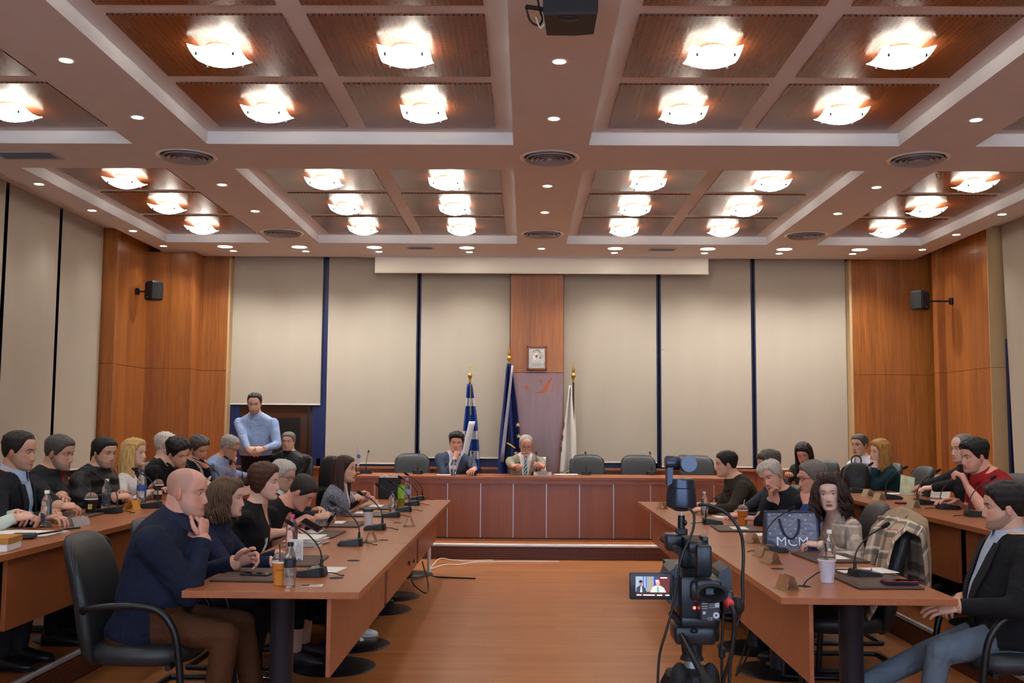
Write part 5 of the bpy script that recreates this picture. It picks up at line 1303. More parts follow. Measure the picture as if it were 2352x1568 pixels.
# cups
M_dome = mat('clear_dome_lid', '#f2f4f5', 0.05, trans=.9, ior=1.3)
def cup(px, py, z, label, col, h=.115, lid='dome', straw='#1a1412', band=None, r=.042, rim='#efece6'):
    p = at(px,py,z); t = thing('coffee_cup', label, 'cup', p, R.uniform(0,6), 'take away cups')
    b = MB().lathe([(r*.70,.001),(r*.72,.006),(r*.97,h-.006),(r,h-.004),(r,h),(r*.93,h),(r*.68,.008),(0.001,.008)],28).build('cup_body', mat('cup_'+col.strip('#'),col,.55,var=.04), t, smooth=40)
    MB().lathe([(r*1.0,h-.006),(r*1.05,h-.003),(r*1.05,h+.002),(r*.98,h+.004)],28,cap=False).build('rim', mat('rim_'+rim.strip('#'),rim,.4), t, smooth=40)
    if lid == 'dome': MB().lathe([(r*1.03,h+.001),(r*.98,h+.014),(r*.78,h+.032),(r*.45,h+.042),(r*.14,h+.045),(r*.12,h+.042)],24).build('lid', M_dome, t, smooth=60)
    elif lid: MB().lathe([(r*1.06,h-.004),(r*1.06,h+.006),(r*.95,h+.010),(r*.9,h+.016),(.001,h+.016)],24).build('lid', mat('lid_'+lid.strip('#'),lid,.4), t, smooth=30)
    if straw: MB().tube([(.0,.0,h*.6),(.012,.008,h+.06),(.018,.012,h+.085)],.003,8).build('straw', mat('straw_'+straw.strip('#'),straw,.4), t, smooth=60)
    if band: MB().lathe([(r*(.72+.25*.35)+.0004,h*.35),(r*(.72+.25*.62)+.0008,h*.62)],28,cap=False).build('print_band', mat('band_'+band.strip('#'),band,.5,var=.4,scale=50), t, smooth=40)
    return t
def cup_mark(t, s, size, col, az, z, r):
    me = text_me(s, size, .0004, shear=.3); me.materials.append(mat('print_'+col.strip('#'),col,.6)); t_ = Mx.Rotation(-t.rotation_euler.z,4,'Z') @ Mx.Rotation(az,4,'Z') @ Mx.Translation((0,-r,z)) @ Mx.Rotation(rad(82),4,'X'); me.transform(t_)
    o = D.objects.new('cup_print', me); COL.objects.link(o); o.parent = t
c = cup(643,1343,TZ,'orange paper cup with clear dome lid and black straw, near left desk','#d88a34',h=.115)
cup_mark(c,'Dimello',.0165,'#3a1c0c',.34,.078,.0405)
cup(845,1212,TZ,'white paper cup with black lid on the front left desk','#d8d4d6',h=.13,lid='#141416',straw=None,r=.040)
c = cup(208,1181,RZ,'dark cup with clear dome lid and gold emblem on the rear left desk','#241d16',h=.105,straw='#2a120c')
MB().box((0,0,0),(.026,.0012,.034),T=Mx.Rotation(-c.rotation_euler.z,4,'Z') @ Mx.Rotation(.25,4,'Z') @ Mx.Translation((0,-.0385,.055)) @ Mx.Rotation(rad(-8),4,'X')).build('emblem_patch', mat('emblem_gold','#c8a050',.5), c)
cup_mark(c,'v',.03,'#1a140e',.25,.057,.0395)
cup(362,1147,RZ,'dark cup with white dotted top and dome lid beside the bald head','#3a2418',h=.12,band='#d8d0c4')
c = cup(1706,1205,TZ,'orange paper cup with clear dome lid on the front right desk','#d07a28',h=.12,r=.044,straw='#e8e6e2'); cup_mark(c,'Dimello',.016,'#3a1c0c',-.1,.07,.0412)
c = cup(1900,1337,TZ,'white marbled cup with dome lid and straw beside the microphone','#d3d0dc',h=.115,r=.045)
# leather desk pads and papers
M_pad = mat('brown_leather_pad', '#4a352a', 0.55, var=.12, scale=25, bump=.2, bscale=200)
M_paper = mat('white_paper', '#e4dfd8', 0.8)
def pad(px, py, z, rz, label, paper=None):
    p = at(px,py,z); t = thing('desk_pad', label, 'folder', p, rad(rz), 'brown leather desk pads')
    MB().box((0,0,.006),(.44,.33,.011),bev=.004).build('cover', M_pad, t)
    MB().box((0,.0,.0118),(.40,.29,.0014)).build('inner_panel', M_pad, t)
    if paper: MB().box((paper[0],paper[1],.0134),(.21,.12 if paper[2] else .29,.0012),T=None).build('paper_sheet', M_paper, t, rot=(0,0,0))
    return t
for px,py,l,rz in ((585,1322,'near left, under the black phone',88),(676,1290,'under the white card on the front left desk',92),(727,1228,'under the hands of the man in the black t-shirt',88),(785,1205,'beside the white cup with black lid',91),(842,1182,'in the middle of the front left desk',90),(873,1166,'before the woman in the patterned blouse',89)):
    pad(px,py,TZ,rz,'brown leather desk pad '+l, (.08,.05,True) if px > 700 else None)
for px,py,l,rz in ((1905,1282,'before the woman in plaid',-86),(2010,1338,'under the near microphone, front right desk',-88),(1690,1215,'under the far orange cup',-92),(1690,1182,'before the white haired man in navy',-90)):
    pad(px,py,TZ,rz,'brown leather desk pad '+l, (.03,.02,True) if px != 2010 else None)
for px,py,l in ((150,1187,'under the hands of the grey bearded man'),(60,1200,'at the left picture edge'),(285,1150,'before the man in the quilted vest')):
    pad(px,py,RZ,90,'brown leather desk pad '+l, None)
def sheet(px, py, z, rz, w_, d_, label, m=None, n=1, name='paper_sheet', cat='paper', th=.0012):
    p = at(px,py,z); mb = MB()
    t = thing(name, label, cat, p, rad(rz), 'papers on the desks')
    for i in range(n):
        MB().sheet(lambda u,v: ((u-.5)*w_+R.uniform(-.0003,.0003), (v-.5)*d_, .001+i*th*2+.003*(u*v)**2), 6, 6).build('sheet', m or M_paper, t, rot=(0,0,R.uniform(-.12,.12) if n > 1 else 0), smooth=60, solid=th)
    return t
sheet(742,1310,TZ,80,.26,.2,'two loose white sheets behind the near microphone, left desk',n=2)
sheet(704,1250,TZ,86,.30,.21,'thick stack of curled papers before the woman in the black top',n=7,th=.004)
sheet(905,1165,TZ,90,.2,.26,'open white booklet before the woman in the patterned blouse',n=2)
sheet(45,1226,RZ,85,.3,.42,'large white papers at the left picture edge, rear left desk',n=3)
sheet(1680,1188,TZ,-90,.22,.3,'white papers before the white haired man in navy',n=3)
sheet(1755,1228,TZ,-88,.2,.28,'white papers behind the blue tote bag',n=2)
sheet(1985,1311,TZ+.012,-80,.21,.3,'open white notebook behind the near right microphone',n=2)
sheet(1995,1124,RZ,-88,.22,.3,'white papers beside the black backpack',n=2)
sheet(1300,1090,RZ,0,.3,.21,'loose white papers right of the man in the beige suit',n=3)
sheet(1022,1090,RZ,0,.2,.15,'white sheet before the man in the blue grey suit')
sheet(2070,1134,RZ,-86,.22,.34,'white papers beside the green leaflet',n=2)
t = sheet(716,1345,TZ,3,.105,.05,'small printed flyer at the front edge of the left desk')
for i in range(8):
    MB().box((.0+.006*i,0,.0028),(.0025,.036,.0003)).build('print_line', M_black, t)
MB().box((-.03,0,.0028),(.04,.044,.0004)).build('photo_print', mat('flyer_dark','#3a2418',.6), t)
# printed acrylic card stand
p = at(679,1291,TZ); t = thing('card_stand', 'upright white printed card with red lettering on the front left desk', 'sign', p, rad(6))
MB().box((0,0,.066),(.082,.003,.13),bev=.001).build('card', M_paper, t)
MB().box((0,.01,.004),(.082,.05,.004),bev=.001).build('foot', M_dome, t)
m_red = mat('ink_red','#7a1030',.6); m_ink = mat('ink_blue','#2a3050',.6)
for x_,l_ in ((.002,.05),(.022,.07),(.028,.09)): MB().box((x_,-.0017,.07),(.0016,.0006,l_)).build('print_line', m_ink, t)
for s_,sz,x_,m_ in (('Λαϊκή Συσπείρωση',.0118,.011,m_red),):
    text(s_,sz,m_,t,TR((x_,-.0018,.066)) @ Mx.Rotation(rad(90),4,'X') @ Mx.Rotation(rad(-90),4,'Z'),ext=.0002)
for i in range(6):
    MB().box((-.034+i*.0045,-.0017,.075),(.0013,.0006,.09)).build('print_line', m_ink, t)
MB().lathe([(.008,0),(.0085,.0004),(.0045,.0006)],20,T=TR((.022,-.0016,.014)) @ Mx.Rotation(rad(90),4,'X'),cap=False).build('seal', m_ink, t)
# acrylic name prisms
M_acr = mat('amber_acrylic', '#c89a72', 0.15, trans=.55, alpha=.85)
M_acrw = mat('clear_acrylic', '#dcd8d4', 0.12, trans=.6, alpha=.8)
M_acro = mat('orange_card', '#c98a30', 0.6)
def prism(px, py, z, rz, label, m, L_=.21, hh=.065):
    p = at(px,py,z); t = thing('name_prism', label, 'name plate', p, rad(rz), 'folded name prisms')
    for s in (-1,1):
        MB().box((0,0,0),(L_,.0025,hh*1.12),T=TR((0,s*.024,hh*.5),0,s*rad(22)) ).build('face', m, t)
    MB().box((0,0,.0015),(L_,.1*.95,.0025)).build('foot_plate', m, t)
    return t
for px,py,l,rz,m in ((852,1243,'amber name prism by the second near microphone, front left desk',90,M_acr),(940,1208,'clear name prism by the inner edge of the front left desk',90,M_acr)):
    prism(px,py,TZ,rz,l,m,.10)
for px,py,l in ((1808,1352,'nearest amber name prism on the front right desk'),(1772,1293,'amber name prism before the desk pad of the woman in plaid'),(1752,1277,'amber name prism touching the prism of the woman in plaid'),(1727,1246,'amber name prism beside the blue tote bag'),(1521,1168,'amber name prism at the far inner corner of the front right desk')):
    prism(px,py,TZ,100,l,M_acr,.12)
prism(178,1207,RZ,80,'clear folded name prism on the rear left desk',M_acrw,.16,.05); prism(305,1170,RZ,84,'orange card name prism on the rear left desk',M_acro,.1)
for px,py,l in ((1993,1140,'first beige name prism on the rear right desk'),(2020,1149,'second beige name prism on the rear right desk'),(2098,1168,'third beige name prism on the rear right desk')):
    prism(px,py,RZ,95,l,mat('beige_card','#b09878',.6),.12)
t = thing('name_sign', 'white name plate before the man in the beige suit', 'name plate', at(1246,1093,RZ), 0)
MB().box((0,0,.027),(.22,.004,.05),T=Mx.Rotation(rad(-14),4,'X')).build('face', M_paper, t); MB().box((0,.02,.002),(.22,.05,.003)).build('foot', M_dome, t)
MB().box((0,-.011,.04),(.16,.001,.006),T=Mx.Rotation(0,4,'X')).build('printed_name', m_ink, t); MB().box((0,-.008,.024),(.12,.001,.004)).build('printed_title', m_ink, t)
# phones
def phone(p, rz, label, m, tilt=(0,0), L_=.15):
    t = thing('mobile_phone', label, 'phone', p, rad(rz), 'mobile phones'); t.rotation_euler = (tilt[0],tilt[1],rad(rz))
    MB().box((0,0,.0045),(.073,L_,.0085),bev=.003).build('case', m, t); MB().box((0,0,.009),(.066,L_-.01,.0012)).build('screen', mat('phone_screen','#07080a',.08), t)
    return t
phone(at(588,1320,TZ+.012),80,'black mobile phone lying on the near left desk pad',M_black)
phone(at(715,1207,TZ+.09),70,'dark phone held by the man in the black t-shirt',mat('phone_violet','#4a3a52',.3),(.5,-.3))
t = phone(at(762,1190,TZ+.13),-80,'blue phone with white stripes held by the white haired man',mat('phone_blue','#141c34',.3),(1.1,.5))
for i in (-1,1): MB().box((0,.028*i,-.0008),(.073,.012,.001)).build('white_stripe', M_white, t)
t = thing('tablet_box', 'flat dark blue box under the red phone', 'box', at(2066,1340,TZ+.012), rad(3)); MB().box((0,0,.006),(.17,.08,.012),bev=.002).build('box_body', mat('box_navy','#1c2040',.5), t)
phone(at(2066,1336,TZ+.026),92,'red cased phone on the near right desk',mat('phone_red','#7a1420',.35),L_=.16)
t = thing('pen', 'dark ballpoint pen lying on the open white notebook', 'pen', at(2001,1311,TZ+.0175), rad(70)); MB().tube([(-.07,0,.004),(.055,0,.004),(.068,0,.004)],[.0042,.0042,.0012],8).build('barrel', mat('pen_grey','#4a4a50',.4), t, smooth=60); MB().tube([(-.078,0,.004),(-.068,0,.004)],.003,8).build('clicker', M_alu, t)
# cable grommets are parts of the desks
for px,py in ((772,1327),(812,1287),(880,1240),(914,1200)):
    p = at(px,py,TZ); sec = [o for o in D.objects if o.name.startswith('conference_table') and o.location.x < 0 and o.location.x > -2 and abs(o.location.y-p.y) < 1.01]
    if sec: MB().lathe([(.001,.0012),(.034,.0012),(.038,.0005),(.038,-.004)],24).build('cable_grommet', M_void, sec[0], loc=p-sec[0].location)
for px,py in ((1845,1346),(1786,1306)):
    p = at(px,py,TZ); sec = [o for o in D.objects if o.name.startswith('conference_table') and 0 < o.location.x < 2 and abs(o.location.y-p.y) < 1.01]
    if sec: MB().lathe([(.001,.0012),(.034,.0012),(.038,.0005),(.038,-.004)],24).build('cable_grommet', M_void, sec[0], loc=p-sec[0].location)
def cable(pts, r, label, name='cable', m=None, n=8):
    o = MB().tube(bez(pts,n),r,8).build(name, m or M_black, smooth=60); tag(o, label, 'cable', 'loose cables'); return o
a = at(1845,1346,TZ); b_ = at(1950,1320,TZ)
cable([a+Vector((0,0,.002)),a+Vector((.03,.02,.03)),a.lerp(b_,.45)+Vector((0,0,.055)),b_+Vector((.0,0,.03))],.004,'black cable looping from the desk grommet to the near right microphone')
# black briefcase, tote bag, box on the desks
p = at(892,1147,TZ); t = thing('briefcase', 'black diamond quilted case with metal top standing on the front left desk', 'case', (p.x,p.y+.1,TZ), 0)
MB().box((0,0,.115),(.235,.10,.23),bev=.012).build('shell', mat('case_black','#121216',.45,bump=.4,bscale=60), t); MB().box((0,0,.233),(.225,.09,.006)).build('metal_rim', M_alu, t)
for s in (-1,1): MB().tube(bez([(s*.03,0,.236),(s*.04,0,.25),(s*.075,0,.25),(s*.085,0,.236)],4),.004,6).build('handle', M_alu, t, smooth=60)
p = at(5,1262,RZ); t = thing('document_box', 'yellow brown document box at the left picture edge', 'box', p, rad(8)); MB().box((0,0,.05),(.12,.2,.03),T=None,bev=.002).build('lid', mat('kraft','#b07a34',.7), t); MB().box((0,0,.018),(.11,.19,.035),bev=.002).build('tray', M_paper, t)
p = at(15,1243,RZ); t = thing('notebook', 'black elastic strap pouch behind the yellow brown box', 'pouch', p+Vector((0.03,.12,0)), rad(10)); MB().box((0,0,.015),(.12,.08,.03),bev=.01).build('pouch_body', M_black, t); MB().tube(bez([(.05,.03,.02),(.12,.2,.02),(.10,.4,.01),(.16,.5,.008)],6),.006,8).build('strap', M_black, t, smooth=60)
# tote bag
TB = at(1816,1261,TZ); t = thing('tote_bag', 'blue grey studded tote bag with navy handles and corners on the front right desk', 'bag', TB, rad(-2))
M_jac = mat('denim_jacquard','#7b8296',.8,var=.35,scale=26,stretch=(.6,1,2.2),bump=.2,bscale=200); M_navy = mat('navy_leather','#142044',.4); M_stud = mat('stud_silver','#cfd2d8',.25,metal=.9)
bwid, bh, bd = .338, .242, .14
def tor(x,z): return (x*(1-.045*z/bh), 0, z)
fr = [[(sx*bwid/2*(1-.05*k_),sy*bd/2*(1-.55*k_),bh*k_) for sx,sy in ((-1,-1),(1,-1),(1,1),(-1,1))] for k_ in (0,.5,1)]
MB().loft(fr).build('bag_body', M_jac, t)
for s in (-1,1):
    MB().loft([[(s*bwid/2*(1-.05*k_)+s*d_,sy*bd/2*(1-.55*k_)*1.0,bh*k_) for d_,sy in ((-.006,-1.04),(.004,-1.04),(.004,1.04),(-.006,1.04))] for k_ in (0,.5,1)]).build('side_gusset', M_navy, t)
    poly = [(0,0)]+[(.06*math.cos(q)*1.25,.058*math.sin(q)*1.1) for q in (math.pi/2*i/8 for i in range(9))]
    MB().loft([[(s*(bwid/2-.002-x),-bd/2-.002+z*.15-d_,z+.002) for x,z in poly] for d_ in (0,.003)]).build('corner_patch', M_navy, t)
MB().tube([(-bwid/2*.95,-bd/2*.45,bh),(bwid/2*.95,-bd/2*.45,bh),(bwid/2*.95,bd/2*.45,bh),(-bwid/2*.95,bd/2*.45,bh),(-bwid/2*.95,-bd/2*.45,bh)],.005,8).build('top_binding', M_navy, t, smooth=60)
def fy(z): return -bd/2*(1-.55*z/bh)
hp_ = [(-.068,.20),(-.062,.165),(-.045,.115),(-.02,.082),(.0,.076),(.02,.082),(.045,.115),(.058,.165),(.058,.20)]
MB().tube(bez([(x-.012,fy(z)-.008,z) for x,z in hp_],5),.007,8).build('handle', M_navy, t, smooth=60)
MB().tube(bez([(-.06,bd*.2,bh),(-.055,bd*.25,bh+.004),(.05,bd*.25,bh+.004),(.06,bd*.2,bh)],5),.006,8).build('handle', M_navy, t, smooth=60)
for i,(row,z) in enumerate(((0,.222),(1,.193),(0,.164),(1,.136),(0,.107),(1,.078),(0,.048),(1,.02))):
    for k_ in range(-3,4):
        x = k_*.066+(.033 if row else 0)-.01
        if abs(x) < .152 and not (z < .09 and abs(x) > .1): MB().loft([[(x+a_*q,fy(z)-.001-(.004 if q < .003 else 0),z+b2*q) for a_,b2 in ((-1,0),(0,-1),(1,0),(0,1))] for q in (.0078,.003)]).build('stud', M_stud, t)
tilt = math.atan2(.55*bd/2,bh)
for dx_,dz_,m_,e_,yy_ in ((.003,-.003,mat('letter_dark','#15141c',.5),.0012,-.0025),(0,0,mat('letter_silver','#b9bcc6',.35,metal=.4),.0012,-.0045)):
    text('MCM',.084,m_,t,TR((-.002+dx_,fy(.052)+yy_,.054+dz_)) @ Mx.Rotation(rad(90)-tilt,4,'X') @ Mx.Scale(1.12,4,(1,0,0)),ext=e_)
# ------------------------------------------------------------ television camera on tripod with a small dome camera on top
KM = 3.0/FPX; TVO = atY(1600,1350,3.0)
def L(px, py, dy=0.0): return Vector(((px-1600)*KM, dy, (1350-py)*KM))
M_cam = mat('camera_black', '#1d2027', 0.34, metal=.35, spec=.6); M_camg = mat('camera_grey', '#3a3f48', 0.35, metal=.3); M_ptz = mat('dome_camera_black', '#39404e', 0.33, metal=.75, spec=.7); M_rub = mat('rubber', '#0d0d10', 0.7)
tv = thing('video_camera', 'professional video camera with flip screen, filming the head table', 'camera', TVO, 0)
body = MB().box2(L(1562,1440,-.02),L(1650,1322,.20),bev=.012).build('camera_body', M_cam, tv, smooth=35)
MB().box2(L(1580,1375,-.06),L(1648,1328,-.02),bev=.015).build('rear_housing', M_cam, tv, smooth=35)
MB().tube([L(1600,1368,.20),L(1600,1368,.30),L(1600,1368,.315)],[.042,.046,.05],24).build('lens_barrel', M_cam, tv, smooth=50)
MB().tube([L(1600,1360,.31),L(1600,1360,.40)],[.052,.062],4,up=(1,0,1)).build('lens_hood', M_cam, tv)
# side plates left and right (grey)
for (a,b_),m_ in (((1534,1562),M_camg),((1648,1682),M_camg)):
    pl = [L(a,1340),L(a+8,1316),L(b_-6,1304),L(b_,1310),L(b_,1395),L(a+6,1388)]
    MB().loft([[p+Vector((0,y_,0)) for p in pl] for y_ in (.02,.17)]).build('side_cover', m_, tv)
# eyecup
ec = MB(); cen = L(1617,1346,-.085)
rg = []
for rx_,rz_,y_ in ((.032,.020,-.005),(.044,.026,-.03),(.045,.027,-.042),(.036,.020,-.045),(.026,.014,-.03),(.018,.011,-.012)):
    rg.append([cen+Vector((rx_*math.cos(q),y_,rz_*math.sin(q))) for q in (2*math.pi*i/28 for i in range(28))])
ec.loft(rg,cap=False); ec.build('eyecup', M_rub, tv, smooth=50)
MB().box2(cen+Vector((-.011,-.006,-.008)),cen+Vector((.011,-.004,.008))).build('viewfinder_glass', mat('viewfinder_glass','#5a5f66',.1), tv)
MB().box2(L(1590,1352,-.085),L(1645,1322,-.02),bev=.01).build('viewfinder_housing', M_cam, tv, smooth=35)
# battery with printed label
bt = MB().box2(L(1598,1411,-.085),L(1640,1369,-.02),bev=.004).build('battery', mat('battery_grey','#2b2d33',.45), tv)
m_w = mat('print_white','#b9bcc2',.6)
yb = -.0862
for a,b_,c,d_ in ((1600,1613,1372,1374),(1600,1613,1378,1379.5),(1600,1612,1383,1384),(1616,1626,1373,1374),(1616,1626,1377,1378),(1616,1627,1381,1382),(1602,1608,1390,1396),(1628,1638,1370.5,1381)):
    MB().box2(L(a,d_,yb),L(b_,c,yb+.001)).build('label_print', m_w, bt)
MB().lathe([(.0085,0),(.0092,.0006),(.005,.0008),(.003,.0006)],20,T=TR(L(1631,1398,yb)) @ Mx.Rotation(rad(90),4,'X'),cap=False).build('label_print', m_w, bt)
text('CE',.012,m_w,bt,TR(L(1618,1406,yb)) @ Mx.Rotation(rad(90),4,'X'),ext=.0003,name='label_print')
MB().ell(L(1592,1391,-.022),(.0045,.003,.0045),12,8).build('tally_light', emis('tally_red',(1,.08,.05),6.0), tv)
# flip screen
sc_ = MB().box2(L(1451,1379,.015),L(1547,1319,.032),bev=.004).build('flip_screen', mat('screen_bezel','#20242c',.4), tv, smooth=35)
MB().tube([L(1547,1370,.022),L(1547,1325,.022)],.008,10).build('hinge', M_cam, sc_, smooth=50); MB().box2(L(1547,1362,.015),L(1566,1330,.03)).build('hinge_arm', M_cam, sc_)
def scr(name, px0, py0, px1, py1, col, st=.9, d_=.0142):
    c_ = lin(col); MB().box2(L(px0,py1,d_),L(px1,py0,.0152)).build(name, emis('lcd_%s_%s' % (name,col.strip('#')), c_, st), sc_)
scr('display',1464,1327,1541,1371,'#8f8a80',.9,.0146)
for i,(a,b_,c,d_,col) in enumerate(((1464,1480,1327,1362,'#93a0ac'),(1481,1489,1327,1352,'#3a62b4'),(1484,1486,1327,1352,'#b9c4d8'),(1505,1513,1327,1362,'#26388a'),(1513,1541,1327,1362,'#5c1f1c'),(1464,1541,1361,1371,'#35110f'))):
    scr('picture_area',a,c,b_,d_,col,.9,.0142-.00012*i)
def scrp(pts, col, i):
    MB().loft([[L(x_,y_,d_) for x_,y_ in pts] for d_ in (.0130-.0001*i,.0140)]).build('picture_figure', emis('lcd_fig_%d' % i, lin(col), .9), sc_)
def el(cx_,cy_,a_,b2): return [(cx_+a_*math.cos(2*math.pi*j/16),cy_+b2*math.sin(2*math.pi*j/16)) for j in range(16)]
for i,(pts,col) in enumerate(((((1465,1362),(1466,1352),(1471,1348),(1481,1348),(1486,1353),(1489,1362)),'#2c3448'),(((1474,1362),(1475,1349),(1478,1349),(1479,1362)),'#b4bccb'),(el(1475.5,1342,4,6),'#a06a58'),(el(1475.5,1338,4.2,3),'#1c1614'),
    (((1497,1362),(1501,1352),(1508,1347),(1520,1347),(1528,1352),(1533,1362)),'#c6c4b6'),(((1512,1362),(1512,1349),(1516,1349),(1517,1362)),'#6f9a94'),(el(1514,1341,4.8,6.5),'#bd8c7a'),(el(1513,1336.5,4.6,2.4),'#c9c4bc'))):
    scrp(pts,col,i)
for a,b_,y_ in ((1466,1477,1367),(1481,1507,1367),(1512,1524,1367),(1531,1540,1367),(1520,1535,1328.5)): scr('on_screen_text',a,y_,b_,y_+2.2,'#d8dce0',1.2,.0118)
# top handle and accessory
hm_ = MB()
hm_.box2(L(1594,1320,-.055),L(1628,1250,.0),bev=.008); hm_.box2(L(1580,1270,-.03),L(1626,1246,.17),bev=.008); hm_.box2(L(1578,1320,.11),L(1622,1264,.17),bev=.01)
hm_.build('top_handle', M_cam, tv, smooth=35)
MB().box2(L(1582,1247,-.02),L(1622,1244.5,.15)).build('handle_pad', mat('handle_pad','#3a3a30',.7), tv)
MB().box2(L(1543,1276,.08),L(1580,1238,.16),bev=.006).build('microphone_holder', M_cam, tv, smooth=35)
MB().box2(L(1612,1250,-.02),L(1625,1234,.05),bev=.004).build('handle_controls', M_cam, tv, smooth=35); MB().ell(L(1598,1240,-.01),(.005,.005,.003),10,6).build('record_button', M_red, tv)
MB().tube([L(1560,1268,.02),L(1560,1268,.32)],.012,14).build('shotgun_microphone', M_rub, tv, smooth=50)
# right hand cluster: red plug and connectors
MB().box2(L(1650,1400,-.05),L(1676,1350,.02),bev=.008).build('grip_block', M_cam, tv, smooth=35)
MB().tube([L(1662,1374,-.055),L(1662,1374,-.075),L(1662,1376,-.085)],[.014,.014,.008],14).build('red_plug', mat('plug_red','#d8404a',.4), tv, smooth=50)
MB().ell(L(1685,1385,-.03),(.022,.03,.026),14,10).build('hand_strap', M_rub, tv)
# plate and fluid head
MB().box2(L(1562,1432,-.03),L(1640,1411,.16),bev=.006).build('mounting_plate', M_cam, tv, smooth=35)
tp = thing('tripod', 'black tripod with fluid head under the video camera', 'tripod', TVO, 0)
MB().box2(L(1550,1474,-.02),L(1640,1434,.1),bev=.01).build('fluid_head', M_cam, tp, smooth=35)
MB().tube([L(1556,1453,.04),L(1642,1453,.04)],.030,20).build('tilt_drum', M_cam, tp, smooth=50)
MB().tube([L(1640,1453,.04),L(1652,1453,.04)],.027,14).build('lock_knob', M_rub, tp, smooth=20)
MB().ell(L(1590,1440,-.03),(.012,.012,.007),12,8).build('level_bubble', M_cam, tp)
MB().tube([L(1592,1470,.03),L(1592,1500,.03),L(1592,1512,.03)],[.034,.028,.036],18).build('pan_base', M_cam, tp, smooth=40)
MB().tube([L(1561,1448,-.03),L(1572,1470,-.06),L(1602,1535,-.20)],[.008,.0105,.0105],14).build('pan_handle', M_blackm, tp, smooth=50)
MB().tube([L(1594,1517,-.16),L(1604,1538,-.205)],[.0165,.0185],16).build('handle_grip', M_rub, tp, smooth=50)
MB().tube([L(1538,1402,-.02),L(1560,1424,-.01)],.009,10).build('plate_lever', M_cam, tp, smooth=50)
MB().tube([L(1592,1510,.03),L(1592,1700,.03)],[.022,.022],16).build('centre_column', M_alu, tp, smooth=50)
MB().lathe([(.05,-.06),(.075,-.05),(.078,0),(.05,.02)],24,T=TR(L(1592,1545,.03))).build('crown', M_rub, tp, smooth=40)
zf = -TVO.z
for i in range(3):
    a = rad(-90+120*i); d_ = Vector((math.cos(a),math.sin(a),0))
    s_ = L(1592,1545,.03)+d_*.06; e_ = Vector((s_.x+d_.x*.42,s_.y+d_.y*.42,zf+.012))
    lg = MB().tube([s_,s_.lerp(e_,.5)],[.020,.018],12).build('leg', M_cam, tp, smooth=50)
    MB().tube([s_.lerp(e_,.48),e_],[.014,.013],12).build('lower_leg', M_alu, lg, smooth=50); MB().ell(e_,(.02,.02,.012),12,8).build('foot', M_rub, lg)
for s in (-1,1): MB().ell(L(1592+s*34,1553,-.02),(.028,.03,.055),16,12).build('leg_lock', M_rub, tp)
# dome camera on top
pz = thing('dome_camera', 'small black pan tilt camera mounted above the video camera', 'camera', TVO, 0)
cx = 1574
def PZ(px,py,dy=.06): return L(px,py,dy)
MB().lathe([((1609-1540)/2*KM,(1350-1171)*KM),((1610-1539)/2*KM,(1350-1160)*KM),(33*KM,(1350-1130)*KM),(31.5*KM,(1350-1129)*KM)],36,T=TR((PZ(cx,0).x,.06,0))).build('base_drum', M_ptz, pz, smooth=30)
MB().lathe([(31.5*KM,(1350-1128)*KM),(30*KM,(1350-1110)*KM),(28*KM,(1350-1108)*KM),(0.001,(1350-1108)*KM)],36,T=TR((PZ(cx,0).x,.06,0))).build('pan_ring', M_ptz, pz, smooth=30)
MB().lathe([(14*KM,(1350-1182)*KM),(34*KM,(1350-1172)*KM),(35*KM,(1350-1168)*KM)],30,T=TR((PZ(cx,0).x,.06,0))).build('under_cone', M_ptz, pz, smooth=30)
MB().loft([[PZ(x_,y_,d_) for x_,y_ in ((1540,1082),(1553,1082),(1552,1117),(1540,1124))] for d_ in (.035,.085)]).build('tilt_arm', M_ptz, pz)
MB().tube([PZ(1537,1072),PZ(1541,1072),PZ(1556,1072),PZ(1566,1073),PZ(1572,1073)],[.018,.0215,.0215,.021,.018],20).build('tilt_drum', M_ptz, pz, smooth=50)
MB().tube([PZ(1584,1072,-.01),PZ(1584,1072,-.005),PZ(1584,1072,.10),PZ(1584,1072,.12)],[.0235,.0255,.0255,.02],28).build('camera_head', M_ptz, pz, smooth=50)
MB().lathe([(0.001,0),(.023,0),(.0245,.0012),(.0245,.004)],28,T=TR(PZ(1584,1072,-.012)) @ Mx.Rotation(rad(-90),4,'X')).build('rear_cap', mat('rear_cap_blue','#5a6c88',.4), pz, smooth=30)
MB().tube([PZ(1574,1183),PZ(1574,1194)],.004,10).build('screw', M_alu, pz); MB().tube([PZ(1574,1192),PZ(1574,1206),PZ(1574,1222)],[.010,.011,.011],14).build('clamp', M_blackm, pz, smooth=30)
MB().box2(PZ(1563,1236,.04),PZ(1586,1221,.09),bev=.003).build('shoe_mount', M_blackm, pz)
MB().ell(PZ(1581,1208,.045),(.006,.006,.008),10,8).build('thumb_screw', M_blackm, pz)
# its cables
def Lw(px,py,dy=0): return TVO+L(px,py,dy)
cable([Lw(1584,1172,.02),Lw(1596,1186,.01),Lw(1594,1215,0),Lw(1580,1245,-.02),Lw(1560,1290,-.03),Lw(1545,1380,-.03),Lw(1528,1440,-.03),Lw(1512,1500,-.03),Lw(1507,1600,-.03)],.0038,'thin black cable hanging from the dome camera past the flip screen')
cable([Lw(1612,1167,.04),Lw(1628,1166,.03),Lw(1650,1172,.02),Lw(1678,1190,.01),Lw(1700,1225,0),Lw(1706,1270,0),Lw(1700,1330,-.02),Lw(1697,1370,-.04),Lw(1690,1400,-.04),Lw(1678,1450,-.04),Lw(1668,1510,-.04),Lw(1662,1600,-.04)],.0048,'thick black cable arching right from the dome camera')
cable([Lw(1662,1376,-.09),Lw(1668,1392,-.10),Lw(1669,1430,-.09),Lw(1662,1490,-.08),Lw(1650,1540,-.06),Lw(1640,1610,-.05)],.0065,'thick black cable falling from the red plug of the video camera')
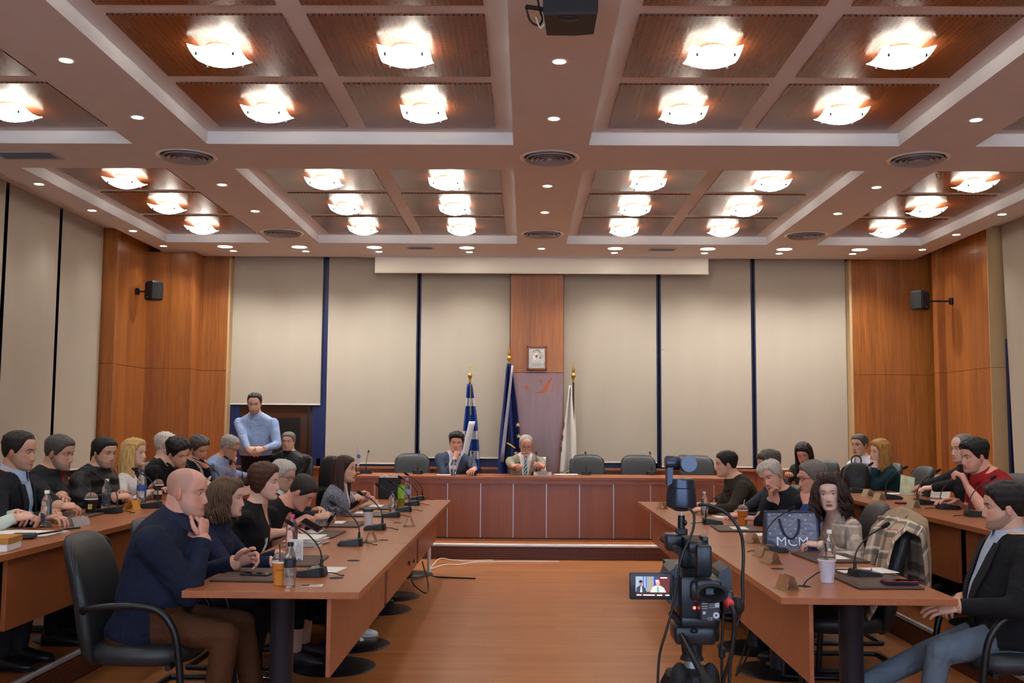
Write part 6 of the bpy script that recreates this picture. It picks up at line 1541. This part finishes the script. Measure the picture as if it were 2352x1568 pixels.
cable([Lw(1655,1400,-.03),Lw(1654,1430,-.03),Lw(1651,1480,-.03),Lw(1650,1600,-.03)],.004,'thin cable with a ferrite bead beside the tripod head')
o = MB().tube([Lw(1651,1474,-.03),Lw(1651,1478,-.03),Lw(1651,1496,-.03),Lw(1651,1500,-.03)],[.005,.0095,.0095,.005],12).build('ferrite_bead', M_cam, smooth=40); tag(o,'cylindrical ferrite bead on the cable beside the tripod','cable bead')

# ------------------------------------------------------------ flags behind the head table
M_gold = mat('brass', '#c09a48', 0.3, metal=.8); M_pole = mat('dark_pole', '#3a2a1c', 0.5)
def flagstand(px, ytop, ybot, Y, label, finial, cloth):
    b_ = atY(px,900,Y); zt = atY(px,ytop,Y).z
    t = thing('flag', label, 'flag', (b_.x,Y,PL), 0, 'flags on poles')
    MB().tube([(0,0,0.02),(0,0,zt-PL)],.013,10).build('pole', M_pole, t, smooth=60); MB().lathe([(.16,0),(.16,.02),(.05,.04),(.02,.05)],24).build('foot', M_gold, t, smooth=40)
    z0 = zt-PL
    MB().lathe([(.014,z0-.06),(.016,z0-.03),(.014,z0-.01),(.03,z0+.02),(.032,z0+.035),(.02,z0+.06),(.010,z0+.07)],16).build('knob', M_gold, t, smooth=50)
    if finial == 'cross':
        mb = MB(); mb.box((0,0,z0+.13),(.012,.008,.12)); mb.box((0,0,z0+.145),(.06,.008,.012)); mb.build('finial', M_gold, t)
    else: MB().lathe([(.010,z0+.07),(.022,z0+.10),(.012,z0+.15),(.002,z0+.22)],12).build('finial', M_gold, t, smooth=50)
    cloth(t, z0); return t
def drape(t, z0, z1, w0, w1, sway, folds, matl, name='cloth', amp=.035, ox=0.0, ph=0.0):
    def fn(u,v):
        zz = z0+(z1-z0)*(1-v); k_ = 1-v
        wd = w0+(w1-w0)*(k_**.8)
        x = ox+sway*k_ + (u-.5)*wd; return (x+.006*math.sin(7*k_+u*5), -.02-amp*math.sin(u*folds*2*math.pi+ph)*(.35+.65*k_), zz)
    return MB().sheet(fn, 40, 24).build(name, matl, t, smooth=180, solid=.003)
def bands(name, rows, base, ang):
    m, nt, b = nmat(name); tc = N(nt,'ShaderNodeTexCoord'); mp = N(nt,'ShaderNodeMapping'); mp.inputs['Rotation'].default_value = (0,rad(ang),0)
    nt.links.new(tc.outputs['Object'], mp.inputs['Vector']); se = N(nt,'ShaderNodeSeparateXYZ'); nt.links.new(mp.outputs[0], se.inputs[0])
    mr = N(nt,'ShaderNodeMapRange'); mr.inputs['From Min'].default_value = rows[0]; mr.inputs['From Max'].default_value = rows[1]; nt.links.new(se.outputs[rows[2]], mr.inputs['Value'])
    r = N(nt,'ShaderNodeValToRGB'); r.color_ramp.interpolation = 'CONSTANT'; els = r.color_ramp.elements
    for i,(p_,c_) in enumerate(base):
        e = els[i] if i < 2 else els.new(p_); e.position = p_; e.color = (*lin(c_),1)
    nt.links.new(mr.outputs[0], r.inputs['Fac']); nt.links.new(r.outputs['Color'], b.inputs['Base Color']); b.inputs['Roughness'].default_value = .75; return m
BLU, WHT = '#123a86', '#c4c1c4'
gm = bands('flag_blue_white',(-.9,.05,2),[(0,BLU),(.001,WHT),(.14,BLU),(.30,WHT),(.46,BLU),(.62,BLU),(.74,WHT),(.84,BLU)],0)
def greek(t,z0):
    g = bands('flag_greek',(z0-1.15,z0-.05,2),[(0,BLU),(.06,WHT),(.16,BLU),(.30,WHT),(.40,BLU),(.70,WHT),(.80,BLU),(.97,'#3a2a1c')],0)
    drape(t,z0-.08,z0-1.25,.07,.27,.03,2.5,g,'cloth',.05)
    g2 = bands('flag_greek_diag',(-.3,.3,0),[(0,BLU),(.34,WHT),(.62,BLU),(.9,WHT)],0)
    # the oblique bands of the lower folds
    def strip(u,v): return (-.06+.11*(1-v)*-1+.13+ (u-.5)*.085-.03, -.082-.012*math.sin(u*3.1), z0-1.10+.52*v)
    MB().sheet(strip,6,10).build('white_band', mat('flag_white',WHT,.75), t, smooth=180, solid=.002)
    MB().tube([(.012,-.04,z0-.08),(.02,-.05,z0-.5)],.004,6).build('tassel', M_gold, t)
flagstand(1079,868,0,13.62,'blue and white striped flag on a pole behind the man in the blue grey suit','cross',greek)
def star(r_, T, t, m):
    pts = [(r_*(1 if i%2 == 0 else .40)*math.sin(math.pi*i/5), r_*(1 if i%2 == 0 else .40)*math.cos(math.pi*i/5)) for i in range(10)]
    MB().loft([[(x,0,y) for x,y in pts],[(x,-.003,y) for x,y in pts]],0,T).build('gold_star', m, t)
def euro(t,z0):
    drape(t,z0-.04,z0-1.62,.06,.36,.03,2.2,mat('flag_navy','#16255f',.7),'cloth',.06)
    MB().sheet(lambda u,v: (.045-.13*(1-v)+(u-.5)*(.03+.02*(1-v)),-.09,z0-1.35+1.28*v),4,10).build('pale_fold', mat('flag_hem','#9a9aa8',.7), t, smooth=180, solid=.003)
    m_ = mat('star_gold','#d8c06a',.5)
    for x_,py in ((.125,975),(.135,1001),(.10,1040)): star(.035, TR((x_,-.10,atY(1180,py,13.52).z-PL)), t, m_)
    MB().tube(bez([(-.02,-.10,z0-1.10),(.03,-.11,z0-1.13),(.09,-.11,z0-1.17)],4),.013,8).build('gold_fringe', M_gold, t, smooth=60)
flagstand(1169,828,0,13.58,'dark blue flag with gold stars on the tallest pole beside the column','spike',euro)
def white(t,z0):
    drape(t,z0-.10,z0-1.28,.04,.25,-.02,1.8,mat('flag_cream','#d6cfc6',.75),'cloth',.05,-.04)
    MB().tube(bez([(-.16,-.06,z0-1.29),(-.06,-.075,z0-1.24),(.05,-.06,z0-1.20)],4),.010,8).build('gold_fringe', M_gold, t, smooth=60)
    drape(t,z0-1.24,z0-1.75,.16,.26,-.02,1.5,mat('flag_cream2','#b9b6be',.75,var=.5,scale=9),'lower_fold',.05,-.06,1.0)
    for i,(x_,zz_) in enumerate(((-.135,.62),(-.15,.80),(-.165,.95))): MB().box((x_,-.03,z0-zz_),(.012,.03,.07)).build('printed_letter', mat('flag_ink','#2a2a34',.7), t)
flagstand(1317,868,0,13.62,'white flag with gold fringe on a pole right of the column','spike',white)
p = at(1243,1090,RZ); t = thing('paper_sheaf', 'upright white papers held by the man in the beige suit', 'paper', (p.x,p.y+.12,RZ+.03), rad(10))
for i in range(3): MB().sheet(lambda u,v: ((u-.5)*.10+.02*v*v*(i-1)+.02*(1-v), .004*i+.02*v*v, .19*v),4,8).build('sheet', M_paper, t, smooth=180, solid=.001)
# small table flag
p = at(822,1087,RZ); t = thing('table_flag', 'small white pennant with grey emblem on the head table', 'flag', p, 0)
MB().lathe([(.03,0),(.03,.012),(.008,.02)],16).build('foot', M_gold, t, smooth=40); MB().tube([(0,0,.015),(-.004,0,.40)],.003,8).build('pole', M_alu, t)
pn = [(-.006,.385),(.055,.22),(.0,.06),(-.035,.20)]
MB().loft([[(x,-.006,z) for x,z in pn],[(x,-.002,z) for x,z in pn]]).build('pennant', mat('flag_white2','#d2cfce',.8), t)
MB().lathe([(.001,0),(.024,0),(.026,.0008),(.012,.0012)],14,T=TR((.008,-.0068,.215)) @ Mx.Rotation(rad(90),4,'X')).build('emblem', mat('emblem_grey','#6f7d88',.7,var=.7,scale=120), t)

# ------------------------------------------------------------ on the column: framed icon and emblem
t = thing('framed_icon', 'silver relief picture with haloed figure in a carved frame on the column', 'picture', (atY(1233,822,13.94).x,13.945,atY(1233,822,13.94).z), 0)
fw, fh = .25, .305
M_carv = mat('carved_wood', '#7a4526', .5, bump=.6, bscale=60); M_silver = mat('silver_relief', '#b8b6b0', .35, metal=.55, bump=.9, bscale=70, var=.3, scale=60)
mb = MB()
for s in (-1,1):
    mb.box((s*fw/2,-.012,0),(.028,.024,fh+.028),bev=.006); mb.box((0,-.012,s*fh/2),(fw+.028,.024,.028),bev=.006)
mb.build('frame', M_carv, t)
for i in range(9):
    for s in (-1,1): MB().ell((-fw/2+fw*i/8,-.014,s*(fh/2+.013)),(.011,.01,.009),8,6).build('carving', M_carv, t); 
MB().box((0,-.008,0),(fw-.02,.012,fh-.02),bev=.002).build('silver_plate', M_silver, t)
MB().lathe([(.050,0),(.062,.006),(.066,.002)],24,T=TR((-.005,-.014,.055)) @ Mx.Rotation(rad(90),4,'X'),cap=False).build('halo', mat('halo_silver','#cfc4a6',.3,metal=.6), t)
MB().ell((-.008,-.014,.03),(.030,.008,.038),14,10).build('veiled_head', M_silver, t); MB().ell((-.004,-.02,.028),(.016,.005,.021),12,8).build('face', mat('icon_face','#8a5a30',.6), t)
MB().ell((.042,-.014,.008),(.021,.008,.024),12,8).build('small_head', M_silver, t); MB().ell((.043,-.02,.008),(.011,.004,.013),10,8).build('small_face', mat('icon_face','#8a5a30',.6), t)
MB().ell((-.005,-.012,-.055),(.085,.008,.06),14,10).build('robe', M_silver, t)
t = thing('wall_emblem', 'remains of an orange emblem of curved strokes on the column', 'emblem', (0,13.95,0), 0)
def wp(x,y): q = atY(1030+x/7.128,780+y/7.128,13.95); return (q.x,q.z)
M_emb = mat('emblem_orange','#a85322',.5)
for nm,pl in (('stroke',[(1240,770),(1265,760),(1285,735),(1300,775),(1340,830),(1290,805),(1250,785)]),('stroke',[(1475,610),(1500,640),(1540,695),(1520,690),(1495,660)]),('stroke',[(1420,860),(1520,840),(1560,770),(1610,700),(1650,660),(1680,620),(1700,600),(1685,650),(1650,720),(1620,790),(1580,862),(1500,868),(1430,870)]),('stroke',[(1710,690),(1712,770),(1690,810),(1665,855),(1680,800),(1700,740)]),('stroke',[(1718,810),(1705,840),(1685,862),(1700,820)])):
    q = [wp(*a_) for a_ in pl]; MB().loft([[(x,0,z) for x,z in q],[(x,-.004,z) for x,z in q]]).build(nm, M_emb, t)

# ------------------------------------------------------------ loudspeakers, projector
def speaker(loc, rz, wall, label):
    t = thing('loudspeaker', label, 'speaker', loc, rz, 'wall loudspeakers')
    sec = [(-.075,-.07),(.075,-.07),(.10,.02),(.085,.09),(-.085,.09),(-.10,.02)]
    c = MB().loft([[(x*.8,y*.8,-.125) for x,y in sec],[(x,y,-.105) for x,y in sec],[(x,y,.105) for x,y in sec],[(x*.85,y*.85,.125) for x,y in sec]]).build('cabinet', M_black, t, smooth=30)
    MB().box((0,-.078,.0),(.135,.012,.2),bev=.01).build('grille', mat('speaker_grille','#1c1d20',.7,bump=.3,bscale=300), t); MB().box((0,-.086,-.085),(.02,.003,.008)).build('badge', M_alu, t)
    w_ = Vector(wall); MB().tube([(0,.08,0),w_*.6+Vector((0,.03,0)),w_],.012,8).build('bracket_arm', M_blackm, t, smooth=60)
    MB().box(w_,(.03,.05,.09),bev=.004).build('wall_plate', M_blackm, t)
    return t
q = atY(352,668,13.05); speaker((q.x,q.y,q.z), rad(-35), Mx.Rotation(rad(35),3,'Z') @ Vector((XL+.02-q.x,.05,0)), 'black loudspeaker on a bracket in the left wood corner')
q = atY(2115,690,13.05); speaker((q.x,q.y,q.z), rad(30), Mx.Rotation(rad(-30),3,'Z') @ Vector((XR-.02-q.x,.05,.0)), 'black loudspeaker on a bracket in the right wood corner')
a, b_ = atY(1247,33,5.0), atY(1374,33,5.0)
t = thing('ceiling_projector', 'black projector hanging from the ceiling above the aisle', 'projector', ((a.x+b_.x)/2,5.0,a.z), rad(-4))
pw = (b_.x-a.x)/2
sec = [(-pw,0),(pw,0),(pw*.86,.27),(pw*.06,.285),(-pw*.98,.27)]
MB().loft([[(x*.97,y,0) for x,y in sec],[(x,y-.006,.012) for x,y in sec],[(x,y-.006,.12) for x,y in sec],[(x*.95,y,.135) for x,y in sec]]).build('housing', mat('projector_black','#1b1c22',.5), t)
MB().ell((-.01,.05,0),(.055,.035,.012),20,8).build('focus_dome', mat('projector_dome','#232327',.4), t)
MB().tube([(0,.14,.13),(0,.14,SO-a.z)],.02,12).build('drop_pole', M_blackm, t, smooth=60); MB().box((0,.14,SO-a.z-.01),(.14,.14,.02),bev=.004).build('ceiling_plate', M_blackm, t)
MB().tube([(-pw-.09,.03,.06),(-pw-.03,.03,.05),(-pw,.05,.05)],.012,8).build('plug', M_rub, t, smooth=60); MB().tube(bez([(-pw-.09,.03,.06),(-pw-.07,.06,.0),(-pw-.03,.08,-.02),(-pw-.01,.1,.02),(-pw-.03,.06,.1),(-pw-.02,.1,.2)],5),.006,8).build('cable', M_black, t, smooth=60)
MB().tube(bez([(-pw-.04,.05,.01),(-pw-.02,.09,-.03),(-pw,.12,.0)],5),.004,8).build('white_cable', M_white, t, smooth=60)

# ------------------------------------------------------------ bags, coats, chair on the right
p = at(1976,1128,RZ); t = thing('backpack', 'black leather backpack standing on the rear right desk', 'bag', (p.x,p.y+.1,RZ), rad(-10))
def rr2(a,b_,z,y=0): return [(a*math.copysign(abs(math.cos(q))**.6,math.cos(q)), y+b_*math.copysign(abs(math.sin(q))**.6,math.sin(q)), z) for q in (2*math.pi*i/24 for i in range(24))]
M_bag = mat('bag_black','#101114',.45,bump=.2,bscale=80)
MB().loft([rr2(.10,.06,0),rr2(.125,.075,.02),rr2(.13,.08,.12),rr2(.12,.07,.21),rr2(.095,.05,.255),rr2(.05,.03,.275)]).build('pack_body', M_bag, t, smooth=60)
MB().loft([rr2(.08,.02,.02,-.08),rr2(.085,.025,.1,-.08),rr2(.07,.02,.135,-.075)]).build('front_pocket', M_bag, t, smooth=60)
MB().tube(bez([(-.045,0,.262),(-.042,0,.32),(0,0,.345),(.042,0,.32),(.045,0,.262)],6),.007,8).build('carry_loop', M_bag, t, smooth=60)
for s in (-1,1): MB().tube(bez([(s*.06,.05,.25),(s*.12,.10,.2),(s*.13,.09,.1),(s*.10,.06,.02)],5),.012,8).build('shoulder_strap', M_bag, t, smooth=60)
# chair with the plaid coat
co = [o for o in chair_used if 'plaid coat' in o['label']][0]
M_coat = mat('coat_beige','#a89078',.9,var=.08,scale=12,bump=.25,bscale=120)
m, nt, b = nmat('coat_check'); tc = N(nt,'ShaderNodeTexCoord'); se = N(nt,'ShaderNodeSeparateXYZ'); nt.links.new(tc.outputs['UV'], se.inputs[0])
c = None
def stripe(sock, sp, lo, wd, col, prev, f=.75):
    q = N(nt,'ShaderNodeMath', operation='DIVIDE'); q.inputs[1].default_value = sp; nt.links.new(sock, q.inputs[0]); fr_ = N(nt,'ShaderNodeMath', operation='FRACT'); nt.links.new(q.outputs[0], fr_.inputs[0])
    a_ = N(nt,'ShaderNodeMath', operation='COMPARE'); a_.inputs[1].default_value = lo; a_.inputs[2].default_value = wd; nt.links.new(fr_.outputs[0], a_.inputs[0])
    ml = N(nt,'ShaderNodeMath', operation='MULTIPLY'); ml.inputs[1].default_value = f; nt.links.new(a_.outputs[0], ml.inputs[0])
    mx = N(nt,'ShaderNodeMixRGB'); nt.links.new(ml.outputs[0], mx.inputs['Fac']); nt.links.new(prev, mx.inputs['Color1']); mx.inputs['Color2'].default_value = (*lin(col),1); return mx.outputs[0]
rg = N(nt,'ShaderNodeRGB'); rg.outputs[0].default_value = (*lin('#b8a088'),1); c = rg.outputs[0]
for ax in (0,1):
    c = stripe(se.outputs[ax],.16,.30,.11,'#3c4248',c,.6); c = stripe(se.outputs[ax],.16,.52,.05,'#e0d8cc',c,.7); c = stripe(se.outputs[ax],.32,.80,.02,'#8a1a24',c,.6)
nt.links.new(c, b.inputs['Base Color']); b.inputs['Roughness'].default_value = .9
ct = thing('draped_coat', 'beige checked coat draped over the empty armchair back', 'coat', co.location, co.rotation_euler.z)
def coat(u,v):                 # v: 0 front hem .. 1 back hem over the top of the backrest
    x = (u-.5)*.50
    pts = [(-.10,.50),(-.17,.62),(-.215,.80),(-.255,.94),(-.33,1.01),(-.415,.97),(-.43,.80),(-.43,.55)]
    q = v*(len(pts)-1); i = min(int(q),len(pts)-2); f_ = q-i; y = pts[i][0]*(1-f_)+pts[i+1][0]*f_; z = pts[i][1]*(1-f_)+pts[i+1][1]*f_
    return (x*(1+.10*math.sin(v*5)), y+.018*math.sin(u*15+v*3)-.03*(1-(2*u-1)**2)*(1 if v < .5 else 1), z-.05*(2*u-1)**2+.012*math.sin(u*9))
mbc = MB().sheet(coat,30,40); oc = mbc.build('coat_cloth', MATS['coat_check'], ct, smooth=180, solid=.008)
uv = oc.data.uv_layers.new(name='UVMap'); nu = 31
for lp in oc.data.loops: vi = lp.vertex_index; uv.data[lp.index].uv = ((vi%nu)/30*.5,(vi//nu)/40*1.3)
MB().sheet(lambda u,v: (.16+.16*u, -.30-.10*v+.02*math.sin(u*7), 1.0-.02*v-.16*u*u-.10*v*v),10,10).build('coat_collar', M_coat, ct, smooth=180, solid=.01)
ct2 = thing('draped_jacket', 'tan jacket over the armchair back behind the woman in plaid', 'jacket', F5C.location, F5C.rotation_euler.z)
def jk(u,v):
    pts = [(-.16,.55),(-.20,.75),(-.25,.93),(-.34,1.015),(-.43,.97),(-.44,.75),(-.43,.52)]
    q = v*(len(pts)-1); i = min(int(q),len(pts)-2); f_ = q-i; y = pts[i][0]*(1-f_)+pts[i+1][0]*f_; z = pts[i][1]*(1-f_)+pts[i+1][1]*f_
    return ((u-.5)*.50, y+.012*math.sin(u*14+v*3)-.03*(1-(2*u-1)**2), z-.07*(2*u-1)**2)
MB().sheet(jk,24,30).build('jacket_cloth', mat('jacket_tan','#9c876c',.85,var=.1,scale=9,bump=.3,bscale=40), ct2, smooth=180, solid=.01)
# white plastic garden chair
p = atY(2107,1100,10.9); t = thing('plastic_chair', 'white moulded plastic chair against the right wood wall', 'chair', (p.x,p.y,PL), rad(100))
M_pl = mat('white_moulded','#d6cfc4',.45)
MB().loft([[(x,y,z) for x,y,z in rr2(.22,.21,.42)],[(x,y,z) for x,y,z in rr2(.23,.22,.44)],[(x,y,z) for x,y,z in rr2(.2,.19,.445)]]).build('seat', M_pl, t, smooth=40)
rings = []
for z,a_,y in ((.44,.20,-.19),(.55,.21,-.215),(.68,.215,-.24),(.78,.20,-.265),(.84,.16,-.285),(.865,.10,-.293)):
    rings.append([(a_*math.cos(q), y+.012*math.sin(q)-.04*(1-math.cos(q)**2), z) for q in (2*math.pi*i/20 for i in range(20))])
MB().loft(rings).build('backrest', M_pl, t, smooth=50)
for sx in (-1,1):
    for sy in (-1,1): MB().tube([(sx*.17,sy*.15,.43),(sx*.21,sy*.2,0)],[.022,.016],8).build('leg', M_pl, t, smooth=60)
    MB().tube(bez([(sx*.2,-.21,.62),(sx*.25,-.05,.64),(sx*.25,.14,.63),(sx*.21,.19,.44)],5),.018,8).build('arm', M_pl, t, smooth=60)
# green leaflet, red boxes, sling bag strap
p = at(2082,1136,RZ); t = thing('leaflet', 'upright white and green leaflet on the rear right desk', 'leaflet', p, rad(-4))
MB().box((0,0,.09),(.13,.003,.19),T=Mx.Rotation(rad(12),4,'Y') @ Mx.Rotation(rad(-20),4,'X')).build('cover', mat('leaflet_green','#c9d4b0',.6,var=.25,scale=14), t)
for px,py,l in ((2118,1150,'red'),(2075,1157,'dark red')):
    p = at(px,py,RZ); t = thing('small_box', '%s and white flat box among the rear right microphones' % l, 'box', p, rad(4)); MB().box((0,0,.008),(.12,.06,.015),bev=.002).build('box_body', mat('box_red' if l == 'red' else 'box_dred','#a01c24' if l == 'red' else '#5a1620',.5), t); MB().box((.085,0,.006),(.05,.06,.011),bev=.002).build('white_end', M_paper, t)
p = atY(1912,1082,10.4); t = thing('blue_jacket', 'light blue jacket over a chair back behind the curly haired woman', 'jacket', (p.x,p.y,PL), rad(110))
MB().loft([rr2(.20,.06,.50,-.27),rr2(.235,.075,.62,-.28),rr2(.24,.08,.80,-.30),rr2(.21,.07,.92,-.33),rr2(.13,.05,.99,-.35),rr2(.05,.02,1.0,-.355)]).build('jacket_body', mat('jacket_blue','#5f7296',.85,var=.1,scale=9,bump=.3,bscale=30), t, smooth=60)
for sx in (-1,1): MB().tube(bez([(sx*.2,-.30,.86),(sx*.25,-.29,.72),(sx*.26,-.25,.55),(sx*.25,-.2,.42)],5),[.05,.05,.05,.05,.048,.048,.046,.045,.044,.043,.042,.042,.04,.04,.04,.04],10).build('sleeve', mat('jacket_blue','#5f7296',.85), t, smooth=60)
chair(p.x,p.y,PL,110,'black armchair under the light blue jacket')

# ------------------------------------------------------------ cables on the floor
cable([(-1.02,10.85,.005),(-.85,11.1,.03),(-.7,11.3,.005),(-.55,11.5,.004),(-.2,11.6,.004),(.4,11.62,.004)],.006,'pale cable bundle at the foot of the riser',m=M_white)
cable([(-1.0,10.95,.005),(-.93,11.35,.06),(-.8,11.55,.02),(-.62,11.6,.004),(-.35,11.7,.004)],.005,'second pale cable curling beside the riser',m=M_white)
cable([at(940,1290,.45),at(947,1330,.15),at(975,1322,.006),at(1010,1325,.006),at(1060,1327,.006),at(1092,1328,.006)],.008,'black extension cable lying on the floor beside the left desks')
cable([at(952,1285,.42),at(946,1335,.1),at(978,1362,.005),at(983,1340,.05),at(970,1290,.42)],.006,'black cable loop hanging under the left desks')
o = MB().tube([at(985,1316,0),at(985,1316,0)+Vector((0,0,.32))],.018,12).build('floor_socket_post', M_white, smooth=60); tag(o,'short white cable post beside the far left desk','post')
cable([(1.42,6.3,.45),(1.36,6.4,.15),(1.30,6.35,.02),(1.33,6.2,.15),(1.42,6.1,.45)],.005,'black cable loop hanging under the front right desks')
# ------------------------------------------------------------ small worn things
def band(I, sd, back, col, wdt, name, m=None, rr_=.036):
    sh, el, wr, _ = I['AR'][sd]; d_ = (wr-el).normalized(); c_ = wr-d_*back
    MB().tube([c_-d_*wdt/2,c_+d_*wdt/2],[rr_,rr_],18).build(name, m or mat('band_m_'+col.strip('#'),col,.4), I['root'], smooth=60)
band(P1,-1,-.004,'#0c0c0e',.02,'wristwatch'); band(P1,1,-.004,'#0c0c0e',.012,'bracelet')
band(F3,1,-.006,'#b9bcc4',.02,'wristwatch',M_alu,.035)
def motif(I, strokes, col, name='printed_motif'):
    for st in strokes:
        pts = [I['surf'](t_,u_,.002) for t_,u_,r_ in st]
        MB().tube(pts,[r_ for *_,r_ in st],6,flat=.5).build(name, mat('motif_'+col.strip('#'),col,.8), I['root'], smooth=60)
motif(P3,[[(.30,.055,.004),(.27,.060,.008),(.23,.070,.007),(.20,.082,.006)],[(.30,.085,.003),(.275,.075,.004),(.26,.066,.003)],[(.25,.066,.003),(.225,.085,.006),(.195,.095,.004)],[(.285,.045,.002),(.25,.050,.003),(.225,.060,.002)]],'#c9c6c4')
motif(P2,[[(.26,.05,.005),(.235,.053,.007),(.21,.06,.005)],[(.245,.07,.002),(.22,.078,.006),(.215,.082,.004)],[(.215,.066,.005),(.212,.072,.005)],[(.31,.10,.003),(.305,.102,.003)],[(.18,.075,.004),(.178,.08,.004)]],'#c4c8d4')
